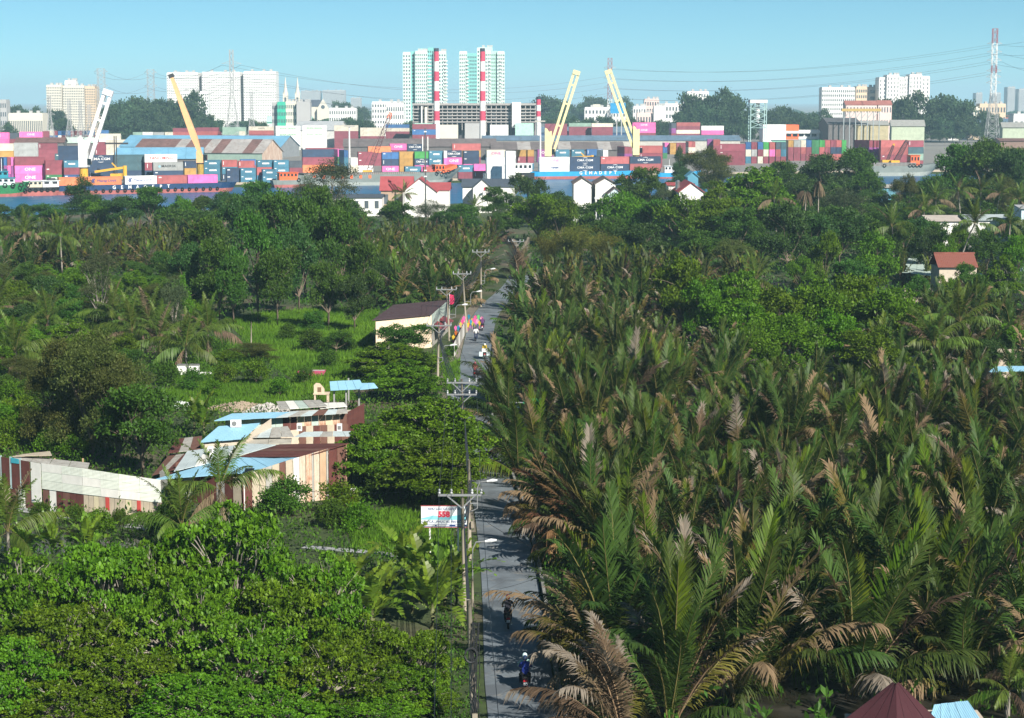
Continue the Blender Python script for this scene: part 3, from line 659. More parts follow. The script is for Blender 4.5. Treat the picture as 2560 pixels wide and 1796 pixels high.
# single nipa palms one can point at: the withered ones leaning over the road
def special_nipa(x, y, label, n, states, tilt, sc=1.0, seed=1, kmin=3):
    p = G(x, y); rnd = np.random.default_rng(seed); t = thing('nipa_palm', label, 'palm', (p.x, p.y, -.1), 0, None, sc)
    for i in range(n):
        u = i / (n - 1); k = min(9, int(kmin + u * (9 - kmin) + rnd.uniform(-.6, .6))); az = tilt + rnd.uniform(-1.5, 1.5)
        o = obj('frond', NIPA_M[k], t, (0, 0, 0), az, rnd.uniform(.8, 1.05)); st = states[int(rnd.integers(len(states)))]
        if st != 'nipa': slot(o, 0, LM[st])
        if st in ('nipa_dry', 'nipa_rust'): slot(o, 1, STALK_DRY)
special_nipa(1480, 1395, 'nipa palm with a heap of collapsed rust-brown fronds beside the road bend', 26, ['nipa_rust']*4 + ['nipa_dry'], R(235), .9, 2, 4)
special_nipa(1420, 1310, 'half-withered nipa palm with brown fronds behind the collapsed one', 16, ['nipa_rust', 'nipa_old', 'nipa_rust'], R(200), .85, 8, 4)
special_nipa(1525, 1715, 'nipa palm whose bleached fronds reach left over the two motorbikes', 12, ['nipa_dry', 'nipa_old', 'nipa_old'], R(172), .86, 3, 5)
special_nipa(1520, 1640, 'nipa palm with yellowing fronds arching left over the road', 8, ['nipa_dry', 'nipa_old', 'nipa'], R(178), .80, 4, 5)
special_nipa(1560, 1860, 'nipa palm with curling grey-brown fronds at the lower picture edge', 14, ['nipa_dry', 'nipa_old', 'nipa_dry'], R(160), .9, 12, 4)
special_nipa(1296, 1190, 'green nipa palm leaning over the road at the bend', 15, ['nipa', 'nipa', 'nipa_old', 'nipa_young'], R(178), .85, 21, 2)
special_nipa(1272, 1110, 'green nipa palm arching over the road beside the green plate', 15, ['nipa', 'nipa', 'nipa_old'], R(185), .85, 22, 2)
special_nipa(1250, 1040, 'green nipa palm closing in on the road opposite the double-arm pole', 15, ['nipa', 'nipa_young', 'nipa'], R(180), .8, 23, 2)
special_nipa(1262, 985, 'green nipa palm at the road edge beyond the double-arm pole', 14, ['nipa', 'nipa', 'nipa_old'], R(190), .8, 24, 2)
special_nipa(1300, 700, 'withered reddish-brown nipa palm by the far utility pole', 14, ['nipa_dry'], R(140), .95, 6, 2)
# ---- trees, each with its own words
for i, (k, x, yt, Y, w_) in enumerate(GROVE):
    tree(k, x, yt, Y, ['leafy bright green tree in the grove inside the nipa thicket'][0] if i < 10 else ['bright yellow-green tree rising alone from the nipa palms', 'tiered tree with flat green layers between palms and grove', 'small bright tree between the lone tree and the tiered one'][i - 10], group='grove trees inside the nipa thicket' if i < 10 else None, wid=w_)
MID = [  # left mound behind the grass clearing
 ('broad',640,532,262,8),('broad',545,598,262,7),('dark',470,612,268,6),('broad',760,500,290,9),('broad',850,522,286,8),('broad',905,602,268,6),('broad',705,478,312,9),('broad',795,468,335,10),('dark',600,492,335,8),
 ('broad',690,618,256,6),('broad',820,655,252,6),('dark',885,690,250,5),('broad',520,545,300,8),('dark',745,560,270,7),('broad',580,640,255,5),('dark',930,640,285,6)]
for k, x, yt, Y, w_ in MID: tree(k, x, yt, Y, 'large dark green tree in the mound of trees behind the grass clearing', group='trees of the mound behind the clearing', wid=w_)
for k, x, yt, Y, w_, lab in [
 ('grey',245,628,252,5.4,'grey-green slender tree with a bare leaning trunk left of the mound'),
 ('grey',430,690,236,4.5,'grey-green bushy tree behind the young coconut palms'),
 ('olive',225,828,160,8.6,'big round olive-green tree left of the tin shacks'),
 ('olive',130,900,165,5.6,'olive-green tree at the left flank of the big round one'),
 ('broad',350,962,152,7.4,'dense tree with pale forked trunk just left of the shacks'),
 ('almond',985,858,206,10.5,'tall tiered almond tree between the house and the open tin roof'),
 ('almond',1075,1000,150,11,'spreading tiered almond tree beside the road above the billboard'),
 ('almond',930,1060,146,7,'tiered almond tree touching the right end of the shacks'),
 ('almond',1010,902,192,8.5,'tiered almond tree in front of the tall one near the open tin roof'),('almond',985,1040,156,7.5,'tiered almond tree behind the right end of the shacks'),('almond',1085,1100,141,8.5,'lower tiered almond tree hanging over the road above the billboard'),('olive',175,850,163,7.5,'olive-green tree merging with the big round one on its left'),('olive',290,890,158,6.5,'olive-green tree merging with the big round one on its right'),
 ('broad',1000,812,222,7,'dark spreading tree in front of the cream wall'),
 ('broad',1090,1120,142,4.6,'leafy tree at the road edge under the lamp pole'),
 ('bright',30,1010,168,5,'bright bushy tree at the picture edge above the fence'),
 ('dark',120,690,262,5,'dark bush below the two coconut palms'),
 ('bright',450,690,240,4,'bright green bush in front of the mound'),
 ('olive',640,860,222,6,'round shrubby tree above the rubble heap'),
 ('bright',560,880,218,4.5,'bright shrub beside the white tanks'),
 ('broad',840,830,228,4,'low tree at the edge of the grass clearing'),
 ('broad',780,780,244,3.6,'small tree with bare twigs on the grass clearing'),
 ('dark',60,760,240,6,'dark tree behind the left coconut palms'),
 ('bright',30,700,262,5,'bright leafy tree at the left picture edge')]:
    tree(k, x, yt, Y, lab, wid=w_)
rl2 = np.random.default_rng(33); LMID = scatter(poly_px([(-40,1010),(-40,720),(250,705),(470,700),(560,760),(520,830),(420,860),(330,905),(340,960),(300,1040),(120,1050)]), 4.6, rl2)
for i, (x, y) in enumerate(LMID):
    k = ['bright', 'broad', 'olive', 'bright', 'almond', 'broad'][i % 6]; m = TV[k][i % len(TV[k])]; h_ = rl2.uniform(2.4, 5.2); t = thing('broadleaf_tree', 'low leafy tree among the coconut palms around the pond', 'tree', (x, y, 0), i * 1.3, 'low trees around the pond', (h_ / m[2] * 1.15, h_ / m[2] * 1.15, h_ / m[2])); obj('trunk', m[1], t); obj('crown', m[0], t)
NEAR = [(575,1278,101,10),(430,1335,101,8),(270,1365,100,8.5),(60,1385,99,8.5),(800,1400,98,7),(470,1450,96,8),(730,1450,97,8),(910,1545,96,6),(150,1510,94,8),(610,1540,93,8),(1040,1580,95,5),(320,1600,92,8),(20,1600,91,7),(820,1600,92,7.5),(1000,1670,92,5.5),(490,1680,89.5,7.5),(170,1700,89.5,7),(690,1720,89,7),(930,1750,89.5,6),(1085,1720,92,3)]
for i, (x, yt, Y, w_) in enumerate(NEAR):
    tree('near_almond', x, yt, Y, 'broad almond tree with glossy rosettes, ' + ('against the left picture edge' if x < 200 else 'below the tin fence' if x < 480 and yt < 1500 else 'below the big shack' if x < 800 and yt < 1480 else 'beside the banana plants' if yt < 1520 else 'along the lower picture edge'), group='near almond trees left of the road', wid=w_ * .9)
BANK = [('broad',-10,508,452,9,'low bush on the near bank at the left edge'),('dark',60,512,450,9,'low bush on the near bank below the green boat'),('broad',120,510,452,9,'low bush on the near bank left of the fan-shaped tree'),('bright',250,500,446,8,'low bright bush right of the fan-shaped tree'),('broad',510,492,442,9,'rounded bush below the end of the dark blue barge'),('broad',860,500,440,9,'rounded bush before the dark-roofed riverside house'),  # trees between the palms and the river
 ('fan',205,443,470,16,'dark fan-shaped tree standing up before the moored tugboat'),
 ('broad',372,468,446,12,'dark tree in front of the blue lettered barge, left of two'),('dark',300,492,440,9,'low dark tree beside the fan-shaped one'),('bright',455,492,438,8,'bright tree in front of the blue lettered barge, right of two'),
 ('dark',560,480,440,9,'dark tree at the right end of the blue lettered barge'),('broad',640,455,440,13,'broad tree left of the tall riverside tree'),('grey',830,398,450,14,'tall open grey-green tree at the riverside hiding the container stacks'),('grey',770,440,445,8,'grey-green tree beside the tall riverside one'),
 ('bright',700,488,420,12,'bright tree in front of the tall riverside tree'),('broad',590,495,420,10,'dark green tree among the riverside trees at the mound'),('broad',780,495,415,12,'green tree below the tall riverside tree'),
 ('grey',1075,500,452,9,'sparse grey-green tree before the white gabled house'),('broad',1150,512,420,10,'dark green tree below the phone mast'),('broad',1235,468,468,8,'rounded tree right of the slate-roofed house'),('grey',1260,520,440,9,'brownish tree right of the slate-roofed house'),
 ('dark',1320,437,470,10,'dark tree left of the white twin-gabled house'),('dark',1395,480,455,10,'dark tree in front of the white twin-gabled house'),('broad',1610,420,470,12,'dark round tree right of the white twin-gabled house'),('grey',1665,465,450,9,'grey-green tree left of the red-roofed bungalow'),
 ('dark',1680,452,540,10,'dark tree before the small blue shed'),('olive',1775,372,600,18,'large olive-brown tree hiding the end of the container yard'),('fan',1700,368,640,10,'flat-topped dark tree on the far quay'),('almond',1890,421,400,18,'great tiered almond tree right of the red-roofed bungalow'),('almond',1790,455,395,9,'tiered almond tree touching the red roof'),
 ('broad',1870,438,520,14,'dark tree behind the great almond tree'),('broad',1960,405,530,15,'dark tree in front of the green and maroon containers'),('dark',2060,388,540,16,'tall dark tree in front of the end-on containers'),('broad',2140,372,545,14,'tall dark tree left of the moored grey barge'),('dark',2020,450,470,14,'shadowy tree below the end-on containers'),
 ('grey',2110,470,440,12,'grey-green tree beside the dead coconut palm'),('broad',2170,425,500,9,'narrow green tree at the left end of the right-hand barge'),('olive',2265,438,470,8,'olive tree with pale trunks before the right-hand barge'),('broad',2330,440,470,9,'green tree below the orange wheelhouse on the right'),
 ('broad',2400,362,505,15,'tall green tree left in the big clump at the right edge'),('broad',2470,350,500,16,'tallest green tree of the big clump at the right edge'),('dark',2540,372,490,13,'dark tree at the right picture edge'),('bright',2520,372,520,12,'bright tree behind the right-edge clump'),('dark',2440,450,440,12,'dark tree under the right-edge clump'),('olive',2510,440,445,10,'olive tree under the right-edge clump'),('grey',2360,470,430,9,'grey-green tree above the white shed roofs')]
for k, x, yt, Y, w_, lab in BANK: tree(k, x, yt, Y, lab, wid=w_)
for k, x, yt, Y, w_, lab in [
 ('bright',1345,485,400,13,'bright rounded tree left of the bamboo'),('bright',1400,500,395,8,'bright tree leaning on the bamboo'),('bamboo',1430,548,345,13,'feathery yellow-green bamboo clump beside the lone utility pole'),('bamboo',1370,575,345,9,'smaller bamboo clump at the left of the feathery one'),('bamboo',1500,570,350,9,'bamboo clump at the right of the feathery one'),
 ('bright',1570,483,392,12,'bright tree in front of the white house garage'),('broad',1650,500,385,11,'green tree right of the garage'),('bright',1715,488,380,12,'bright tree in front of the red-roofed bungalow'),('bright',1800,498,378,12,'bright tree under the tiered almond'),('broad',1850,520,372,10,'green tree under the tiered almond, further right'),
 ('dark',1600,560,340,10,'dark tree behind the palm thicket'),('broad',1520,545,360,9,'dark green tree right of the bamboo'),('broad',1750,575,335,9,'green tree at the back of the palm thicket'),('olive',1830,600,325,9,'olive tree at the back of the palm thicket'),
 ('dark',1970,505,332,11,'big dark tree above the band of palms'),('dark',2100,520,345,10,'dark tree right of the big dark one'),('dark',2030,540,340,9,'dark tree between two others above the palms'),('bright',2062,580,302,5.5,'small bright tree in front of the dark trees'),('bright',2195,580,305,8.5,'bright round tree left of the tiled roof'),('bright',2010,640,295,5,'low bright tree above the band of palms'),('broad',2130,650,290,7,'green tree at the foot of the bright round one'),
 ('broad',2345,556,338,6,'leafy tree before the brownish shed roof, left of two'),('bright',2400,562,336,5.5,'leafy tree before the brownish shed roof, right of two'),('dark',2320,575,325,6,'dark tree left of the brownish shed roof'),('broad',2300,690,268,4,'low tree before the pale tin roofs'),
 ('broad',2470,575,330,7,'leafy tree in front of the long white sheds'),('bright',2370,600,305,5,'bright tree left of the leaning coconut palm'),('dark',2540,545,335,7,'dark tree in front of the blue-grey house'),('broad',2420,660,275,4.5,'tree half hiding the red tiled roof'),
 ('dark',2310,545,345,9,'dark tree left of the leaning coconut palm'),('broad',2260,560,330,6,'tree behind the tiled roof'),('almond',2510,640,278,6,'tiered tree right of the tiled roof'),('bright',2540,590,300,5,'bright tree at the right edge above the tiled roof'),('broad',2440,690,262,6,'low tree below the tiled roof'),('bright',2360,690,262,4,'bright bush left of the tiled roof house'),
 ('bright',2530,800,214,4.5,'bright bush by the two large coconut palms'),('almond',2300,770,224,5,'tiered tree left of the two large coconut palms'),('dark',2480,850,210,6,'dark bush in front of the large coconut palms'),
 ('olive',2200,640,500,8,'unused far olive tree')][:-1]: tree(k, x, yt, Y, lab, wid=w_)
# filler wood on the near bank, too many trunks to tell apart behind the front trees
rf = np.random.default_rng(9)
bank_poly = [(-120, 330), (-60, 400), (-20, 420), (60, 345), (92, 345), (150, 560), (150, 610), (60, 560), (20, 520), (-20, 480), (-60, 440), (-118, 420)]
cs = []
for x, y in scatter([(-70, 395), (-30, 430), (10, 400), (95, 330), (140, 520), (135, 590), (60, 540), (0, 470), (-45, 440), (-75, 430)], 7.5, rf):
    px, py = proj((x, y, 6))
    if 930 < px < 1560 and y > 430: continue
    m = TV[['broad','dark','bright','grey'][int(rf.integers(4))]]; me = m[int(rf.integers(len(m)))][0]
    cs.append((x, y, me))
vv, ff, n = [], [], 0
for x, y, me in cs:
    k = len(me.vertices); co = np.empty(k * 3, np.float32); me.vertices.foreach_get('co', co); V = co.reshape(-1, 4, 3)[::2]
    mid = V.mean(1, keepdims=True); V = (mid + (V - mid) * 1.4).reshape(-1, 3) * np.array([.75, .75, rf.uniform(.5, .8)]); V = rotz(V, rf.uniform(0, 6.28)) + np.array([x, y, 0])
    vv.append(V); ff.append(np.arange(len(V)).reshape(-1, 4) + n); n += len(V)
o = obj('riverside_wood', np_mesh('riverside_wood', np.concatenate(vv), np.concatenate(ff), LM['broad'], smooth=False)); o['kind'] = 'stuff'; tag(o, 'mass of trees between the palm thickets and the river', 'wood')
# ---- coconut palms
CO = 'coconut palms left of the clearing'
for x, yc, Y, ln, lab in [(62,580,325,.3,'tall coconut palm with brown hanging fronds at the left, first of two'),(150,592,322,-.2,'coconut palm with straight pale trunk beside the taller one'),(5,600,330,.8,'coconut palm cut by the left picture edge'),(-8,770,255,0,'low coconut palm at the left picture edge')]: coconut(x, yc, Y, lab, CO, ln)
for x, yc, Y, lab in [(40,880,205,'large coconut palm with arching fronds left of the olive tree'),(120,800,232,'coconut palm behind the olive tree'),(280,790,240,'young coconut palm with upright fronds above the pond'),(330,830,226,'coconut palm right of the olive tree'),(400,850,222,'young coconut palm beside the pond'),(465,870,216,'young coconut palm with a yellow lower frond'),(520,830,226,'coconut palm nearest the clearing'),(370,800,236,'coconut palm at the back of the young row')]: coconut(x, yc, Y, lab, 'young coconut palms by the pond', 0, 16, .1, 1.1)
for x, yc, Y, lab in [(550,1225,128,'young coconut palm before the blue roof'),(455,1318,124,'young coconut palm in front of the fence end'),(20,1330,122,'coconut palm with drooping fronds at the left edge below the fence')]: coconut(x, yc, Y, lab, None, 0, 13, .05, .95)
coconut(2437, 560, 318, 'tall leaning coconut palm beside the tiled roof', None, 2.6, 18)
coconut(2047, 455, 420, 'dead coconut palm with a skirt of grey hanging fronds', None, 0, 16, dead=True)
coconut(2014, 480, 420, 'short dead palm beside the skirted one', None, 0, 10, dead=True)
for x, yc, Y, lab in [(2335,865,205,'large coconut palm in front of the grove, left of two'),(2400,805,212,'large coconut palm in front of the grove, right of two')]: coconut(x, yc, Y, lab, None, 0, 19, .1, 1.15)
for i, (x, yc, Y) in enumerate([(2395,480,412),(2452,478,415),(2500,485,410),(2548,500,405),(2340,500,400),(2230,568,330),(2310,530,360),(1935,500,385),(1890,700,260),(2525,560,330)]): coconut(x, yc, Y, 'coconut palm among the trees on the right', 'coconut palms among the right-hand trees', random.uniform(-1, 1), 15)
for x, yc, Y, lab in [(1010,486,470,'small fan of palm fronds before the red-roofed white house'),(1185,520,440,'palm in front of the slate-roofed house'),(1290,400+90,500,'palm beside the landing')]: coconut(x, yc, Y, lab, None, 0, 14, .05, .8)
# areca palm in the lower right corner
for x, yc, Y in [(2560,1690,92),(2520,1730,90)]: coconut(x, yc, Y, 'bright areca palm in the lower right corner', 'areca palms in the corner', 0, 12, 0, .55, name='areca_palm')
# banana plants
for i, (x, yb, lab) in enumerate([(880,1500,'banana plant with broad leaves left of the billboard'),(960,1520,'banana plant below the billboard'),(1030,1505,'banana plant beside the billboard post'),(1110,1500,'banana plant against the utility pole'),(1080,1545,'banana plant in front of the utility pole'),(1140,1490,'banana plant at the road edge'),(930,1560,'low banana plant in front of the row'),(1010,1440,'banana plant behind the row'),(510,1105,'banana plant beside the blue-roofed hut'),(485,1085,'banana plant left of the blue-roofed hut'),(60,1395,'banana plant at the left edge'),(130,1380,'banana plant with a withered leaf at the left'),(220,1385,'banana plant poking above the almond trees'),(1050,1480,'banana plant crowded in the row')]): banana(x, yb + (28 if x > 800 else 0), lab, H=1.3 if i < 8 else 1.6 if x > 400 else .7, n=12, sc=random.uniform(.95, 1.15) if x > 400 else .9)
# ---- low growth: weeds over the open ground, grass on the clearing, verge
LAWNPX = [[(560,800),(700,778),(860,772),(950,775),(930,840),(940,900),(860,960),(760,965),(700,930),(640,880)], [(360,985),(480,960),(620,950),(860,960),(900,1000),(560,1020),(400,1030)], [(860,1290),(1010,1270),(1130,1330),(1150,1420),(1000,1395),(880,1370)], [(420,840),(600,850),(640,900),(560,960),(400,960)], [(1105,920),(1150,900),(1150,960),(1120,1000)]]
LAWN = [poly_px(q) for q in LAWNPX[:3]]
lm_ = M('lawn_soil', (.060, .115, .014), .95, var=.4, scale=.3)
for i_, q in enumerate(LAWNPX): struct(MB().add([(a_, b_, .008 + .004 * i_) for a_, b_ in poly_px(q)], [tuple(range(len(q)))]).build('lawn', lm_))
def weeds(name, polys, dens, leaf, hmax, mat, label, cat, seed, clump=.7):
    rnd = np.random.default_rng(seed); cs = []
    for poly in polys:
        xs = [p[0] for p in poly]; ys = [p[1] for p in poly]; n = int((max(xs)-min(xs)) * (max(ys)-min(ys)) * dens)
        X = rnd.uniform(min(xs), max(xs), n); Y = rnd.uniform(min(ys), max(ys), n)
        for x, y in zip(X, Y):
            h = .5 + .5 * math.sin(x * .9 + 1.3 * math.sin(y * .7)) * math.cos(y * .8 + math.sin(x * .5))
            if rnd.random() > .35 + clump * h or not inside(x, y, poly): continue
            sd, ds = road_side(x, y)
            if ds < 6 and abs(sd) < RW + .5 : continue
            if any(inside(x, y, g_) for g_ in LAWN): continue
            cs.append((x, y, abs(rnd.normal(0, .5)) * hmax * (.3 + h)))
    c = np.array(cs); nm = np.tile(np.array([[0, 0, 1.]]), (len(c), 1)); V, F = leaf_cloud(c, nm, 4, leaf, .15, rnd, .42, .5)
    o = obj(name, np_mesh(name, V, F, mat, smooth=False)); o['kind'] = 'stuff'; tag(o, label, cat); print(name, len(F))
def pond_free(x, y): return True
weeds('undergrowth', [[(-36, 121), (-16, 119), (-3, 118), (-1.5, 140), (-4.5, 160), (-7, 190), (-6, 225), (-20, 236), (-70, 262), (-70, 215), (-50, 165), (-45, 140)]], 5.0, .32, 1.0, LM['weed'], 'weeds and low shrubs over the open ground left of the road', 'undergrowth', 1)
weeds('undergrowth', [[(-90, 262), (-8, 262), (-8, 320), (0, 420), (-20, 470), (-120, 440)], [(2, 85), (24, 85), (90, 330), (140, 560), (60, 520), (0, 420), (1, 300), (-2, 250), (2, 150)]], .8, .6, 1.6, LM['broad'], 'dark low growth under the palms and trees', 'undergrowth', 2)
weeds('verge_plants', [[tuple(p.xy) for p in offset_line(ROAD, -RW - .3)[:60]] + [tuple(p.xy) for p in offset_line(ROAD, -RW - 2.6)[:60]][::-1], [tuple(p.xy) for p in offset_line(ROAD, RW + .45)[:60]] + [tuple(p.xy) for p in offset_line(ROAD, RW + 2.2)[:60]][::-1]], 16, .22, .5, LM['weed'], 'weeds lining both edges of the concrete road', 'weeds', 3)
def grass_field(poly, dens, h, seed):
    rnd = np.random.default_rng(seed); xs = [p[0] for p in poly]; ys = [p[1] for p in poly]; n = int((max(xs)-min(xs)) * (max(ys)-min(ys)) * dens)
    X = rnd.uniform(min(xs), max(xs), n); Y = rnd.uniform(min(ys), max(ys), n); k = np.array([inside(x, y, poly) for x, y in zip(X, Y)]); X, Y = X[k], Y[k]; n = len(X)
    a = rnd.uniform(0, 6.28, n); hh = h * rnd.uniform(.5, 1.2, n); wv = np.stack([np.cos(a), np.sin(a), 0*a], 1) * .05; b = np.stack([X, Y, 0*X], 1); l = rnd.normal(0, .28, (n, 2)) * hh[:, None]
    tip = b + np.stack([l[:, 0], l[:, 1], hh], 1); V = np.stack([b - wv, b + wv, tip], 1).reshape(-1, 3); return V
gv = [grass_field(poly_px(q), d, h, s) for q, d, h, s in (
 ([(560,800),(700,778),(860,772),(950,775),(930,840),(940,900),(860,960),(760,965),(700,930),(640,880)], 26, .55, 1), ([(360,985),(480,960),(620,950),(860,960),(900,1000),(560,1020),(400,1030)], 30, .4, 2), ([(860,1290),(1010,1270),(1130,1330),(1150,1420),(1000,1395),(880,1370)], 55, .4, 3), ([(420,840),(600,850),(640,900),(560,960),(400,960)], 14, .5, 4), ([(1105,920),(1150,900),(1150,960),(1120,1000)], 40, .5, 5))]
V = np.concatenate(gv); o = obj('grass', np_mesh('grass', V, np.arange(len(V)).reshape(-1, 3), LM['grass'], smooth=False)); o['kind'] = 'stuff'; tag(o, 'tall green grass of the clearing and the plots by the road', 'grass'); print('grass', len(V) // 3)
for i, (x, y, k, s) in enumerate([(560,960,'bright_shrub',1.3),(640,960,'bright_shrub',1.5),(420,965,'shrub',1.4),(480,975,'shrub',1.2),(530,990,'bright_shrub',1),(700,990,'bright_shrub',1.1),(760,960,'shrub',1),(860,880,'shrub',1.4),(820,920,'shrub',1.2),(780,880,'shrub',1.5),(720,850,'shrub',1.1),(900,940,'bright_shrub',1),(190,1312,'shrub',.8),(100,1300,'shrub',.7),(300,1318,'shrub',.7),(850,1290,'bright_shrub',1.4),(900,1330,'bright_shrub',1.2),(830,1320,'shrub',1.1),(720,1285,'shrub',1.5),(690,1290,'shrub',1.2),(940,1240,'shrub',1.2),(1130,890,'shrub',.8),(30,1020,'bright_shrub',1.6),(60,1080,'bright_shrub',1.8),(20,1130,'bright_shrub',1.7),(120,1140,'bright_shrub',1.3),(180,1150,'bright_shrub',1.2),(250,1350,'bright_shrub',1.2),(420,1340,'shrub',1.3),(200,880,'shrub',2),(160,850,'shrub',2),(100,860,'shrub',2.2)]):
    m = TV[k][i % len(TV[k])]; p = G(x, y); t = thing('shrub', 'leafy shrub ' + ('in the grass behind the shacks' if y < 1000 else 'between pond and shacks' if y < 1160 else 'along the fence and path below the shacks'), 'shrub', (p.x, p.y, 0), i * 1.7, 'shrubs left of the road', s * .62); obj('stem', m[1], t); obj('crown', m[0], t)
# ------------------------------------------------------------------ the port across the river
def along(A, th, xpx, z):
    """distance from A along heading th (0 = +X) at which a point of height z shows at pixel column xpx"""
    k = (xpx - 1280) / FPX; c, s = math.cos(th), math.sin(th)
    return (k * (A.y * CP + (CAM_H - z) * SP) - A.x) / (c - k * s * CP)
def zat(A, ypx):
    """height above which a point over A shows at pixel row ypx"""
    return P(1280, ypx, A.y).z
PAINT = {'m': ('maroon', (.27, .045, .075)), 'r': ('brick red', (.42, .085, .085)), 'p': ('pink', (.82, .10, .42)), 'v': ('purple', (.30, .05, .28)), 'n': ('navy', (.018, .048, .11)), 'b': ('blue', (.015, .12, .34)),
         't': ('teal-blue', (.03, .17, .27)), 'k': ('dark teal', (.04, .11, .14)), 'g': ('green', (.03, .20, .07)), 'G': ('bright green', (.04, .34, .06)), 'y': ('yellow', (.48, .26, .04)), 'w': ('white', (.74, .74, .72)), 'c': ('cream', (.66, .60, .48)), 'o': ('orange', (.78, .20, .05)), 's': ('grey', (.34, .36, .36)), 'a': ('pale green', (.26, .42, .33)), 'd': ('grey-blue', (.07, .09, .12)), 'h': ('light cyan', (.35, .58, .66))}
def paint(k):
    n, c = PAINT[k]; g_ = sum(c) / 3; c = tuple(v * .86 + g_ * .14 + .012 for v in c); return M('container_' + n.replace(' ', '_'), c, .55, var=.25, scale=.35, stain=tuple(v * .45 + .05 * (.8, .45, .25)[i] for i, v in enumerate(c)), stain_amt=.36, corr=('X', 1.1) if k != 'w' else None, vec=(1, 1, 1), objvar=.16)
WHITE = M('white_paint', (.78, .78, .77), .6, var=.12); BLACK = M('black_paint', (.02, .02, .022), .5); MAG = M('magenta_lettering', (.70, .05, .30), .6); GREENL = M('green_lettering', (.05, .34, .10), .6); REDL = M('red_lettering', (.62, .05, .06), .6); BLUEL = M('blue_lettering', (.02, .06, .22), .6)
INK = {'w': MAG, 'c': MAG, 'o': BLUEL, 's': BLACK}
FARBOX = {}
def container(A, th, L, D, H, spec, label, group, end=False):
    code, _, words = spec.partition(':'); m = paint(code)
    if ('far row' in label and not words and not (label.startswith(('white', 'cream', 'blue', 'orange')) and not end)) or (code == 'm' and 'bottom' in label):
        q = Matrix.Translation(A) @ Matrix.Rotation(th, 4, 'Z'); b = MB().box(.04, L - .04, .04, D - .04, 0, H - .03); e = FARBOX.setdefault(code, MB()); e.add([q @ Vector(v) for v in b.v], b.f); return
    mb = MB(); e = .07; mb.box(e, L - e, e, D - e, .1, H - e)
    for x in (0, L - .16):
        for y in (0, D - .16): mb.box(x, x + .16, y, y + .16, 0, H)
    for z0, z1 in ((0, .15), (H - .13, H)):
        for y in (0.004, D - .124): mb.box(.16, L - .16, y, y + .12, z0 + .002, z1 - .002)
        for x in (0.004, L - .124): mb.box(x, x + .12, .16, D - .16, z0 + .002, z1 - .002)
    o = obj('container', mb.mesh('container', m), None, A, th); tag(o, label, 'container', group)
    if end:
        for i in (0, 1):
            d = MB().box(.14 + i * (L - .28) / 2 + .02, .14 + (i + 1) * (L - .28) / 2 - .02, -.03, .05, .16, H - .15)
            for q in (.3, .7): x = .14 + (i + q) * (L - .28) / 2; d.box(x - .03, x + .03, -.07, -.02, .2, H - .2)
            d.build('door', m, o)
    if not words and not end and L > 4:
        kk = int(abs(A.x * 7 + A.z * 13 + A.y)) % 4
        if code in 'mrnbk' and kk < 3: obj('marking', MB().box(0, .2, 0, .02, 0, H * .52).mesh('marking', WHITE), o, (L * .07, .045, H * .3)) if kk else obj('marking', MB().box(0, .9, 0, .02, 0, .3).mesh('marking', WHITE), o, (L * .06, .045, H * .72))
        if code in 'tg': obj('marking', MB().box(0, L * .44, 0, .02, 0, H * .2).mesh('marking', WHITE), o, (L * .30, .045, H * .42)); obj('marking', MB().box(0, L * .12, 0, .02, 0, H * .1).mesh('marking', WHITE), o, (L * .06, .045, H * .76))
    if words:
        big = words.startswith('*'); words = words.lstrip('*'); ink = INK.get(code, WHITE)
        if words == 'EVERGREEN': ink = GREENL
        if words == 'YANG MING': ink = REDL
        if words in ('MAERSK', 'COSCO'): ink = BLACK
        if words == 'Hapag-Lloyd': ink = BLUEL
        if words == 'HMM': ink = BLUEL
        sz = H * (.52 if words in ('ONE', 'YANG MING') else .40); wd = len(words) * sz * .62; sx = min(1.25, L * .74 / max(.1, wd))
        obj('lettering', text_mesh(words, round(sz, 1), .018, 'CENTER', .012, round(sx, 2)), o, (L * (.5 if not words == 'Hapag-Lloyd' else .56), .035 if not end else -.09, H * .52), mat=ink)
        if words in ('Hapag-Lloyd', 'CMA CGM', 'MAERSK'):       # the emblem beside or around the words
            g = MB()
            if words == 'Hapag-Lloyd':
                for q in (0, .5): g.prism([(q, 0), (q + .45, .75), (q + .85, .75), (q + .4, 0)], -.005, .02); g.prism([(q, 0), (q + .4, 0), (q + .7, -.55), (q + .3, -.55)], -.005, .02)
                g.build('emblem', ink, o, (L * .10, .03, H * .5))
            elif words == 'CMA CGM':
                for s_, zz in ((1, .34), (-1, -.36)):
                    pts = [(math.cos(a) * 1.1, 0, zz * H * .75 + s_ * math.sin(a) * .35) for a in np.linspace(.3, 2.6, 7)]; g.tube(pts, [.03, .07, .1, .11, .1, .07, .03], 4)
                g.build('emblem', ink, o, (L * .5, .04, H * .5))
            else:
                g.prism([(.62 * math.cos(i * math.pi / 7) * (1 if i % 2 else .45), .62 * math.sin(i * math.pi / 7) * (1 if i % 2 else .45)) for i in range(14)], -.005, .02); g.build('emblem', M('star_blue', (.25, .52, .66), .6), o, (L * .2, .03, H * .5))
    return o
cnt = {}
TH = {'left': R(30), 'mid': R(24), 'right': R(16), 'far': R(10)}
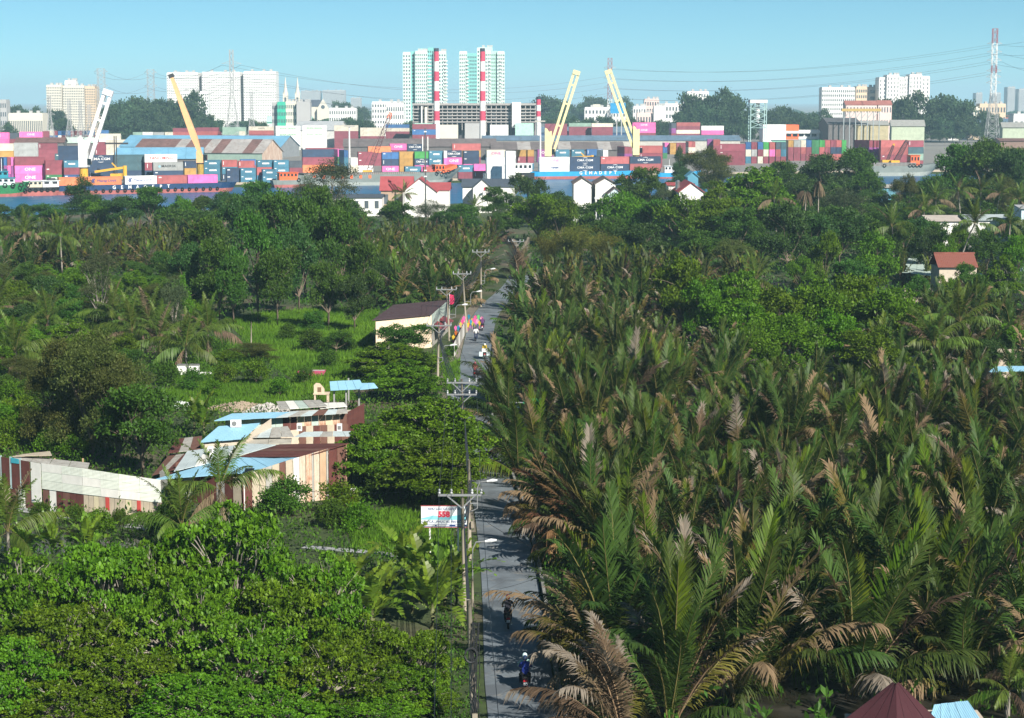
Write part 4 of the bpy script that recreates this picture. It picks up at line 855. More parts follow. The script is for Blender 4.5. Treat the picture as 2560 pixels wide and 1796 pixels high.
def stack(block, xl, xr, ytop, tp, specs, th=0.0, end=False, base=None, D=None, A=None):
    """specs from the top down; stands on the quay at the row its own height implies, or on a deck at A"""
    sp = specs.split('|'); n = len(sp); yb = ytop + n * tp
    if A is None:
        while n > 2 and sp[-1] == 'm' and 'far row' not in block:       # no hidden tiers beyond what the row's distance asks for
            B = G(xl, ytop + (n - 1) * tp, QUAY_Z)
            if tp * B.y / FPX > 3.1: break
            sp.pop(); n -= 1
        A = G(xl, ytop + n * tp, QUAY_Z)
    L = along(A, th, xr, A.z); H = tp * (A.y * CP + (CAM_H - A.z) * SP) / FPX; cnt[block] = cnt.get(block, 0) + 1
    for i, s in enumerate(reversed(sp)):
        if s == '-': continue
        lv = ['bottom', 'second', 'third', 'fourth', 'fifth', 'sixth'][i]
        container(A + Vector((0, 0, i * (H + .004))), th, L, D or (12.2 if end else 2.44), H, s, f'{PAINT[s[0]][0]} container, {lv} tier, stack {cnt[block]} from left, {block}', 'containers: ' + block, end)
# --- quay stacks left of the white crane
q1 = 'quay behind the tugboat'
for dx, s in ((-27, 'b|v|v'), (-18, 'm|p|v'), (-9, 'p|v|v')): stack(q1, 38 + dx, 50 + dx, 394.5, 20.2, s, R(26), True, D=6.2)
stack(q1, 38, 114, 394.5, 20.3, 'm|p:ONE|p:ONE', R(22)); stack(q1, 115, 160, 402, 17.8, 'm|m|g', R(22)); stack(q1, 161, 199, 402, 17.8, 't|m|b', R(22)); stack(q1, -40, 20, 424, 18.5, 'n:CMA CGM|t', R(22))
q1b = 'second row behind the tugboat'
stack(q1b, 62, 137, 384.5, 17.5, 'm|m|m|m', R(12)); stack(q1b, -20, 60, 389, 17, 'n|m|m|m', R(12)); stack(q1b, 138, 200, 385, 17.6, 'k|k|m|m', R(12)); stack(q1b, 36, 96, 358, 17, 's|s|m|m|m', R(8)); stack(q1b, -20, 35, 360, 18, 'c|y|m|m|m', R(8)); stack(q1b, 97, 144, 359, 15.6, 'm|m|m|m|m', R(8)); stack(q1b, 147, 201, 366, 18, 'n|n|m|m', R(8))
stack(q1b, -20, 36, 349, 11.5, 'p:ONE|p|m|m|m', R(8)); stack(q1b, 240, 265, 356, 17, 'm|m|k|m|m', R(8)); stack(q1b, 266, 335, 350, 13, 'c|c|c|m|m|m', R(8))
# --- behind the blue barge
q2 = 'quay behind the dark blue barge'
stack(q2, 222, 284, 389, 20, 'n:CMA CGM|n|n', R(20)); stack(q2, 286, 362, 388, 19.6, 'k|k|n', R(20)); stack(q2, 363, 444, 387, 19.9, 'w:YANG MING|m|n', R(20)); stack(q2, 384, 461, 406.5, 21, 's:MAERSK|n', R(20)); stack(q2, 462, 491, 404, 17, 'n|y|t', R(20))
stack(q2, 511, 553, 401, 17.2, 't|t|t', R(16)); stack(q2, 556, 594, 401, 17.2, 'r|t|n', R(16)); stack(q2, 597, 637, 403, 17.2, 'r|t|n', R(16)); stack(q2, 602, 640, 399, 15.4, 'b|m|m|m', R(16)); stack(q2, 644, 684, 401, 17.6, 't|r|t', R(16)); stack(q2, 685, 723, 401, 17.6, 't|t|t', R(16)); stack(q2, 724, 756, 403, 17, 'd|m|m', R(16))
q2f = 'front row at the quay edge'
stack(q2f, 567, 601, 421.5, 17.6, 'n|n', R(16)); stack(q2f, 602, 640, 421.5, 17.6, 't|t', R(16)); stack(q2f, 643, 655, 421, 17.6, 'r|t', R(16)); stack(q2f, 657, 690, 424, 16.6, 't|t', R(16))
# --- behind the grey barge
q3 = 'quay behind the long grey barge'
stack(q3, 757, 836, 374.5, 19.2, 'n|m|o|m', R(14)); stack(q3, 766, 840, 371, 16.5, 'm|r|m|m|m', R(14)); stack(q3, 845, 859, 374.5, 18.2, 'p|g|t|m', R(14), True); stack(q3, 861, 871, 377, 17.5, 'b|t|t|v', R(14), True)
stack(q3, 877, 895, 395, 18, 'w|c|c', R(14)); stack(q3, 896, 933, 380.5, 17, 'm|m|w|m', R(14)); stack(q3, 921, 978, 367, 16, 'o|m|m|m|m', R(14)); stack(q3, 956, 997, 381.5, 17, 'b|n|p:ONE|m', R(14)); stack(q3, 975, 1017, 360, 16, 'p:ONE|m|m|m|m', R(10)); stack(q3, 1019, 1056, 361, 16, 'n:CMA CGM|n|m|m|m', R(10))
stack(q3, 999, 1036, 380, 17, 'y|y|y|m', R(14)); stack(q3, 1037, 1072, 380, 17, 'G|n:CMA CGM|p|m', R(14)); stack(q3, 1073, 1108, 378, 17.6, 't|t|m|m', R(14)); stack(q3, 1110, 1118, 378, 17.6, 'w|p|m|m', R(14)); stack(q3, 1115, 1155, 377, 17.6, 'n:CMA CGM|p:ONE|n|m', R(14)); stack(q3, 1159, 1198, 377.5, 16.7, 'n|n|p:ONE|m', R(14)); stack(q3, 1131, 1202, 360, 16.5, 'r|y|m|m|m', R(10)); stack(q3, 1013, 1054, 417, 16.5, 't|m', R(14)); stack(q3, 1060, 1086, 417.5, 16.5, 'r|m', R(14))
stack(q3, 1146, 1184, 413.5, 17, 't|m', R(12)); stack(q3, 1185, 1223, 411, 17.6, 'p|r', R(12)); stack(q3, 1227, 1262, 414, 15.4, 't|t', R(12)); stack(q3, 1217, 1264, 376, 18.4, 'c:ONE|w|w|w', R(12)); stack(q3, 1265, 1289, 378.5, 18.4, 'w|w|w|w', R(12))
q4 = 'quay behind the light blue barge'
stack(q4, 1294, 1335, 375.5, 16.4, 'y|m|t|m', R(12)); stack(q4, 1344, 1385, 374.5, 16, 'v:ONE|v:ONE|m|m', R(12)); stack(q4, 1389, 1424, 374.5, 16, 't|t|m|m', R(12)); stack(q4, 1429, 1461, 374.5, 16, 't|t|m|m', R(12)); stack(q4, 1467, 1507, 373.5, 16, 'b|k|m|m', R(12)); stack(q4, 1508, 1520, 376, 16, 'w|w|m|m', R(12), True); stack(q4, 1561, 1580, 368, 17, 'm|v|m|m', R(12), True)
stack(q4, 1598, 1656, 365, 18.2, 'r|m|m', R(2)); stack(q4, 1657, 1668, 369, 14, 'b|g|m|m|m', R(2), True); stack(q4, 1662, 1674, 358, 14, 'p|p|m|m|m', R(2), True); stack(q4, 1675, 1690, 358.5, 14, 'y|y|m|m|m', R(2), True); stack(q4, 1691, 1720, 358.5, 14, 'm|m|m|m|m', R(2), True); stack(q4, 1721, 1738, 355, 14, 'r|c|m|m|m', R(2), True)
q5 = 'right-hand yard'
stack(q5, 1797, 1863, 360.5, 17.6, 'm|m|m', R(-6)); stack(q5, 1768, 1782, 349, 15, 'v|m|m|m|m', R(-4), True); stack(q5, 1783, 1800, 350, 15, 'r|m|m|m|m', R(-4), True)
for i, (x0, x1, s) in enumerate([(1864,1877,'b|c|t'),(1878,1892,'m|s|m'),(1894,1907,'b|m|c'),(1908,1921,'G|c|m'),(1923,1937,'r|p|m'),(1939,1951,'d|r|m'),(1952,1965,'k|t|m')]): stack(q5, x0, x1, 357, 17.4, s, R(-4), True)
for i, (x0, x1, s) in enumerate([(1970,1983,'y|m|m'),(1984,2001,'s|m|m'),(2002,2014,'c|r|m'),(2015,2028,'b|m|m'),(2029,2047,'g|g|m'),(2048,2061,'G|r|m'),(2062,2075,'r|m|m'),(2076,2089,'m|n|r'),(2090,2103,'r|n|r'),(2104,2115,'G|G|m')]): stack(q5, x0, x1, 351.5, 17, s, R(-2), True)
q6 = 'stack behind the right-hand barge'
for i, (x0, x1) in enumerate([(2172,2182),(2183,2191),(2192,2200)]): stack(q6, x0, x1, 352, 17.5, 'm|v|v|k', R(22), True, D=12)
stack(q6, 2201, 2269, 351.5, 18, 'r|r|m|m', R(10)); stack(q6, 2270, 2308, 352, 16.5, 'm|k|a|m', R(10)); stack(q6, 2152, 2202, 397, 11.5, 'y|y', R(10))
# --- far rows behind the warehouses
q7 = 'far row at the left'
stack(q7, -40, 24, 332, 16, 'p:ONE|p|m|m', R(4)); stack(q7, 25, 48, 333, 15, 'd|m|m|m', R(4)); stack(q7, 50, 107, 330.5, 14, 'p:ONE|w|m|m', R(4)); stack(q7, 108, 124, 328.5, 16, 'm|m|m', R(4))
for i, (x0, x1, s) in enumerate([(125,135,'c|b|m|m'),(136,145,'m|b|m|m'),(146,155,'b|w|m|m'),(156,166,'b|r|m|m'),(167,177,'b|n|m|m'),(178,187,'m|m|m|m'),(188,197,'r|w|m|m'),(198,207,'m|w|m|m'),(208,217,'b|m|m|m'),(218,228,'b|m|m|m')]): stack(q7, x0, x1, 328, 11, s, R(0), True)
stack(q7, 248, 302, 335, 13, 'c|w|m', R(3)); stack(q7, 252, 272, 326, 9, 'b|w|m|m', R(3))
q8 = 'far row above the rusty roof'
stack(q8, 333, 356, 331, 9, 'a|m|m|m|m', R(2)); stack(q8, 357, 383, 331, 9, 'w|m|m|m|m', R(2)); stack(q8, 384, 411, 331, 9, 's|m|m|m|m', R(2)); stack(q8, 413, 442, 331, 9, 'c|m|m|m|m', R(2)); stack(q8, 446, 472, 331, 8.5, 'b|m|m|m|m', R(2)); stack(q8, 486, 504, 331, 8.5, 'c|m|m|m|m', R(2)); stack(q8, 505, 539, 331, 9, 'a|m|m|m|m', R(2)); stack(q8, 540, 554, 329.5, 9.5, 'm|m|m|m|m', R(2))
stack(q8, 433, 491, 321, 9.6, 'm|r|m|m|m|m', R(2)); stack(q8, 492, 549, 319.5, 9.6, 'm|r|m|m|m|m', R(2)); stack(q8, 557, 616, 318.5, 10, 'a|a|m|m|m|m', R(2)); stack(q8, 599, 613, 329, 10.5, 'c|m|m|m|m', R(2)); stack(q8, 623, 685, 317, 10, 'c:COSCO|r|m|m|m|m', R(2)); stack(q8, 653, 685, 326, 12.5, 'b|m|m|m', R(2))
stack(q8, 690, 751, 315.5, 15, 'w:EVERGREEN|w:EVERGREEN|w|w', R(2)); stack(q8, 757, 817, 314.5, 15, 'w:EVERGREEN|w:EVERGREEN|w|w', R(2)); stack(q8, 836, 896, 314, 14.4, 'c|m|m|m', R(3)); stack(q8, 901, 962, 320, 10.6, 'c|c|m|m|m', R(3)); stack(q8, 964, 1024, 312, 8.7, 'b|c|m|m|m|m', R(3)); stack(q8, 1031, 1090, 311, 13.3, 'm|b|m|m|m', R(3)); stack(q8, 1102, 1162, 310, 14, 'm|m|m|m', R(3))
q9 = 'far row behind the long blue-grey sheds'
stack(q9, 1362, 1418, 310, 9, 'm|m|m|m|m|m', R(2)); stack(q9, 1422, 1478, 308.5, 9, 'a|m|m|m|m|m', R(2)); stack(q9, 1479, 1532, 309, 9, 'c|m|m|m|m|m', R(2)); stack(q9, 1581, 1639, 307, 13, 'p:ONE|p:ONE|m|m|m', R(3)); stack(q9, 1678, 1690, 309, 12.5, 'd|v|m|m|m', R(3), True); stack(q9, 1691, 1750, 307, 9.3, 'r|m|c|m|m|m', R(3)); stack(q9, 1753, 1809, 315.5, 11, 'w|p|m|m|m', R(3))
# ---------------------------------------------------------------- vessels
HULLS = {'navy': M('navy_hull', (.012, .045, .12), .5, var=.3, scale=.3, stain=(.05, .04, .04), stain_amt=.3), 'boot': M('rusty_boot_top', (.38, .12, .11), .8, var=.35, scale=.3, stain=(.22, .10, .07), stain_amt=.4), 'grey': M('grey_hull', (.19, .22, .21), .6, var=.25, scale=.25, stain=(.16, .10, .07), stain_amt=.3),
         'lblue': M('light_blue_hull', (.02, .30, .58), .5, var=.2, scale=.3), 'green': M('green_hull', (.02, .17, .06), .5, var=.3, scale=.4), 'orange': M('orange_paint', (.80, .15, .05), .55, var=.15), 'tyre': M('tyre_rubber', (.015, .015, .016), .9), 'deck': M('deck_steel', (.20, .17, .15), .8, var=.3, scale=.4), 'teal': M('teal_paint', (.03, .26, .34), .55), 'dark': M('black_hull', (.02, .022, .026), .6)}
GLASS = M('dark_glass', (.012, .018, .024), .15, spec=.5)
def hull(A, th, L, W, zt, bands, name, label, group=None, bow=.12, rake=.9, sheer=.0, stern_rake=.3):
    """bands: list of (top height, material) from the keel up; the bow is at the far end of L"""
    root = thing(name, label, 'barge' if 'barge' in name else 'boat', (A.x, A.y, WATER_Z), th, group)
    N = 22; z0 = -1.0; prev = z0
    for bi, (zb, m) in enumerate(bands):
        mb = MB(); rows = []
        for i in range(N + 1):
            u = i / N; x0 = u * L; hw = W / 2 * (1 if u < 1 - bow else max(.04, math.cos((u - 1 + bow) / bow * math.pi / 2) ** .6)) * (1 if u > .03 else .86)
            for z in (prev, zb):
                lift = sheer * max(0, (u - .7) / .3) ** 2 if z == bands[-1][0] else (sheer * max(0, (u - .7) / .3) ** 2 * (z - z0) / (bands[-1][0] - z0))
                x = x0 + (rake * (z - z0) * max(0, (u - .8) / .2) - stern_rake * (z - z0) * max(0, (.06 - u) / .06)); rows.append(((x, W/2 - hw, z + lift), (x, W/2 + hw, z + lift)))
        vs_ = [p for r in rows for p in r]; fs = []
        for i in range(N):
            a = i * 4; fs += [(a, a+4, a+6, a+2), (a+1, a+3, a+7, a+5)]
            if bi == len(bands) - 1: fs.append((a+2, a+6, a+7, a+3))
        fs += [(0, 2, 3, 1), (N*4, N*4+1, N*4+3, N*4+2)]
        mb.add(vs_, fs); mb.build('hull' if bi else 'boot_top', m, root); prev = zb
    return root
def tyres(root, xs, y, z, r=.55):
    for x in xs:
        g = MB(); g.tube([(x + r * math.cos(a), y, z + r * math.sin(a)) for a in np.linspace(0, 2*math.pi, 11)], .2, 5, cap=False); g.build('tyre_fender', HULLS['tyre'], root)
def cabin(root, x, y, z, L, W, H, m, roofm, name='wheelhouse', wins=4):
    b = MB().box(x, x + L, y, y + W, z, z + H).build(name, m, root)
    MB().box(x - .35, x + L + .35, y - .35, y + W + .35, z + H, z + H + .14).build('cabin_roof', roofm, root)
    for i in range(wins):
        w_ = L / wins; MB().box(x + i * w_ + w_ * .2, x + i * w_ + w_ * .8, y - .03, y + .03, z + H * .5, z + H * .85).build('window', GLASS, b)
    for i in range(2): MB().box(x - .03, x + .03, y + W * (.15 + .45 * i), y + W * (.45 + .42 * i), z + H * .5, z + H * .85).build('window', GLASS, b)
    return b
def lettering(root, words, x, y, z, size, gap, m):
    for i, ch in enumerate(words): obj('letter', text_mesh(ch, size, .03, 'CENTER', .02), root, (x + i * gap, y, z), mat=m)
# dark blue barge with the row of containers
th = R(27); A = G(135, 489, WATER_Z); L = along(A, th, 586, WATER_Z)
b1 = hull(A, th, L, 9, 3.4, [(1.2, HULLS['boot']), (3.0, HULLS['navy'])], 'cargo_barge', 'dark blue barge with white lettering carrying a row of containers', bow=.10, rake=.6)
tyres(b1, np.linspace(4, L - 6, 22), -.28, 1.15, .42)
u0, u1 = along(A, th, 277 + 8, 2), along(A, th, 421, 2); lettering(b1, 'GEMADEPT', u0, -.12, 2.15, 1.55, (u1 - u0) / 7, WHITE)
deckA = A + Vector((math.cos(th) * 0, 0, 0)) + Vector((-math.sin(th), math.cos(th), 0)) * .9; dz = WATER_Z + 3.02
def deck_row(block, A0, th, z, tp, items):
    for xl, xr, specs in items:
        a = along(A0, th, xl, z); p = A0 + Vector((math.cos(th), math.sin(th), 0)) * a; p.z = z; stack(block, xl, xr, 0, tp, specs, th, A=p)
deck_row('deck of the dark blue barge', deckA, th, dz, 20.5, [(148,218,'o'),(220,304,'o:Hapag-Lloyd'),(313,392,'w:Hapag-Lloyd'),(393,468,'r'),(470,544,'p')])
pA = deckA + Vector((-math.sin(th), math.cos(th), 0)) * 4; 
# tugboat-like stern house moored in front
th2 = R(24); A = G(52, 491, WATER_Z); L = along(A, th2, 150, WATER_Z)
tb = hull(A, th2, L, 6, 2.6, [(1.5, HULLS['boot']), (2.7, HULLS['dark'])], 'tug_boat', 'tugboat with dusty red hull and white deckhouse at the barge stern', bow=.2, rake=.3)
cabin(tb, 1.5, 1, 2.7, 5.5, 4, 1.9, M('cream_paint', (.60, .54, .42), .7), WHITE, wins=4); cabin(tb, 7.2, 1, 2.7, 5.2, 4, 2.0, WHITE, WHITE, 'deckhouse', 2); tyres(tb, np.linspace(1, L - 2, 6), -.2, 1.9, .5)
g = MB(); g.tube([(3, 3, 4.7), (3, 3, 7)], .06, 5); g.build('mast', WHITE, tb); MB().box(9, 11.5, 1.6, 3.4, 4.86, 5.5).build('life_raft', M('dark_tarp', (.05, .05, .06), .8), tb)
# green boat at the left edge
A = G(-60, 493, WATER_Z); th2 = R(12); L = along(A, th2, 50, WATER_Z)
gb = hull(A, th2, L, 6, 4, [(.9, HULLS['boot']), (3.6, HULLS['green'])], 'work_boat', 'green-hulled boat with teal wheelhouse at the left edge', bow=.35, rake=.7, sheer=1.2)
cabin(gb, 3, 1, 3.6, 9, 4, 2.2, M('cabin_teal', (.55, .68, .70), .6), HULLS['teal'], wins=5); cabin(gb, 5, 1.6, 5.95, 5, 3, 1.9, HULLS['teal'], HULLS['teal'], 'bridge', 3); tyres(gb, [9, 11.5, 14, 16], -.1, 3.6, .6); MB().tube([(8, 3, 7.8), (8, 3, 12)], .1, 5).build('mast', WHITE, gb)
# long grey barge
th = R(20); A = G(742, 467, WATER_Z); L = along(A, th, 1118, WATER_Z)
g3 = hull(A, th, L, 10, 4.4, [(1.2, M('pale_grey_hull', (.30, .33, .31), .6, var=.2)), (3.9, HULLS['grey'])], 'cargo_barge', 'long grey barge with ribbed hatch and orange wheelhouse behind the white houses', bow=.2, rake=1.5, sheer=2.0)
MB().box(3, L - 10, 1.2, 8.8, 3.9, 4.5).build('hatch_cover', HULLS['deck'], g3)
for i in range(60): x = 3.2 + i * (L - 13.6) / 59; MB().box(x, x + .22, 1.0, 1.2, 3.9, 4.6).build('rib', M('rib_grey', (.30, .30, .30), .7), g3)
for i in range(7): x = 6 + i * 3.4; MB().box(x, x + 1.0, -.06, .02, 2.6, 3.75).build('orange_patch', HULLS['orange'], g3)
xw = along(A, th, 1094, 3); cabin(g3, xw, 2.5, 4.0, 3.6, 4.5, 3.0, HULLS['orange'], M('pale_orange', (.78, .42, .30), .6), wins=3); tyres(g3, [xw, xw + 2.2, xw + 4.2], -.15, 4.5, .6)
MB().tube([(xw + 2.2, 4, 7.1), (xw + 2.4, 4, 8.6), (xw + 1.2, 4, 8.7)], .16, 5).build('exhaust', WHITE, g3)
MB().prism([(L - 9, 3.95), (L - 2, 5.0), (L + 4, 7.1), (L + 4.2, 6.0), (L + 1, 4.6), (L - 3, 3.6)], 1.0, 9).build('bow_bulwark', HULLS['orange'], g3)
# orange-cabined boat left of it
A = G(690, 470, WATER_Z); th2 = R(20); ob = hull(A, th2, 12, 5, 3, [(1.0, HULLS['boot']), (2.6, HULLS['grey'])], 'work_boat', 'small boat with orange wheelhouse half hidden by the tall riverside tree', bow=.3, sheer=.8)
cabin(ob, 1.5, .8, 2.6, 6.5, 3.4, 2.6, HULLS['orange'], HULLS['orange'], wins=5); tyres(ob, [8.2], -.1, 2.6, .55)
# light blue barge
th = R(12); A = G(1335, 449, WATER_Z); L = along(A, th, 1600, WATER_Z)
b4 = hull(A, th, L, 9, 4, [(1.1, HULLS['boot']), (2.9, HULLS['lblue'])], 'cargo_barge', 'light blue barge with white lettering behind the twin-gabled house', bow=.12, rake=1.4, sheer=.6)
u0, u1 = along(A, th, 1452, 2), along(A, th, 1538, 2); lettering(b4, 'GEMADEPT', u0, -.12, 2.3, 1.7, (u1 - u0) / 7, WHITE)
dA = A + Vector((-math.sin(th), math.cos(th), 0)) * 1.0; dz = WATER_Z + 2.92
deck_row('deck of the light blue barge', dA, th, dz, 18, [(1349,1424,'w:ONE|w:HMM'),(1425,1500,'n:CMA CGM|n:CMA CGM'),(1502,1573,'r|n:CMA CGM'),(1575,1652,'n:CMA CGM|r')])
cabin(b4, -9.5, 1, 2.6, 9, 6, 3.4, WHITE, WHITE, 'stern_house', 5); MB().box(-10, .2, 0, 8.8, -1, 2.58).build('stern', HULLS['dark'], b4)
# grey barge on the right
th = R(8); A = G(2165, 441, WATER_Z); L = along(A, th, 2325, WATER_Z)
b5 = hull(A, th, L, 10, 4.4, [(1.4, M('pale_grey_hull', (.30, .33, .31), .6)), (4.0, HULLS['grey'])], 'cargo_barge', 'grey barge with orange wheelhouse moored at the right', bow=.2, rake=1.4, sheer=1.5)
for i in range(34): x = 3 + i * (L - 9) / 33; MB().box(x, x + .25, .9, 1.1, 4.0, 5.4).build('rib', MATS['rib_grey'], b5)
MB().box(2.5, L - 5.5, 1.12, 8.8, 4.0, 5.2).build('hatch_cover', HULLS['deck'], b5)
xw = along(A, th, 2281, 4); cabin(b5, xw, 2, 4.0, 3.8, 4.5, 4.2, HULLS['orange'], HULLS['orange'], wins=3); tyres(b5, [xw - 1, xw + .5, xw + 2, xw + 3.5, -.5 + L * .3], -.15, 4.2, .6)
# small white launch right of the light blue barge
A = G(1650, 447, WATER_Z); wl = hull(A, R(6), 14, 4, 2.4, [(.6, HULLS['boot']), (2.2, HULLS['lblue'])], 'work_boat', 'small boat with white wheelhouse right of the light blue barge', bow=.35, sheer=1.0)
cabin(wl, 2, .8, 2.2, 4, 2.4, 2.6, WHITE, WHITE, wins=3); MB().tube([(4, 2, 4.9), (4, 2, 7.4)], .08, 5).build('mast', WHITE, wl)
# ---------------------------------------------------------------- cranes
def pedestal_crane(x0, x1, ycol_top, ycol_bot, foot, tip, Y, m, basem, label, twin=True, legw=1.0, gap=2.0):
    c = P((x0 + x1) / 2, ycol_bot, Y); w_ = (x1 - x0) / ppm(Y); zt = P(0, ycol_top, Y).z - QUAY_Z; zb = c.z - QUAY_Z
    t = thing('quay_crane', label, 'crane', (c.x, Y, QUAY_Z)); W2 = w_ / 2
    MB().cyl(0, 0, 0, zb, W2 * .98, n=14).build('pedestal', basem, t, smooth=False)
    MB().cyl(0, 0, zb, zb + .35, W2 * 1.08, n=14).build('slewing_ring', M('dark_steel', (.05, .05, .055), .6), t)
    MB().prism([(-W2, zb + .35), (W2, zb + .35), (W2, zt - 1.2), (W2 * .2, zt - 1.6), (-W2 * .3, zt - .4), (-W2 * .9, zt), (-W2, zt - .6)], -W2, W2).build('column', m, t)
    fa = P(foot[0], foot[1], Y); ta = P(tip[0], tip[1], Y); f = Vector((fa.x - c.x, 0, fa.z - QUAY_Z)); e = Vector((ta.x - c.x, 0, ta.z - QUAY_Z)); n = Vector((e.z - f.z, 0, -(e.x - f.x))).normalized()
    if twin:
        for s in (-1, 1):
            o = n * (s * gap / 2); MB().bar(f + o, e + o, legw, legw).build('boom_leg', m, t)
        for u in (.35, .62, .85): MB().bar(f.lerp(e, u) - n * gap / 2, f.lerp(e, u) + n * gap / 2, legw * .7).build('boom_brace', m, t)
        MB().bar(e - n * (gap / 2 + legw / 2), e + n * (gap / 2 + legw / 2), legw * 1.7).build('boom_head', m, t)
    else:
        b = MB(); d = (e - f); 
        for (u0, w0), (u1, w1) in zip([(0, 1.0), (.25, 2.1), (.5, 1.9)], [(.25, 2.1), (.5, 1.9), (1, 1.0)]):
            q0, q1 = f + d * u0, f + d * u1; vs_ = [q + n * (i * w_ / 2) + Vector((0, j * w_ / 2, 0)) for q, w_ in ((q0, w0), (q1, w1)) for i, j in ((-1,-1),(1,-1),(1,1),(-1,1))]
            b.add(vs_, [(3,2,1,0),(4,5,6,7),(0,1,5,4),(1,2,6,5),(2,3,7,6),(3,0,4,7)])
        b.build('boom', m, t); MB().bar(e - n * .9, e + n * .9, 1.3).build('boom_head', MATS['dark_steel'], t)
    MB().bar(Vector((0, 0, zt - .8)), e, .09).build('hoist_rope', MATS['dark_steel'], t); MB().bar(Vector((0, .5, zt - .8)), f.lerp(e, .55), .08).build('hoist_rope', MATS['dark_steel'], t)
    MB().box(W2 * .9, W2 * .9 + 1.4, -1.0, .6, zb + 1.2, zb + 3.2).build('operator_cab', GLASS, t)
    return t
YEL = M('crane_yellow', (.72, .40, .05), .55, var=.15); CREAM = M('crane_cream', (.78, .68, .36), .55, var=.12, stain=(.35, .24, .12), stain_amt=.18)
pedestal_crane(199, 220, 342, 421, (213, 413), (270, 232), 668, WHITE, YEL, 'white quay crane with twin-legged jib on a yellow pedestal', True, 1.1, 2.2)
pedestal_crane(492, 509, 378, 410, (503, 390), (428, 190), 690, M('crane_orange', (.85, .46, .22), .55, var=.12), M('old_yellow', (.46, .30, .06), .7, var=.4, stain=(.04, .04, .04), stain_amt=.45), 'orange quay crane with a single box jib leaning left', False)
pedestal_crane(1362, 1379, 320, 393, (1376, 386), (1441, 182), 800, CREAM, YEL, 'cream quay crane with jib leaning right, left one of the pair', True, 1.0, 1.9)
pedestal_crane(1582, 1598, 315, 390, (1588, 368), (1521, 180), 815, CREAM, YEL, 'cream quay crane with jib leaning left, right one of the pair', True, 1.0, 1.9)
def lattice(mb, a, b, w0, w1, n, r=.07):
    a, b = Vector(a), Vector(b); d = (b - a).normalized(); u = d.cross(Vector((0, 1, 0))).normalized(); v = d.cross(u)
    pt = lambda k, i, j: a.lerp(b, k / n) + u * (i * (w0 + (w1 - w0) * k / n) / 2) + v * (j * (w0 + (w1 - w0) * k / n) / 2)
    cs = ((-1,-1),(1,-1),(1,1),(-1,1))
    for i, j in cs: mb.bar(pt(0, i, j), pt(n, i, j), r * 1.5)
    for k in range(n):
        for q in range(4):
            c0, c1 = cs[q], cs[(q + 1) % 4]; mb.bar(pt(k, *c0), pt(k + 1, *c1), r); mb.bar(pt(k + 1, *c0), pt(k + 1, *c1), r)
def lattice_crane(foot, tip, Y, label, tipm, w_=1.5, cabm=None):
    f, e = P(*foot, Y), P(*tip, Y); z0 = QUAY_Z; t = thing('lattice_crane', label, 'crane', (f.x, Y, z0)); o = Vector((f.x, Y, z0)); ST = M('lattice_steel', (.10, .055, .065), .7)
    hh = f.z - z0; MB().box(-2.2, 1.2, -1.5, 1.5, 1.2, max(2.6, hh + .6)).build('machine_house', cabm or YEL, t); MB().box(-2.6, 2.6, -1.9, -1.1, 0, 1.2).box(-2.6, 2.6, 1.1, 1.9, 0, 1.2).build('crawler_track', BLACK, t)
    m = MB(); lattice(m, f - o, (f - o).lerp(e - o, .9), w_, w_ * .7, 14, .10); m.build('lattice_boom', ST, t)
    m = MB(); lattice(m, (f - o).lerp(e - o, .9), e - o, w_ * .7, w_ * .5, 2, .12); m.build('boom_tip', tipm, t)
    MB().bar(Vector((-2, 0, hh + 2)), e - o, .1).build('pendant_rope', ST, t); MB().bar(e - o, Vector(((e - o).x, 0, 3)), .07).build('hoist_rope', ST, t)
lattice_crane((922, 430), (977, 282), 735, 'slim lattice crane with orange tip behind the grey barge', HULLS['orange'], 1.7)
lattice_crane((2240, 405), (2268, 352), 815, 'dark lattice crane boom in front of the brick-red containers', M('lattice_steel', (.10, .055, .065), .7), 2.0)
lattice_crane((2218, 404), (2235, 360), 818, 'thin lattice crane boom left of the dark one', YEL, 1.0)
for x0, y0, x1, y1, Y, lab in ((237, 430, 312, 419, 700, 'yellow jib lying low in front of the navy containers'), (1408, 396, 1480, 392, 812, 'yellow jib lying low between the two cream cranes')):
    a, b = P(x0, y0, Y), P(x1, y1, Y); t = thing('deck_jib', lab, 'crane', (b.x, Y, QUAY_Z)); o = Vector((b.x, Y, QUAY_Z))
    MB().bar(a - o, b - o, .7, .8).build('jib', YEL, t); MB().bar(b - o + Vector((-3, 0, 0)), b - o + Vector((-4.5, 0, 1.6)), .4).build('jib_stay', YEL, t); MB().cyl(0, 0, 0, (b - o).z + .6, .7, n=10).build('pedestal', YEL, t)
# a reach stacker mast showing above the containers, tall floodlight posts
t = thing('reach_stacker', 'dark reach stacker mast with spreader before a cream container', 'loader', P(289, 395, 720).xy.to_3d() + Vector((0, 0, QUAY_Z))); ST = M('dark_steel', (.05, .05, .055), .6)
zt = P(0, 340, 720).z - QUAY_Z; MB().box(-.5, -.2, -.2, .2, 0, zt).box(.2, .5, -.2, .2, 0, zt).build('mast', ST, t); zs = P(0, 359, 720).z - QUAY_Z; MB().box(-3.6, 4.6, -.5, .3, zs - .3, zs + .3).build('spreader', ST, t); MB().box(-2, 2, -.4, 5, .6, 2.6).build('machine_body', YEL, t)
for x, yt, Y, lab in ((873, 318, 760, 'tall white floodlight post behind the grey barge'), (1351, 305, 830, 'tall white floodlight post left of the cream cranes')):
    p = P(x, yt, Y); t = thing('floodlight_post', lab, 'lamp post', (p.x, Y, QUAY_Z)); h = p.z - QUAY_Z; MB().cyl(0, 0, 0, h, .42, .26, 10).build('post', WHITE, t); MB().box(-2, 2, -.6, .6, h, h + .5).build('lamp_frame', M('lamp_grey', (.45, .43, .40), .7), t)
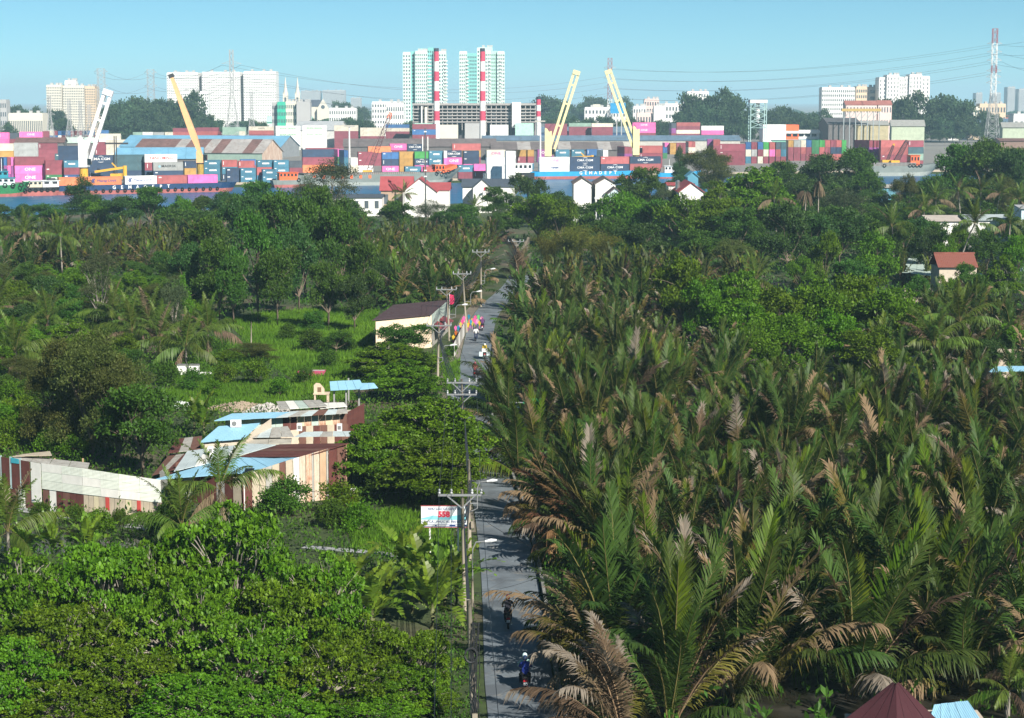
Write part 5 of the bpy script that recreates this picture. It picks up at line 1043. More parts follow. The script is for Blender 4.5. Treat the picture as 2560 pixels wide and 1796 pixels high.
# ---------------------------------------------------------------- warehouses
def gable(name, label, xl, xr, yb, ye, yr, D, th, wall, roof, end=None, over=.6, strips=None, hip=False):
    """long building: front-left foot at (xl, yb); eave row ye, ridge row yr (both read at the left end)"""
    A = G(xl, yb, QUAY_Z); L = along(A, th, xr, QUAY_Z); he = zat(A, ye) - QUAY_Z
    mid = A + Vector((-math.sin(th), math.cos(th), 0)) * D / 2; hr = zat(mid, yr) - QUAY_Z
    t = thing(name, label, 'warehouse', A, th)
    w_ = MB()
    w_.box(0, L, 0, .25, 0, he - .03); w_.build('wall', wall, t); MB().box(0, L, D - .25, D, 0, he - .03).build('wall', wall, t)
    for x in (0.003, L - .253):
        g_ = MB(); g_.add([(x, 0.002, 0), (x, D - .002, 0), (x, D - .002, he - .05), (x, D / 2, hr - .15), (x, 0.002, he - .05), (x + .25, 0.002, 0), (x + .25, D - .002, 0), (x + .25, D - .002, he - .05), (x + .25, D / 2, hr - .15), (x + .25, .002, he - .05)], [(4,3,2,1,0), (5,6,7,8,9), (0,1,6,5), (1,2,7,6), (2,3,8,7), (3,4,9,8), (4,0,5,9)]); g_.build('gable_wall', end or wall, t)
    sl = (hr - he) / (D / 2); n = max(3, int(L / 7)) if strips is None else len(strips)
    for k in range(n):
        m = roof if strips is None else strips[k]; x0, x1 = -over + (L + 2 * over) * k / n, -over + (L + 2 * over) * (k + 1) / n - .05
        MB().slab((x0, -over, he - over * sl), (x1, -over, he - over * sl), (x1, D / 2, hr), (x0, D / 2, hr), .12).build('roof_sheet', m, t)
        MB().slab((x1, D + over, he - over * sl), (x0, D + over, he - over * sl), (x0, D / 2 + .01, hr), (x1, D / 2 + .01, hr), .12).build('roof_sheet', m, t)
    return t
RUST = M('rusty_roof', (.20, .115, .105), .9, var=.4, scale=.25, stain=(.12, .06, .05), stain_amt=.45, corr=('X', 1.2)); GREYT = M('old_tin_roof', (.38, .36, .35), .8, var=.3, scale=.2, stain=(.20, .13, .10), stain_amt=.4, corr=('X', 1.2))
BLUR = M('light_blue_roof', (.17, .38, .55), .5, var=.2, scale=.2, stain=(.12, .2, .27), stain_amt=.35, corr=('X', 1.2)); SLATE = M('blue_grey_roof', (.13, .20, .28), .6, var=.3, scale=.2, stain=(.10, .11, .12), stain_amt=.4); RUSTW = M('rust_streaked_sheet', (.60, .50, .42), .85, var=.25, scale=.9, stain=(.36, .17, .10), stain_amt=.48, vec=(1, 1, .3)); MINTW = M('mint_wall', (.26, .36, .31), .8, var=.2); DKW = M('dark_wall', (.14, .13, .13), .9, var=.3); DBLUE = M('dark_blue_wall', (.04, .09, .20), .6); BRN = M('brown_grey_roof', (.17, .145, .145), .85, var=.3, scale=.2, stain=(.09, .08, .08), stain_amt=.4)
gable('warehouse', 'long rusty-roofed warehouse with streaked gable end behind the quay', 330, 655, 408, 380, 347, 28, R(-13), MINTW, RUST, RUSTW, strips=[RUST, RUST, RUST, RUST, GREYT, RUST, RUST, GREYT, RUST, GREYT, GREYT, RUST, GREYT])
gable('warehouse', 'warehouse with pale blue roof behind the rusty one', 300, 700, 392, 366, 338, 30, R(-13), MINTW, BLUR, M('grey_gable', (.25, .27, .29), .8))
gable('warehouse', 'low building with bright blue roof behind the navy containers', 290, 505, 424, 396, 369, 18, R(6), DKW, BLUR)
gable('warehouse', 'low shed with maroon roof at the left behind the containers', 40, 160, 395, 356, 344, 20, R(8), DKW, RUST)
gable('warehouse', 'shed with pale mint roof behind the white crane', 150, 240, 392, 357, 344, 16, R(20), DKW, M('pale_mint_roof', (.52, .64, .57), .6))
gable('warehouse', 'white-gabled store behind the stacked cream containers', 735, 845, 370, 325, 303, 30, R(-8), M('pale_wall', (.6, .6, .58), .8), M('grey_roof', (.42, .44, .46), .7))
gable('warehouse', 'long shed with blue-grey roof and dark blue wall, farther of the two', 1117, 1600, 362, 331, 317, 18, R(1), DBLUE, SLATE)
gable('warehouse', 'long shed with blue-grey roof, nearer of the two', 1208, 1850, 378, 351, 339, 16, R(2), M('pale_beam', (.46, .44, .40), .8), SLATE)
gable('warehouse', 'brown-grey roofed shed behind the middle quay stacks', 860, 1240, 398, 366, 347, 24, R(3), DKW, BRN)
gable('warehouse', 'brown-grey roofed shed with skylights behind the cream cranes', 1230, 1560, 402, 374, 355, 26, R(2), DKW, BRN, strips=[BRN, BRN, GREYT, BRN, BRN, GREYT, BRN, BRN, GREYT, BRN])
gable('warehouse', 'shed with green-blue roof above the end-on containers', 1930, 2200, 372, 350, 343, 16, R(2), M('green_wall', (.20, .44, .33), .7), M('teal_roof', (.22, .36, .40), .6))
gable('warehouse', 'tan shed with dark opening under the yellow gantry', 2136, 2220, 374, 312, 302, 26, R(-6), M('tan_wall', (.46, .40, .25), .8, var=.3, stain=(.3, .2, .12), stain_amt=.3), M('dusty_roof', (.36, .36, .34), .8))
gable('warehouse', 'pale green shed right of the tan one', 2228, 2310, 371, 315, 300, 26, R(-8), M('pale_green_wall', (.48, .55, .42), .8), MATS['dusty_roof'])
gable('warehouse', 'long dark blue-grey roof behind the right-hand trees', 2310, 2540, 346, 306, 297, 22, R(0), DKW, SLATE)
gable('warehouse', 'pale green shed at the right edge', 2505, 2640, 380, 318, 306, 24, R(-10), MATS['pale_green_wall'], MATS['dusty_roof'])
gable('warehouse', 'rust-brown roofed shed at the right edge behind the big clump', 2500, 2640, 395, 352, 346, 20, R(-4), M('rust_wall', (.25, .17, .14), .9), RUST)
gable('warehouse', 'dark open-sided roof left of the tan shed', 2070, 2150, 374, 310, 295, 26, R(4), DKW, M('dark_roof', (.10, .10, .11), .8))
# white office block with orange panel
A = G(1907, 372, QUAY_Z); t = thing('office_building', 'white office block with an orange panel left of the end-on containers', 'building', A, R(2)); sc = 1 / (FPX / A.y); X = lambda p: (p - 1907) * sc; Z = lambda q: zat(A, q) - QUAY_Z
MB().box(0, X(1964), 0, 14, 0, Z(312)).build('wall', WHITE, t); MB().box(X(1964) + .01, X(1997), 1, 14, 0, Z(312) - .1).build('orange_panel', HULLS['orange'], t); MB().box(X(1997) + .02, X(2066), 2, 14, 0, Z(326)).build('wing', WHITE, t)
MB().box(X(1964), X(2050), .4, .95, Z(334), Z(328)).build('canopy', WHITE, t)
for i in range(5): MB().box(X(1966 + i * 16), X(1978 + i * 16), .9 if i < 2 else 1.9, 2.02, Z(342), Z(335)).build('window', GLASS, t)
# quay edge coping
mb = MB(); line = [Vector((x, y, 0)) for x, y in QUAY[1:-1]]
for p, q in zip(line, line[1:]): mb.bar((p.x, p.y + .2, QUAY_Z - .25), (q.x, q.y + .2, QUAY_Z - .25), 1.0, .8)
struct(mb.build('quay_kerb', M('quay_concrete', (.40, .34, .26), .9, var=.3, scale=.3)))

mb = MB(); cm_ = []
for i, (code, e) in enumerate(FARBOX.items()): mb.add(e.v, e.f, i); cm_.append(paint(code))
o = mb.build('container_stacks', cm_); o['kind'] = 'stuff'; tag(o, 'remaining containers in the far rows and at the hidden feet of the stacks', 'containers')
# ------------------------------------------------------------------ the city behind the port
FWHITE = M('far_white_wall', (.74, .74, .72), .8, var=.08, scale=.05); FCREAM = M('far_cream_wall', (.66, .62, .53), .8, var=.1, scale=.05); FGREY = M('far_grey_wall', (.42, .42, .42), .8, var=.12, scale=.05); FTAN = M('far_tan_wall', (.64, .50, .36), .8, var=.12, scale=.05); MINT = M('mint_tower_wall', (.60, .74, .68), .8, var=.06, scale=.05); MINTD = M('mint_tower_accent', (.20, .50, .48), .7, var=.08, scale=.05); FPINK = M('far_pink_wall', (.72, .56, .52), .8); FBLUE = M('far_blue_sign', (.03, .28, .55), .6); FRED = M('far_red_tiles', (.34, .13, .11), .85, var=.25, scale=.3); FWIN = M('far_window', (.09, .11, .13), .25, spec=.5); FGREEN = M('far_green_wall', (.04, .45, .30), .7); LMINT = M('light_mint', (.42, .66, .56), .7)
def windows(t, face, cols, rows, x0, x1, z0, z1, y, ww=.55, wh=.5, skip=None, mat=None, sill=None):
    """a grid of small recessed-looking panes just proud of one wall; far too small to pick apart"""
    mb = MB(); dx, dz_ = (x1 - x0) / cols, (z1 - z0) / rows
    for i in range(cols):
        if skip and i in skip: continue
        for j in range(rows):
            a, b, c, d = x0 + dx * (i + .5 - ww / 2), x0 + dx * (i + .5 + ww / 2), z0 + dz_ * (j + .5 - wh / 2), z0 + dz_ * (j + .5 + wh / 2)
            if face == 'f': mb.box(a, b, y - .12, y - .02, c, d)
            else: mb.box(y + .02, y + .12, a, b, c, d)
    o = mb.build('windows', mat or FWIN, t); o['kind'] = 'stuff'; return o
def YF(Y): return Y + 330 if Y < 1400 else Y + 200 if Y < 1600 else Y
def block(t, px, X0, Y, xl, xr, ytop, y0, D, m, name='wall', cols=0, rows=0, ww=.5, wh=.45, zb=0, par=True, skip=None):
    """one slab of a building, fitted by its pixel edges at distance Y; local frame at X0"""
    Y = YF(Y); k = 1 / ppm(Y); a, b = (xl - 1280) * k - X0, (xr - 1280) * k - X0; z = P(0, ytop, Y + y0).z - QUAY_Z
    MB().box(a, b, y0, y0 + D, zb, z).build(name, m, t)
    if cols: windows(t, 'f', cols, rows, a, b, max(zb, z * .02), z * .985, y0, ww, wh, skip)
    if par and b - a > 8:
        for q_ in (.22, .58, .8): MB().box(a + (b - a) * q_, a + (b - a) * q_ + 2.2, y0 + 3, y0 + 5.5, z + .9, z + 2.6).build('roof_tank', FGREY, t)
    if par: MB().box(a + .3, b - .3, y0 + .3, y0 + D - .3, z + .003, z + .9).build('parapet', m, t)
    return a, b, z
def building(label, xc, Y, cat='building', name='apartment_building', group=None):
    Y = YF(Y) if name in ('city_building', 'apartment_building') else Y; X0 = (xc - 1280) / ppm(Y); return thing(name, label, cat, (X0, Y, QUAY_Z), 0, group), X0
# cream block at the left
t, X0 = building('cream apartment block with a raised middle at the far left', 186, 1500)
block(t, 0, X0, 1500, 126, 164, 215, 0, 18, FCREAM, cols=9, rows=18); block(t, 0, X0, 1500, 166.2, 220, 217, .5, 18, FCREAM, cols=12, rows=18); block(t, 0, X0, 1500, 222, 247, 219, 0, 18, FTAN, cols=6, rows=18); block(t, 0, X0, 1500, 168, 196, 204, 6, 8, FWHITE, 'stair_tower')
# big white housing complex
t, X0 = building('huge white housing complex of three slabs behind the orange crane', 560, 1750)
for a, b, y, d in ((425, 503, 184, 0), (512, 606, 182.5, 0), (615, 695.5, 181, 0)):
    block(t, 0, X0, 1750, a, b, y, d, 22, FWHITE, 'slab', cols=int((b - a) / 4.2), rows=23, ww=.45, wh=.36)
block(t, 0, X0, 1750, 503.2, 511.8, 188, 8, 12, FGREY, 'link', cols=3, rows=22); block(t, 0, X0, 1750, 606.2, 614.8, 187, 8, 12, FGREY, 'link', cols=3, rows=22)
for x in (445, 480, 535, 580, 640, 676): block(t, 0, X0, 1750, x - 8, x + 8, 179.5, 8, 6, FGREY, 'lift_house', par=False, zb=35)
t, X0 = building('lower white block in front of the housing complex', 495, 1500); block(t, 0, X0, 1500, 450, 527, 231, 0, 14, FWHITE, cols=16, rows=12); block(t, 0, X0, 1500, 460, 500, 228, 5, 6, FGREY, 'roof_house', par=False, zb=20)
# church
t, X0 = building('grey-white church with two pointed spires', 735, 1950, 'church', 'church'); k = 1 / ppm(1950); zz = lambda y: P(0, y, 1950).z - QUAY_Z
for x in (718, 748):
    cx = (x - 1280) * k - X0; MB().box(cx - 2.4, cx + 2.4, 0, 4.8, 0, zz(237)).build('tower', FCREAM, t)
    s = MB().lathe([(2.6, zz(237)), (2.0, zz(231)), (1.2, zz(218)), (.15, zz(193))], cx, 2.4, 8).build('spire', FCREAM, t); MB().box(cx - .9, cx + .9, -.1, 0, zz(256), zz(244)).build('louvre_window', FWIN, t)
    for i in (-1, 1):
        for j in (0.3, 4.5): MB().lathe([(.4, zz(237)), (.05, zz(229))], cx + i * 2.1, j, 5).build('pinnacle', FCREAM, t)
a, b = (757 - 1280) * k - X0, (806 - 1280) * k - X0; MB().prism([(a, 0), (b, 0), (b, zz(267)), (a, zz(267))], 3, 16).build('nave', FCREAM, t); MB().add([(a, 2.5, zz(267)), (b, 2.5, zz(267)), (b, 9.5, zz(250)), (a, 9.5, zz(250)), (b, 16.5, zz(267)), (a, 16.5, zz(267))], [(0,1,2,3), (3,2,4,5), (0,3,5), (1,4,2)]).build('nave_roof', M('slate_roof_far', (.07, .08, .11), .8), t)
a, b = (797 - 1280) * k - X0, (826 - 1280) * k - X0; MB().prism([(a, 0), (b, 0), (b, zz(272)), ((a + b) / 2, zz(248)), (a, zz(272))], -2, 2.4).build('transept_gable', FCREAM, t)
MB().prism([((a + b) / 2 + 1.9 * math.cos(q), zz(268) + 1.9 * math.sin(q)) for q in np.linspace(0, 6.283, 13)[:-1]], -2.12, -2.01).build('rose_window', FWIN, t)
# hazy office slabs far behind
for a, b, y, lab in ((757, 805, 228, 'hazy grey office slab left of its twin far behind the church'), (810, 866, 227, 'hazy grey office slab right of its twin far behind the church'), (880, 905, 246, 'small hazy block beside the office slabs'), (2430, 2446, 234, 'hazy tower, leftmost of the far towers at the right'), (2472, 2492, 234, 'hazy tower behind the striped pylon'), (2508, 2527, 219, 'hazy tall tower right of the striped pylon'), (2536, 2553, 224, 'hazy tower nearest the right edge')):
    t, X0 = building(lab, (a + b) / 2, 4200); block(t, 0, X0, 4200, a, b, y, 0, 30, FGREY, cols=int((b - a) / 2.5), rows=26, ww=.6, wh=.4)
# mint twin towers
def mint_tower(xs, lab):
    t, X0 = building(lab, (xs[0] + xs[-1]) / 2, 1450)
    x0 = xs[0]
    for a, b, y, d, m, c in xs_parts(xs): block(t, 0, X0, 1450, a, b, y, d, 16, m, 'tower_slab', cols=c, rows=22, ww=.5, wh=.5)
    k = 1 / ppm(1450)
    for a, b, y, d, m, c in xs_parts(xs):
        if m is MINT and c >= 3:
            z = P(0, y, 1450 + d).z - QUAY_Z; n = 22; mb = MB()
            for j in range(n): mb.box((a - 1280) * k - X0 + .4, (a - 1280) * k - X0 + (b - a) * k * .42, d - 1.0, d - .1, z * j / n + .1, z * j / n + 1.0)
            o = mb.build('balconies', FWHITE, t); o['kind'] = 'stuff'
    return t, X0
def xs_parts(xs):
    o = xs[0]
    if o < 1100: return [(1009.5, 1029, 133, 1.5, MINT, 3), (1029.2, 1040, 131.5, 4, MINTD, 1), (1040.2, 1071, 130, 0, MINT, 6), (1071.2, 1086, 122, 3, MINTD, 3), (1086.2, 1117, 131, 0, MINT, 5), (1046, 1066, 124.5, 9, LMINT, 0)]
    return [(1149.5, 1169, 131, 0, MINT, 4), (1169.2, 1193, 136, 1.2, MINTD, 5), (1193.2, 1214, 122, 4, MINT, 3), (1214.2, 1228, 130, 0, MINT, 3), (1228.2, 1243, 130.5, 2, LMINT, 3), (1243.2, 1262, 131, 0, MINT, 4), (1198, 1232, 121, 9, LMINT, 0)]
mint_tower([1009.5, 1117], 'pale mint apartment tower, left of the twin towers'); mint_tower([1149.5, 1262], 'pale mint apartment tower, right of the twin towers')
# striped chimneys
CW, CR = M('chimney_white', (.78, .77, .75), .7), M('chimney_red', (.60, .06, .12), .7); CB = M('chimney_black', (.04, .045, .07), .7)
def chimney(x, w_, rows, Y, lab):
    t, X0 = building(lab, x, Y, 'chimney', 'chimney'); r = w_ / 2 / ppm(Y)
    for (ya, m), (yb, _) in zip(rows, rows[1:]):
        za, zb = P(0, ya, Y).z - QUAY_Z, max(0, P(0, yb, Y).z - QUAY_Z); MB().cyl(0, 0, zb, za, r * (1 + .0012 * (yb - 120)), r * (1 + .0012 * (ya - 120)), 16).build('band', m, t, smooth=False)
rows = [(121, CB), (129.5, CR), (154, CW), (179, CR), (203.5, CW), (228, CR), (253, CW), (278, CR), (302, CW), (420, CW)]
chimney(1093, 12.4, rows, 1180, 'tall red and white striped chimney, left of two'); chimney(1207, 12.4, rows, 1180, 'tall red and white striped chimney, right of two'); chimney(1345.5, 9.5, [(242, CB), (249, CR), (263, CW), (278, CR), (292, CW), (420, CW)], 1180, 'short red and white striped chimney right of the power plant')
# open power-plant frame
t, X0 = building('open concrete frame of the power plant behind the chimneys', 1190, 1240, 'building', 'power_plant'); k = 1 / ppm(1240); zz = lambda y: P(0, y, 1240).z - QUAY_Z; u = lambda x: (x - 1280) * k - X0; CON = M('plant_concrete', (.36, .34, .33), .9, var=.2); 
MB().box(u(1035), u(1342), 10, 30, 0, zz(264)).build('core', M('plant_dark', (.10, .10, .115), .9, var=.3), t)
for y in (262, 273, 281, 289, 297, 305): MB().box(u(1033), u(1352), 0, 9.9, zz(y) - .45, zz(y) + (.25 if y > 262 else .8)).build('floor_slab', CON, t)
for i in range(27): x = u(1035) + i * (u(1350) - u(1035)) / 26; MB().box(x - .25, x + .25, .6, 1.2, 0, zz(262) - .5).build('column', CON, t)
for i in range(26):
    if i % 3 == 1: x = u(1035) + i * (u(1350) - u(1035)) / 26; MB().box(x + .8, x + 2.4, 3, 6, zz(297) + .3, zz(281) - .5).build('boiler', M('boiler_silver', (.5, .5, .5), .4, metal=.4), t)
MB().box(u(1280), u(1302), -4, -.3, zz(320), zz(256)).build('stair_tower', FWHITE, t); MB().box(u(1055), u(1058), -3, -1, 0, zz(266)).build('duct', FWHITE, t); MB().box(u(1064), u(1070), -3, -1, 0, zz(268)).build('duct', FCREAM, t)
for i in range(5): MB().box(u(1040 + i * 62), u(1085 + i * 62), -12, -5, 0, zz(308 + (i % 2) * 4)).build('annex', [LMINT, FCREAM, FGREY, FWHITE, LMINT][i], t)
# mixed blocks nearer the port, left to right
for xl, xr, yt, Y, D, m, c, r, lab in [(684, 697, 259, 1180, 12, FGREY, 4, 5, 'dark narrow block left of the green glass one'), (697.5, 717, 258, 1175, 12, FGREEN, 5, 5, 'green glass block below the church'), (717.5, 745, 257, 1180, 12, FCREAM, 6, 5, 'cream block below the church'), (745.5, 779, 257.5, 1175, 12, FGREY, 0, 0, 'plain grey block right of the cream one'),
  (826, 893, 273, 1300, 14, FWHITE, 12, 4, 'long low white building right of the church'), (932, 1010, 257, 1300, 14, FWHITE, 12, 6, 'white villa-like block left of the mint towers'), (968, 1012, 262, 1250, 12, FWHITE, 8, 4, 'white arcaded block left of the mint towers'), (30, 115, 286, 1150, 18, FCREAM, 18, 1, 'cream hall with vertical fins at the far left'),
  (1460, 1530, 271, 1300, 12, FWHITE, 8, 4, 'white house row behind the left cream crane'), (1480, 1500, 264, 1320, 10, FCREAM, 3, 5, 'cream narrow house behind the left cream crane'), (1530, 1562, 265, 1290, 10, FWHITE, 4, 5, 'white tall house left of the blue signboard'), (1581, 1612, 268, 1290, 10, FWHITE, 5, 4, 'white house right of the blue signboard'), (1608, 1645, 250, 1350, 10, FPINK, 6, 5, 'pink house in the city row'), (1632, 1660, 268, 1240, 10, FWHITE, 0, 0, 'plain white cube in front of the pink house'), (1590, 1625, 285, 1230, 10, FPINK, 5, 2, 'low pinkish house in the city row'), (1645, 1715, 262, 1330, 10, FWHITE, 9, 4, 'white houses left of the big dark trees'),
  (1714, 1768, 231, 1700, 14, FWHITE, 8, 8, 'white hotel block above the big dark trees'), (2048, 2130, 221, 1500, 16, FWHITE, 16, 10, 'white apartment block left of the orange-tan one'), (2133, 2160, 219, 1510, 16, FTAN, 5, 8, 'orange-tan block between two white ones'), (2160.5, 2190, 220, 1520, 16, FGREY, 1, 7, 'grey striped block beside the orange-tan one'),
  (2440, 2505, 262, 1500, 14, FTAN, 9, 3, 'tan house row right of the far trees'), (2525, 2580, 288, 1150, 16, FWHITE, 4, 1, 'low white shed at the right edge of the city'), (10, 26, 252, 1400, 12, FGREY, 3, 4, 'grey tower at the left edge'), (2420, 2440, 270, 1300, 12, FCREAM, 3, 3, 'cream house right of the far trees')]:
    t, X0 = building(lab, (xl + xr) / 2, Y, name='city_building'); block(t, 0, X0, Y, xl, xr, yt, 0, D, m, cols=c, rows=r, ww=.5, wh=.5)
t, X0 = building('blue painted signboard wall behind the right cream crane', 1543, 1270, 'signboard', 'signboard'); k = 1 / ppm(1270); zz = lambda y: P(0, y, 1270).z - QUAY_Z; MB().box((1524 - 1280) * k - X0, (1562 - 1280) * k - X0, 0, 1, zz(284), zz(258)).build('panel', FBLUE, t); MB().box(-1, -.4, .3, .9, 0, zz(284)).build('post', FGREY, t); MB().box(2, 2.6, .3, .9, 0, zz(284)).build('post', FGREY, t)
# white twin towers at the right
t, X0 = building('white twin apartment towers rising right of the city', 2253, 1500)
for a, b, y, d in ((2190, 2208, 196, 2), (2208.2, 2240, 190, 0), (2240.2, 2252, 195, 2), (2253, 2264, 194, 2), (2264.2, 2296, 189, 0), (2296.2, 2316, 193, 2)): block(t, 0, X0, 1500, a, b, y, d, 18, FWHITE, 'tower_slab', cols=max(2, int((b - a) / 7)), rows=14, ww=.22, wh=.6)
# pink villas with red roofs in front of them, gantry, water tower
def house(name, label, xl, xr, yb_m, ye, yr, Y, D, wall, roof, th=0.0, group=None, cols=3, rows=1, gable_front=False, z0=QUAY_Z, cat='house'):
    """house Y metres away: wall, windows, door, two roof slopes; ridge along its front, or gable to the viewer"""
    k = 1 / ppm(Y); L = (xr - xl) * k; X = (xl - 1280) * k; he, hr = P(0, ye, Y).z - z0, P(0, yr, Y + D / 2).z - z0
    t = thing(name, label, cat, (X, Y, z0), th, group)
    if gable_front:
        MB().prism([(0, 0), (L, 0), (L, he), (L / 2, hr - .1), (0, he)], 0, D).build('wall', wall, t); o = .35; s = (hr - he) / (L / 2)
        MB().slab((-o, -o, he - o * s), (L / 2, -o, hr), (L / 2, D + o, hr), (-o, D + o, he - o * s), .14).build('roof', roof, t); MB().slab((L / 2 + .01, -o, hr), (L + o, -o, he - o * s), (L + o, D + o, he - o * s), (L / 2 + .01, D + o, hr), .14).build('roof', roof, t)
    else:
        MB().box(0, L, 0, D, 0, he).build('wall', wall, t); o = .4; s = (hr - he) / (D / 2)
        MB().slab((-o, -o, he - o * s), (L + o, -o, he - o * s), (L + o, D / 2, hr), (-o, D / 2, hr), .14).build('roof', roof, t); MB().slab((L + o, D + o, he - o * s), (-o, D + o, he - o * s), (-o, D / 2 + .01, hr), (L + o, D / 2 + .01, hr), .14).build('roof', roof, t)
        for x in (0.002, L - .202): MB().add([(x, .02, he), (x, D - .02, he), (x, D / 2, hr - .16), (x + .2, .02, he), (x + .2, D - .02, he), (x + .2, D / 2, hr - .16)], [(0,2,1), (3,4,5), (0,1,4,3), (1,2,5,4), (2,0,3,5)]).build('gable', wall, t)
    if cols:
        for i in range(cols):
            for j in range(rows):
                a = L * (i + .3) / cols; b = L * (i + .7) / cols; c = he * (j + .4) / rows; d = he * (j + .8) / rows; w_ = MB().box(a, b, -.04, .03, c, d).build('window', FWIN, t)
    return t
for xl, xr, ye, yr, lab in ((2108, 2150, 262, 252, 'pink villa with red roof, left of three'), (2150, 2185, 262, 252, 'pink villa with red roof, middle of three'), (2188, 2222, 262, 251, 'pink villa with red roof, right of three')): house('villa', lab, xl, xr, 0, ye, yr, 1350, 12, FPINK, FRED, cols=5, rows=3)
t, X0 = building('yellow steel gantry on trestles above the tan shed', 2148, 1180, 'gantry', 'gantry'); k = 1 / ppm(1180); zz = lambda y: P(0, y, 1180).z - QUAY_Z; GY = M('gantry_yellow', (.46, .33, .12), .8, var=.2); ST2 = M('trestle_steel', (.30, .34, .35), .7)
MB().box((2098 - 1280) * k - X0, (2196 - 1280) * k - X0, 0, 2, zz(279), zz(272)).build('girder', GY, t)
for x in np.linspace(2104, 2192, 7): MB().bar(((x - 1280) * k - X0, .5, 0), ((x - 1280) * k - X0, .5, zz(279)), .5).build('trestle', ST2, t)
for x in np.linspace(2104, 2177, 6): MB().bar(((x - 1280) * k - X0, .5, zz(297)), ((x + 14 - 1280) * k - X0, .5, zz(279)), .3).build('brace', ST2, t)
t, X0 = building('teal steel frame tower with white top box by the big dark trees', 1892, 1050, 'tower', 'frame_tower'); k = 1 / ppm(1050); zz = lambda y: P(0, y, 1050).z - QUAY_Z; TS = M('teal_steel', (.34, .50, .50), .6); hw = 19.5 * k
for sx in (-1, 1):
    for sy in (0, 2 * hw): MB().bar((sx * hw, sy, 0), (sx * hw, sy, zz(258)), .45).build('leg', TS, t)
MB().box(-hw - .4, hw + .4, -.4, 2 * hw + .4, zz(258), zz(250)).build('top_box', FWHITE, t); MB().cyl(0, hw, zz(300), zz(258), 1.1, n=10).build('tank', FWHITE, t)
ys = [258, 272, 288, 304, 320]
for a, b in zip(ys, ys[1:]):
    MB().bar((-hw, 0, zz(b)), (hw, 0, zz(a)), .25).build('brace', TS, t); MB().bar((hw, 0, zz(b)), (-hw, 0, zz(a)), .25).build('brace', TS, t); MB().bar((-hw, 0, zz(b)), (hw, 0, zz(b)), .25).build('brace', TS, t)
# green school-like sheds
gable('warehouse', 'green shed with pale roof and row of windows below the church', 668, 778, 342, 305, 291, 16, R(0), FGREEN, LMINT); gable('warehouse', 'green roofed shed left of the lattice crane', 950, 1003, 338, 302, 292, 14, R(0), FGREEN, FGREEN)
# ---------------------------------------------------------------- pylons and wires
PG, PR, PW = M('galvanised_steel', (.40, .41, .42), .6), M('pylon_red', (.34, .09, .10), .7), M('pylon_white', (.76, .75, .74), .7)
def pylon(x, ytop, Y, lab, bands=None, wt=2.2, wb=9.0, arms=(.30, .42, .54), waist=.5, armw=7, r=.16, m0=None):
    p = P(x, ytop, Y); H = p.z - QUAY_Z; t = thing('pylon', lab, 'pylon', (p.x, Y, QUAY_Z)); n = 16
    w_ = lambda f: (wt + (wb - wt) * max(0, (1 - f / waist)) ** 1.0) if f < waist else wt      # f: height fraction
    fs = [1 - (1 - i / n) ** 1.0 for i in range(n + 1)]; segs = {}
    for a, b in zip(fs, fs[1:]):
        mid = (a + b) / 2; m = (m0 or PG)
        if bands:
            for f0, f1, mm in bands:
                if f0 <= mid < f1: m = mm
        mb = segs.setdefault(m.name, (MB(), m))[0]; cs = ((-1,-1),(1,-1),(1,1),(-1,1))
        for q in range(4):
            c0, c1 = cs[q], cs[(q + 1) % 4]; pa = lambda c, f: (c[0] * w_(f) / 2, c[1] * w_(f) / 2, f * H)
            mb.bar(pa(c0, a), pa(c0, b), r * 1.6); mb.bar(pa(c0, a), pa(c1, b), r); mb.bar(pa(c1, a), pa(c0, b), r); mb.bar(pa(c0, b), pa(c1, b), r)
    for nm, (mb, m) in segs.items(): mb.build('lattice_section', m, t)
    tips = []
    for f in arms:
        z = (1 - f) * H; a = MB()
        for s in (-1, 1):
            for q in (-1, 1): a.bar((s * wt / 2, q * wt / 2, z), (s * armw, 0, z + .3), r * 1.2); a.bar((s * wt / 2, q * wt / 2, z + 1.6), (s * armw, 0, z + .3), r)
            tips.append(Vector((p.x + s * armw, Y, QUAY_Z + z - .6)))
        a.build('cross_arm', m0 or PG, t)
    return t, tips
RWB = [(0, .52, PG), (.52, .66, PW), (.66, .78, PR), (.78, .9, PW), (.9, 1.01, PR)]
T1 = pylon(2488, 72, 1250, 'tall striped lattice pylon at the right', [(0, .46, PG), (.46, .60, PW), (.60, .71, PR), (.71, .86, PW), (.86, 1.01, PR)], 2.9, 9, (.13, .20, .27, .36, .41, .46), .46, 4.6, .15)
T2 = pylon(1525, 146, 1500, 'striped lattice pylon behind the cream cranes', [(0, .50, PW), (.50, .66, PR), (.66, .80, PW), (.80, 1.01, PR)], 3.0, 9, (.12, .24, .36, .48), .3, 4.6, .16)
T3 = pylon(578, 125, 1150, 'grey lattice pylon in front of the white housing complex', None, 2.0, 10, (.14, .25, .36), .55, 5.5, .14)
T4 = pylon(252, 172, 1500, 'grey lattice pylon left of the white crane jib', None, 5, 7.5, (.05, .25, .45), .7, 5, .13); T5 = pylon(376, 174, 1600, 'grey lattice pylon above the dark wood', None, 5, 7.5, (.05, .25, .45), .7, 5, .13)
for x, y, lab in ((123, 240, 'small grey pylon, first of the substation row'), (172, 250, 'small grey pylon, second of the substation row'), (200, 252, 'small grey pylon, third of the substation row'), (628, 228, 'faint pylon right of the housing complex'), (222, 262, 'small grey pylon, last of the substation row')): pylon(x, y, 1200, lab, None, 1.4, 6.5, (.08, .22, .36), .6, 3.2, .10)
WIRE = M('cable_dark', (.03, .032, .036), .6)
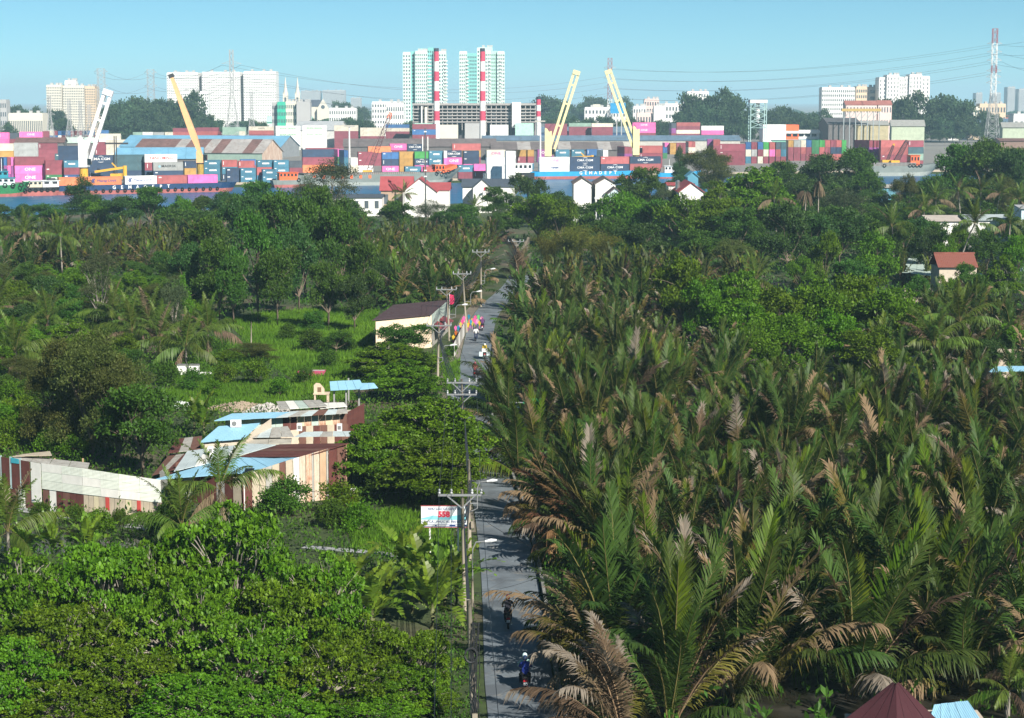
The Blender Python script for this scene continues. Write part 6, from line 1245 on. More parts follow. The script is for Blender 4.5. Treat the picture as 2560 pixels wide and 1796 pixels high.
def wire(a, b, sag, r, name, parent=None, n=14, mat=None):
    pts = [Vector(a).lerp(Vector(b), u) - Vector((0, 0, sag * 4 * u * (1 - u))) for u in np.linspace(0, 1, n)]; o = Vector(pts[0]); return MB().tube([p - o for p in pts], r, 3, cap=False).build(name, mat or WIRE, parent, o if parent is None else o)
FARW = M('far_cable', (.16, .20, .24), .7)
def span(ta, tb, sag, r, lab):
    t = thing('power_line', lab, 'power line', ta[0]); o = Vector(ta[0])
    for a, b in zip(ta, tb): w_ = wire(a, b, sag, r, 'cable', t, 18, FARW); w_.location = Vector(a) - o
span(T2[1], T1[1][:8], 8, .075, 'power cables between the two striped pylons'); span([P(2700, 60 + 26 * i, 1000) for i in range(6)][:6], T1[1][:6], 3, .075, 'power cables leaving the right-hand striped pylon')
span(T3[1], [P(1525 + (i % 2) * 8, 190 + 14 * i, 1500) for i in range(6)], 12, .075, 'power cables from the grey pylon to the striped one'); span(T4[1], T5[1], 5, .10, 'power cables between the two left pylons'); span(T5[1], T3[1], 6, .10, 'power cables from the dark wood to the housing complex')
# ---------------------------------------------------------------- far trees
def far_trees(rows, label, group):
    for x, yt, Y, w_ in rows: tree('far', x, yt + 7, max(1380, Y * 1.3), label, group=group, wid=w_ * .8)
far_trees([(300,246,1080,18),(330,240,1100,20),(365,238,1120,22),(400,246,1090,20),(435,258,1080,18),(280,262,1060,14),(350,262,1040,18),(410,275,1040,16),(310,280,1020,16)], 'tall dark tree of the wood left of the orange crane', 'dark wood left of the orange crane')
far_trees([(320,300,980,14),(350,305,960,16),(385,300,980,14),(480,290,1000,16),(510,282,1020,14),(540,292,1000,12)], 'dark bushy tree behind the far containers', 'trees behind the far container row')
tree('far', 470, 232, 1400, 'single tall tree beside the orange crane jib', wid=13); tree('far', 640, 300, 1380, 'low tree left of the green shed', wid=12)
far_trees([(10,262,1300,20),(40,258,1350,22),(70,262,1300,18),(100,275,1250,16),(140,268,1280,18),(60,285,1150,14),(20,300,1050,12),(160,290,1120,12)], 'tree at the far left of the city', 'trees at the far left')
far_trees([(855,248,1500,9),(880,262,1400,16),(850,270,1350,14),(860,288,1080,18),(890,292,1060,18),(920,295,1050,14),(800,292,1080,16),(1030,295,1040,12),(1050,300,1030,10),(905,262,1600,14),(960,268,1500,12)], 'tree between the church and the mint towers', 'trees between church and towers')
far_trees([(1376,234,1350,10),(1400,256,1300,9),(1390,290,1100,18),(1430,285,1120,20),(1470,290,1080,20),(1510,285,1100,22),(1550,294,1060,18),(1600,290,1080,20),(1640,295,1050,16),(1490,236,1600,12),(1500,240,1580,12),(1555,238,1600,10),(1450,250,1600,9),(1660,298,1050,16)], 'tree in the belt behind the cream cranes', 'tree belt behind the cream cranes')
for x, y, w_, lab in ((1745,236,22,'big dark tree, left of the two by the frame tower'),(1825,224,26,'big dark tree, right of the two by the frame tower')): tree('far', x, y, 1390, lab, wid=w_ * .9)
far_trees([(1770,255,1060,20),(1800,262,1040,20),(1720,270,1050,16),(1860,270,1060,16),(1790,290,1000,18),(1740,298,980,14),(1830,295,990,18),(1870,310,960,12),(1930,265,1150,22),(1970,260,1180,22),(2000,275,1120,18),(2040,268,1150,18),(1950,290,1080,20),(2020,295,1060,18),(1905,330,900,9),(2060,285,1100,16),(1990,312,980,12),(2085,320,960,12)], 'tree in the wood right of the frame tower', 'wood right of the frame tower')
for x, y, w_, lab in ((2243,244,18,'dark tree in front of the white twin towers'),(2330,233,24,'big dark tree right of the twin towers, left of two'),(2385,240,24,'big dark tree right of the twin towers, right of two')): tree('far', x, y, 1400, lab, wid=w_ * .9)
far_trees([(2290,272,1080,16),(2360,262,1100,20),(2420,280,1060,14),(2470,272,1120,16),(2500,300,960,14),(2450,310,930,16),(2400,305,940,18),(2350,315,920,18),(2300,318,910,16),(2260,322,900,14),(2530,312,920,14),(2210,322,900,10),(2540,330,880,12),(2480,330,880,14),(2370,290,1000,12),(2060,300,1000,12)], 'tree in the belt behind the right-hand quay', 'tree belt behind the right-hand quay')
rn2 = np.random.default_rng(21)
vv, ff, n = [], [], 0          # the wooded skyline far behind everything
for i in range(330):
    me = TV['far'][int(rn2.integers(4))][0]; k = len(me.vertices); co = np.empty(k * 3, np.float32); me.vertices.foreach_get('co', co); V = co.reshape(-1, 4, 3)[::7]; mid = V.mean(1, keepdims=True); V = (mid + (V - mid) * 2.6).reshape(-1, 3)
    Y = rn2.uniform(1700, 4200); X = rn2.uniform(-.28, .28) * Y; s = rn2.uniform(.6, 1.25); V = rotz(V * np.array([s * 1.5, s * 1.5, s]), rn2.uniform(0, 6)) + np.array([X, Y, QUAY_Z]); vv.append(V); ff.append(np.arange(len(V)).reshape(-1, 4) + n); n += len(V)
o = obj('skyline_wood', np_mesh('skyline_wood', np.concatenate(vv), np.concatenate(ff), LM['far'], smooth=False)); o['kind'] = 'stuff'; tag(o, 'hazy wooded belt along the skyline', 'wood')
# small houses of the city, too small to carry parts
HM = [FWHITE, FWHITE, FCREAM, FGREY, FWHITE, FTAN, FWHITE]; HR = [FRED, FGREY, FWHITE, M('rusty_far_roof', (.28, .2, .17), .9)]
hm_cache = {}
for i in range(210):
    Y = rn2.uniform(1450, 2700); X = rn2.uniform(-.262, .262) * Y; w_, d, h = rn2.uniform(6, 15), rn2.uniform(7, 12), rn2.uniform(4, 10); pit = rn2.random() < .45; key = (int(w_ // 3), int(h // 3), pit, i % 7)
    if key not in hm_cache:
        mb = MB(); mb.box(0, w_, 0, d, 0, h)
        if pit: mb.add([(-.4, -.4, h), (w_ + .4, -.4, h), (w_ + .4, d / 2, h + 2.6), (-.4, d / 2, h + 2.6), (w_ + .4, d + .4, h), (-.4, d + .4, h)], [(0,1,2,3), (3,2,4,5), (0,3,5), (1,4,2)], 1)
        else: mb.box(w_ * .2, w_ * .6, d * .3, d * .8, h + .003, h + 2.2, 1)
        for a in range(int(w_ / 3)):
            for b in range(int(h / 3.2)): mb.box(a * 3 + .9, a * 3 + 2.0, -.1, -.02, b * 3.2 + 1.2, b * 3.2 + 2.5, 2)
        hm_cache[key] = mb.mesh('town_house', [HM[i % 7], HR[i % 4], FWIN])
    tag(obj('town_house', hm_cache[key], None, (X, Y, QUAY_Z), rn2.uniform(-.4, .4)), 'small pale town house in the hazy built-up belt behind the port', 'house', 'town houses behind the port')
# ------------------------------------------------------------------ tin shacks, fence, houses
TIN = {'rust': M('tin_rust_red', (.13, .045, .038), .9, var=.35, scale=1.2, stain=(.07, .03, .028), stain_amt=.4, corr=('X', 3.4)), 'brown': M('tin_brown', (.17, .085, .065), .9, var=.3, scale=1.5, stain=(.10, .04, .03), stain_amt=.4, corr=('X', 3.4)), 'tan': M('tin_tan', (.50, .43, .33), .85, var=.25, scale=1.2, stain=(.28, .19, .12), stain_amt=.32, corr=('X', 3.4)), 'cream': M('tin_cream', (.62, .55, .38), .85, var=.2, scale=1.2, stain=(.42, .22, .12), stain_amt=.30, corr=('X', 3.4)), 'streak': M('tin_streaked', (.60, .46, .34), .85, var=.2, scale=1.6, stain=(.36, .14, .08), stain_amt=.48, corr=('X', 3.4)), 'mint': M('tin_mint', (.46, .56, .51), .75, var=.2, scale=1.2, stain=(.30, .34, .28), stain_amt=.3, corr=('X', 3.4)), 'white': M('tin_white', (.78, .77, .73), .75, var=.15, scale=1.2, stain=(.48, .42, .34), stain_amt=.3, corr=('X', 3.4)), 'pale': M('tin_pale_green', (.74, .78, .70), .75, var=.15, scale=.9, stain=(.45, .46, .40), stain_amt=.35, corr=('Z', 3.4)), 'grey': M('tin_grey', (.42, .41, .38), .8, var=.3, scale=1.1, stain=(.20, .15, .12), stain_amt=.4, corr=('X', 3.4)), 'blue': M('tin_blue', (.30, .56, .74), .5, var=.12, scale=.6, corr=('X', 3.2)), 'sky': M('tin_pale_blue_grey', (.50, .58, .60), .7, var=.18, scale=.8, stain=(.36, .34, .30), stain_amt=.34, corr=('X', 3.2)), 'wood': M('bare_wood', (.50, .34, .22), .9, var=.3, scale=2, vec=(3, 3, .4)), 'peel': M('peeling_board', (.62, .50, .40), .9, var=.2, scale=2, stain=(.42, .30, .22), stain_amt=.45)}
def vpanel(root, A, B, f0, f1, zb0, zb1, zt0, zt1, mat, out=.0, th=.03, name='panel'):
    """flat sheet standing on the line A-B between fractions f0..f1"""
    A, B = Vector((*A[:2], 0)), Vector((*B[:2], 0)); d = (B - A).normalized(); n = Vector((d.y, -d.x, 0))
    p, q = A.lerp(B, f0) + n * out, A.lerp(B, f1) + n * out; L = (q - p).length
    me = MB().add([(0, 0, zb0), (L, 0, zb1), (L, 0, zt1), (0, 0, zt0), (0, th, zb0), (L, th, zb1), (L, th, zt1), (0, th, zt0)], [(0,1,2,3), (7,6,5,4), (0,4,5,1), (1,5,6,2), (2,6,7,3), (3,7,4,0)]).mesh(name, mat)
    o = obj(name, me, root); o.matrix_local = Matrix.Translation(p - root.location) @ Matrix.Rotation(math.atan2(d.y, d.x), 4, 'Z'); return o
def sheet(root, pts, mat, th=.05, name='roof_sheet', n=1, across=True):
    """roof sheet(s) between four corner points given as (x px, y px, z): front-left, front-right, back-right, back-left"""
    c = [G(*p) - root.location for p in pts]
    for i in range(n):
        a, b = i / n + (.004 if n > 1 else 0), (i + 1) / n - (.004 if n > 1 else 0); off = Vector((0, 0, .012 * (i % 2)))
        MB().slab(c[0].lerp(c[1], a) + off, c[0].lerp(c[1], b) + off, c[3].lerp(c[2], b) + off, c[3].lerp(c[2], a) + off, th).build(name, mat[i % len(mat)] if isinstance(mat, list) else mat, root)
def zline(p, ypx): return P(0, ypx, p.y).z
T_ = TIN
# --- long fence of sheets along the path
F = [G(-40, 1255), G(108, 1277), G(210, 1291), G(300, 1300), G(405, 1306)]; FT = [zline(F[0], 1132), zline(F[1], 1158), zline(F[2], 1171), zline(F[3], 1185), zline(F[4], 1200)]; FMs = [zline(F[0], 1215), zline(F[1], 1222), zline(F[2], 1236), zline(F[3], 1246), zline(F[4], 1257)]
t = thing('tin_fence', 'long patchwork fence of corrugated sheets beside the canal path', 'fence', (F[1].x, F[1].y, 0))
for f0, f1, m, zt in ((0, .17, 'white', 0), (.18, .30, 'rust', 0), (.31, .45, 'peel', 0), (.46, .58, 'rust', 0), (.59, .70, 'white', 0), (.71, .98, 'brown', 0)): vpanel(t, F[0], F[1], f0, f1, 0, 0, FMs[0] + .15, FMs[1] + .15, T_[m])
for f0, f1, m in ((0, .13, 'rust'), (.16, .30, 'rust'), (.33, .46, 'rust'), (.50, .63, 'rust'), (.66, .80, 'rust'), (.82, .985, 'white')):
    zb = FMs[0] + .16 if f0 < .8 else .5; vpanel(t, F[0], F[1], f0, f1, zb, zb, FT[0] + (FT[1] - FT[0]) * f0 - .05, FT[0] + (FT[1] - FT[0]) * f1 - .05, T_[m], out=.05)
for f0, f1 in ((.135, .16), (.305, .33), (.465, .50), (.635, .66)): vpanel(t, F[0], F[1], f0, f1, FMs[0] + .1, FMs[0] + .1, FT[0] - .02, FT[0] - .02, M('pale_blue_trim', (.45, .58, .60), .7), out=.03)
for f0, f1 in ((.16, .30), (.50, .63)): vpanel(t, F[0], F[1], f0, f1, FT[0] - .45, FT[0] - .45, FT[0] - .06, FT[0] - .1, M('turquoise_trim', (.06, .36, .46), .6), out=.09)
for k, seq in ((1, ['brown', 'white', 'rust', 'brown', 'rust', 'rust']), (2, ['tan', 'tan', 'cream', 'tan', 'tan', 'tan', 'tan']), (3, ['tan', 'cream', 'tan', 'tan', 'tan', 'tan', 'peel'])):
    n = len(seq)
    for i, m in enumerate(seq): vpanel(t, F[k], F[k+1], (i + .02) / n, (i + .98) / n, 0, 0, FMs[k] + (FMs[k+1] - FMs[k]) * i / n + .1, FMs[k] + (FMs[k+1] - FMs[k]) * (i + 1) / n + .1, T_[m])
    for r_, (a, b) in enumerate(((0, .36), (.34, .70), (.68, 1.0))):
        for i in range(2): z = lambda f, u: (FMs[k] + (FMs[k+1] - FMs[k]) * u) + ((FT[k] + (FT[k+1] - FT[k]) * u) - (FMs[k] + (FMs[k+1] - FMs[k]) * u)) * f; vpanel(t, F[k], F[k+1], i / 2 + .003, (i + 1) / 2 - .003, z(a, i / 2), z(a, (i + 1) / 2), z(b, i / 2), z(b, (i + 1) / 2), T_['pale'] if (r_ + i + k) % 3 else T_['white'], out=.05 + .012 * r_)
for f, w_ in ((.62, .10), (.42, .09)): vpanel(t, F[2] if w_ > .095 else F[3], F[3] if w_ > .095 else F[4], f, f + w_, .7, .6, 1.6, 1.7, M('red_patch', (.50, .07, .06), .8), out=.04, name='red_patch')
# shed roofs just behind the fence at the left
t = thing('lean_to', 'low grey lean-to roof behind the patchwork fence', 'shed', G(120, 1240)); sheet(t, [(30, 1148, 3.1), (220, 1172, 2.9), (225, 1158, 2.9), (40, 1138, 3.1)], T_['grey'], n=4); sheet(t, [(30, 1141, 3.2), (130, 1138, 3.4), (125, 1128, 3.4), (55, 1136, 3.2)], T_['tan'], n=3)
for x in (60, 140, 210): p = G(x, 1243); MB().bar((p - t.location), (p - t.location) + Vector((0, 0, 2.9)), .1).build('post', T_['wood'], t)
# --- main shack
WL, W0, W1, W2 = G(400, 1243), G(604, 1276), G(866, 1243), G(880, 1215)
t = thing('tin_shack', 'big tin shack with blue and rust-brown roof beside the almond trees', 'shack', (W0.x, W0.y, 0))
zl, z0, z1 = 1.95, 2.35, zline(W1, 1110)
for i, m in enumerate(['grey', 'rust', 'rust', 'grey', 'rust', 'brown', 'rust', 'grey', 'rust', 'tan']): vpanel(t, WL, W0, (i + .02) / 10, (i + .98) / 10, .0, .0, zl + (z0 - zl) * i / 10, zl + (z0 - zl) * (i + 1) / 10, T_[m])
seq = [('rust', .10), ('tan', .07), ('tan', .06), ('grey', .06), ('tan', .07), ('brown', .06), ('tan', .07), ('white', .06), ('peel', .06), ('streak', .06), ('grey', .02), ('peel', .055), ('wood', .065), ('grey', .02), ('rust', .085), ('brown', .09)]; a = 0; tot = sum(w_ for _, w_ in seq)
for m, w_ in seq: f0, f1 = a / tot, (a + w_) / tot; vpanel(t, W0, W1, f0 + .002, f1 - .002, 0, 0, z0 + (z1 - z0) * f0 ** .75, z0 + (z1 - z0) * f1 ** .75, T_[m], out=random.choice([0, .02, .035])); a += w_
for i, m in enumerate(['brown', 'rust', 'brown']): vpanel(t, W1, W2, (i + .02) / 3, (i + .98) / 3, 0, 0, z1 - .05, z1 - .3, T_[m])
sheet(t, [(384, 1199, 1.98), (640, 1180, 2.55), (595, 1143, 2.75), (500, 1165, 2.35)], T_['blue'], n=5); sheet(t, [(640, 1179, 2.56), (766, 1141, 3.35), (700, 1138, 3.0), (595, 1143, 2.76)], T_['blue'], n=4)
sheet(t, [(764, 1142, 3.36), (872, 1108, 4.08), (700, 1111, 3.05), (597, 1142, 2.80)], [T_['rust'], T_['rust'], T_['rust'], T_['brown'], T_['rust'], T_['rust'], T_['rust']], n=7)
for f in (0, .25, .5, .75, 1): p = W0.lerp(W1, f) - Vector((W0.x, W0.y, 0)); MB().bar((p.x, p.y + .15, 0), (p.x, p.y + .15, z0 + (z1 - z0) * f ** .75 - .1), .1).build('post', T_['wood'], t)
MB().bar(G(612, 1278) - t.location, G(612, 1278) - t.location + Vector((0, -.1, 2.6)), .07).build('pipe', WHITE, t); p = G(622, 1180, 2.6) - t.location; MB().slab(p + Vector((-.3, -.35, .05)), p + Vector((.35, -.3, .05)), p + Vector((.4, .1, .25)), p + Vector((-.25, .1, .25)), .04).build('solar_panel', GLASS, t)
t = thing('tin_shack', 'shack with pale mint roof between the blue-roofed hut and the big shack', 'shack', G(560, 1195)); sheet(t, [(434, 1178, 2.2), (590, 1142, 2.75), (612, 1110, 2.75), (468, 1128, 2.4)], [T_['sky'], T_['sky'], T_['white']], n=6); sheet(t, [(592, 1141, 2.76), (642, 1126, 2.85), (690, 1112, 2.85), (612, 1109, 2.76)], T_['sky'], n=3); 
A_, B_ = G(440, 1228), G(600, 1192)
for i, m in enumerate(['brown', 'rust', 'tan', 'brown']): vpanel(t, A_, B_, (i + .02) / 4, (i + .98) / 4, 0, 0, 2.15, 2.2, T_[m])
t = thing('tin_shack', 'collapsed dark rusty roofs left of the mint-roofed shack', 'shack', G(440, 1190)); sheet(t, [(380, 1188, 1.2), (450, 1170, 1.8), (500, 1130, 2.0), (420, 1140, 1.5)], [T_['brown'], T_['grey'], T_['rust']], n=4); sheet(t, [(420, 1132, 1.8), (500, 1125, 2.0), (505, 1090, 2.1), (440, 1098, 1.9)], [T_['rust'], T_['grey'], T_['brown']], n=3); MB().box(-1, 3, 0, 3.5, 0, 1.1).build('wall', T_['brown'], t)
# --- blue-roofed hut with the air conditioner
h = thing('plaster_hut', 'small plastered hut with bright blue roof and an outdoor unit', 'hut', G(560, 1180, 0)); a, b = G(508, 1104, 2.62), G(607, 1096, 2.72); c = G(640, 1062, 3.3); PL = M('plaster', (.55, .47, .38), .9, var=.2, scale=.9, stain=(.36, .32, .27), stain_amt=.35)
vpanel(h, a, b, 0, 1, 0, 0, 2.58, 2.68, PL, name='wall'); vpanel(h, b, Vector((b.x + 1.6, b.y + 5.5, 0)), 0, 1, 0, 0, 2.68, 3.4, PL, name='wall'); sheet(h, [(499, 1106, 2.62), (611, 1097, 2.75), (650, 1058, 3.45), (546, 1066, 3.3)], T_['blue'], n=4)
ac = thing('air_conditioner', 'white outdoor air conditioner unit on the blue hut roof', 'air conditioner', G(590, 1068, 3.28)); MB().box(-.42, .42, -.15, .17, 0, .58).build('case', WHITE, ac); MB().prism([(-.12 + .2 * math.cos(q), .29 + .2 * math.sin(q)) for q in np.linspace(0, 6.283, 13)[:-1]], -.17, -.155).build('fan_grille', M('grille_grey', (.2, .2, .2), .6), ac)
for x, y, z, lab in ((527, 1136, 2.55, 'white outdoor unit on the mint roof'), (749, 1077, 2.6, 'white outdoor unit against the striped back shed'), (849, 1078, 2.6, 'white outdoor unit at the right end of the back shed')):
    ac = thing('air_conditioner', lab, 'air conditioner', G(x, y, z)); MB().box(-.2, .2, -.2, .2, 0, .6).build('case', WHITE, ac); MB().box(-.13, .13, -.22, -.202, .15, .45).build('fan_grille', MATS['grille_grey'], ac)
# --- mid roofs and back shed
t = thing('tin_shack', 'low weathered roofs between the hut and the striped back shed', 'shack', G(700, 1150)); sheet(t, [(612, 1094, 2.5), (735, 1092, 2.5), (720, 1066, 2.7), (640, 1072, 2.6)], [T_['grey'], T_['sky'], T_['grey']], n=4); sheet(t, [(735, 1092, 2.6), (896, 1090, 2.7), (880, 1078, 2.8), (760, 1080, 2.75)], [T_['sky'], T_['sky'], T_['grey']], n=5); sheet(t, [(612, 1112, 2.2), (728, 1108, 2.2), (730, 1096, 2.3), (614, 1098, 2.3)], M('stained_concrete', (.42, .40, .35), .9, var=.3, stain=(.12, .11, .1), stain_amt=.4), .12, n=2)
A_, B_ = G(748, 1140), G(872, 1133)
for i, m in enumerate(['brown', 'tan', 'rust', 'brown', 'tan', 'rust', 'brown']): vpanel(t, A_, B_, (i + .02) / 7, (i + .98) / 7, 0, 0, 2.45, 2.45, T_[m])
vpanel(t, G(612, 1150), A_, .01, .99, 0, 0, 2.0, 2.2, PL, name='wall')
t = thing('tin_shack', 'long striped shed of mint, cream and rusty sheets at the back', 'shack', G(700, 1118)); A_, B_ = G(564, 1122), G(868, 1110)
for i, m in enumerate(['cream', 'mint', 'cream', 'cream', 'mint', 'streak', 'mint', 'mint', 'rust', 'rust', 'cream', 'streak', 'mint', 'streak', 'cream', 'streak', 'brown']): vpanel(t, A_, B_, (i + .015) / 17, (i + .985) / 17, 0, 0, 2.55, 2.7, T_[m], out=.01 * (i % 3))
vpanel(t, B_, B_ + Vector((1.2, 4, 0)), .01, .99, 0, 0, 2.7, 2.9, T_['rust']); sheet(t, [(535, 1052, 2.55), (690, 1044, 2.65), (725, 1030, 2.85), (580, 1034, 2.8)], T_['blue'], n=5); sheet(t, [(690, 1044, 2.66), (870, 1033, 2.8), (868, 1022, 3.0), (725, 1029, 2.86)], [T_['sky'], T_['grey'], T_['sky'], T_['brown'], T_['sky'], T_['grey']], n=6)
t = thing('tin_shack', 'scatter of flat roof sheets behind the striped shed', 'shack', G(760, 1080)); sheet(t, [(700, 1024, 1.8), (820, 1016, 1.8), (800, 1000, 1.8), (690, 1004, 1.8)], [T_['grey'], T_['white'], T_['mint'], T_['grey']], n=5); sheet(t, [(800, 1022, 1.6), (868, 1016, 1.6), (860, 1006, 1.6), (800, 1008, 1.6)], T_['white'], n=3); MB().box(-1.5, 4, 0, 3, 0, 1.5).build('wall', PL, t)
# open tin roof on posts, little shrine house
t = thing('open_shelter', 'light blue tin roof on posts beside the tall almond tree', 'shelter', G(868, 1030)); sheet(t, [(826, 976, 2.5), (912, 972, 2.6), (900, 950, 3.1), (824, 954, 3.0)], T_['blue'], n=4); sheet(t, [(900, 974, 2.6), (945, 970, 2.6), (935, 958, 2.9), (905, 958, 2.9)], T_['blue'], n=2)
for x, y in ((836, 1040), (866, 1040), (898, 1036), (872, 1010)): p = G(x, y) - t.location; MB().bar(p, p + Vector((0, 0, 2.5)), .14).build('post', M('grey_post', (.3, .3, .3), .9), t)
t = thing('shrine', 'weathered little concrete shrine on four legs above the shacks', 'shrine', G(803, 1018)); PE = M('shrine_plaster', (.62, .50, .38), .9, var=.25, scale=2, stain=(.4, .3, .22), stain_amt=.35); s = .043
for x, y in ((-.55, -.3), (.65, -.3), (-.55, .5), (.65, .5)): MB().box(x - .08, x + .08, y - .08, y + .08, 0, 1.25).build('leg', PE, t)
MB().box(-.7, .8, -.45, .65, 1.25, 1.38).build('shelf', PE, t); MB().prism([(-.65, 1.38), (.35, 1.38), (.35, 1.75), (.2, 2.0), (-.1, 2.3), (-.45, 2.35), (-.65, 2.15)], -.3, -.1).build('arched_back', PE, t); MB().box(-.3, .05, -.33, -.302, 1.5, 1.95).build('niche', M('niche_brown', (.2, .13, .08), .9), t)
# heaps
def heap(x, y, rx, h, n, s, mat, label, name='rubble_heap', seed=1):
    p = G(x, y); rnd = np.random.default_rng(seed); t = thing(name, label, 'heap', (p.x, p.y, 0)); mb = MB()
    for i in range(n):
        a, r = rnd.uniform(0, 6.28), rnd.random() ** .6; q = Vector((math.cos(a) * r * rx, math.sin(a) * r * rx * .7, h * (1 - r ** 1.3) * rnd.uniform(.7, 1.0))); k = s * rnd.uniform(.5, 1.3); m4 = Matrix.Translation(q) @ Matrix.Rotation(rnd.uniform(0, 3), 4, Vector(rnd.normal(size=3)).normalized())
        v = [m4 @ Vector((x_ * k, y_ * k, z_ * k * .8)) for x_, y_, z_ in ((1, .1, 0), (-.2, 1, .1), (-1, -.2, 0), (.2, -1, -.1), (.1, 0, .9), (0, .1, -.8))]
        mb.add(v, [(0,1,4), (1,2,4), (2,3,4), (3,0,4), (1,0,5), (2,1,5), (3,2,5), (0,3,5)])
    o = mb.build('stones', mat, t); o['kind'] = 'stuff'
    MB().lathe([(rx * .95, 0), (rx * .6, h * .45), (rx * .2, h * .8), (.02, h * .85)], 0, 0, 12).build('core', mat, t, sc=(1, .7, 1))
heap(668, 1034, 2.3, .95, 420, .2, M('pale_rubble', (.44, .42, .40), .95, var=.2), 'heap of white rubble behind the striped shed')
heap(600, 1022, 3.2, .7, 420, .12, M('sand', (.36, .29, .22), .95, var=.2), 'heap of grey-brown sand beside the white rubble', 'sand_heap', 2); heap(450, 1020, 1.8, .6, 160, .2, M('junk_white', (.5, .52, .52), .9), 'small heap of white debris behind the banana plant', 'debris_heap', 3)
t = thing('scrap_sheet', 'pale mint sheets leaning by the debris heap', 'sheets', G(430, 1030)); sheet(t, [(410, 1022, .2), (455, 1016, .3), (450, 1004, .7), (420, 1008, .6)], T_['mint'], n=3)
# white tanks, pink boats, barrel, chairs
for x, lab in ((456, 'white square tank, left of two by the pond'), (486, 'white square tank, right of two by the pond')):
    t = thing('water_tank', lab, 'tank', G(x, 936)); MB().box(-.5, .5, -.5, .5, 0, 1.0).build('body', WHITE, t); MB().box(-.55, .55, -.55, .55, 1.0, 1.06).build('lid', M('tank_rim', (.2, .2, .2), .7), t)
t = thing('sacks', 'white sacks lying beside the square tanks', 'sacks', G(495, 938)); 
for i in range(4): MB().lathe([(.05, 0), (.35, .08), (.38, .25), (.1, .4)], .4 * i, .1 * (i % 2), 8).build('sack', WHITE, t, sc=(1, .7, .8))
for x, y, c, lab in ((765, 940, (.5, .05, .14), 'dark pink tub in the grass'), (795, 938, (.42, .06, .14), 'faded pink tub right of the dark one')): t = thing('tub', lab, 'tub', G(x, y)); MB().prism([(-.7, 0), (.7, 0), (.85, .5), (-.85, .5)], -.5, .5).build('shell', M('pink_tub_%d' % x, c, .6), t); MB().box(-.72, .72, -.42, .42, .45, .503).build('inside', M('tub_inside', (.5, .4, .42), .8), t)
t = thing('barrel', 'grey barrel near the left picture edge', 'barrel', G(42, 1062)); MB().lathe([(.38, 0), (.42, .3), (.42, .8), (.36, 1.05)], 0, 0, 12).build('shell', M('barrel_grey', (.42, .42, .40), .7), t); MB().lathe([(.36, 1.05), (.36, 1.09)], 0, 0, 12).build('lid', M('barrel_lid', (.34, .33, .31), .7), t)
CH = M('plastic_white', (.75, .75, .74), .5)
def chair(x, y, m, lab, z=0):
    t = thing('plastic_chair', lab, 'chair', G(x, y)); MB().box(-.22, .22, -.22, .22, .4, .44).build('seat', m, t); MB().box(-.22, .22, .18, .22, .44, .85).build('backrest', m, t)
    for i, j in ((-.19, -.19), (.19, -.19), (-.19, .19), (.19, .19)): MB().bar((i, j, 0), (i * .9, j * .9, .4), .05).build('leg', m, t)
chair(868, 1254, CH, 'white plastic chair outside the big shack'); chair(876, 1258, M('plastic_magenta', (.6, .04, .25), .5), 'magenta plastic stool-chair outside the big shack'); chair(881, 1251, CH, 'white plastic chair farther from the big shack')
# --- cream house with brown roof by the road
B0, B1, B2 = G(940, 884), G(1079, 869), G(1121, 828); CREAMW = M('cream_render', (.78, .62, .46), .85, var=.1, scale=.6); t = thing('roadside_house', 'cream-walled house with dark brown roof beside the road', 'house', (B1.x, B1.y, 0)); zf = zline(B1, 787); zk = zline(B2, 752)
vpanel(t, B0, B1, 0, 1, 0, 0, zf, zf, CREAMW, name='wall'); vpanel(t, B1, B2, 0, 1, zf * .55, zf * .55, zf, zk, T_['mint'], name='side_sheeting'); vpanel(t, B1, B2, 0, 1, 0, 0, zf * .54, zf * .54, T_['grey'], name='side_wall')
BR = M('dark_brown_roof', (.075, .045, .05), .85, var=.2, scale=.4, corr=('X', 1.8)); a, b = B0 + (B0 - B1).normalized() * .5, B1; d = (B2 - B1); 
for i in range(5):
    u, v = i / 5, (i + 1) / 5 - .004; p = lambda f: a.lerp(b, f); off = Vector((0, -.35, 0)); MB().slab(p(u) + off - t.location + Vector((0, 0, zf + .05)), p(v) + off - t.location + Vector((0, 0, zf + .05)), p(v) + d - t.location + Vector((0, 0, zk + .1)), p(u) + d - t.location + Vector((0, 0, zk + .1)), .08).build('roof_sheet', BR, t)
for f, w_ in ((.1, .25), (.45, .25)): p0 = B1.lerp(B2, f); p1 = B1.lerp(B2, f + w_); n = Vector((d.y, -d.x, 0)).normalized(); MB().slab(p0 + n * 1.3 - t.location + Vector((0, 0, 1.9)), p1 + n * 1.3 - t.location + Vector((0, 0, 1.9)), p1 - t.location + Vector((0, 0, 2.5)), p0 - t.location + Vector((0, 0, 2.5)), .06).build('awning', M('maroon_awning', (.22, .05, .06), .8), t)
t = thing('sheet_fence', 'grey sheet fence along the road below the kite stall', 'fence', G(1150, 865)); A_, B_ = G(1136, 892), G(1163, 836)
for i in range(8): vpanel(t, A_, B_, (i + .02) / 8, (i + .98) / 8, 0, 0, 1.6, 1.6, T_['grey'] if i % 3 else T_['white'])
t = thing('striped_post', 'red and white striped post in front of the cream wall', 'post', G(962, 905)); 
for i in range(5): MB().cyl(0, 0, .35 * i, .35 * i + .348, .09, n=8).build('band', CR if i % 2 else CW, t)
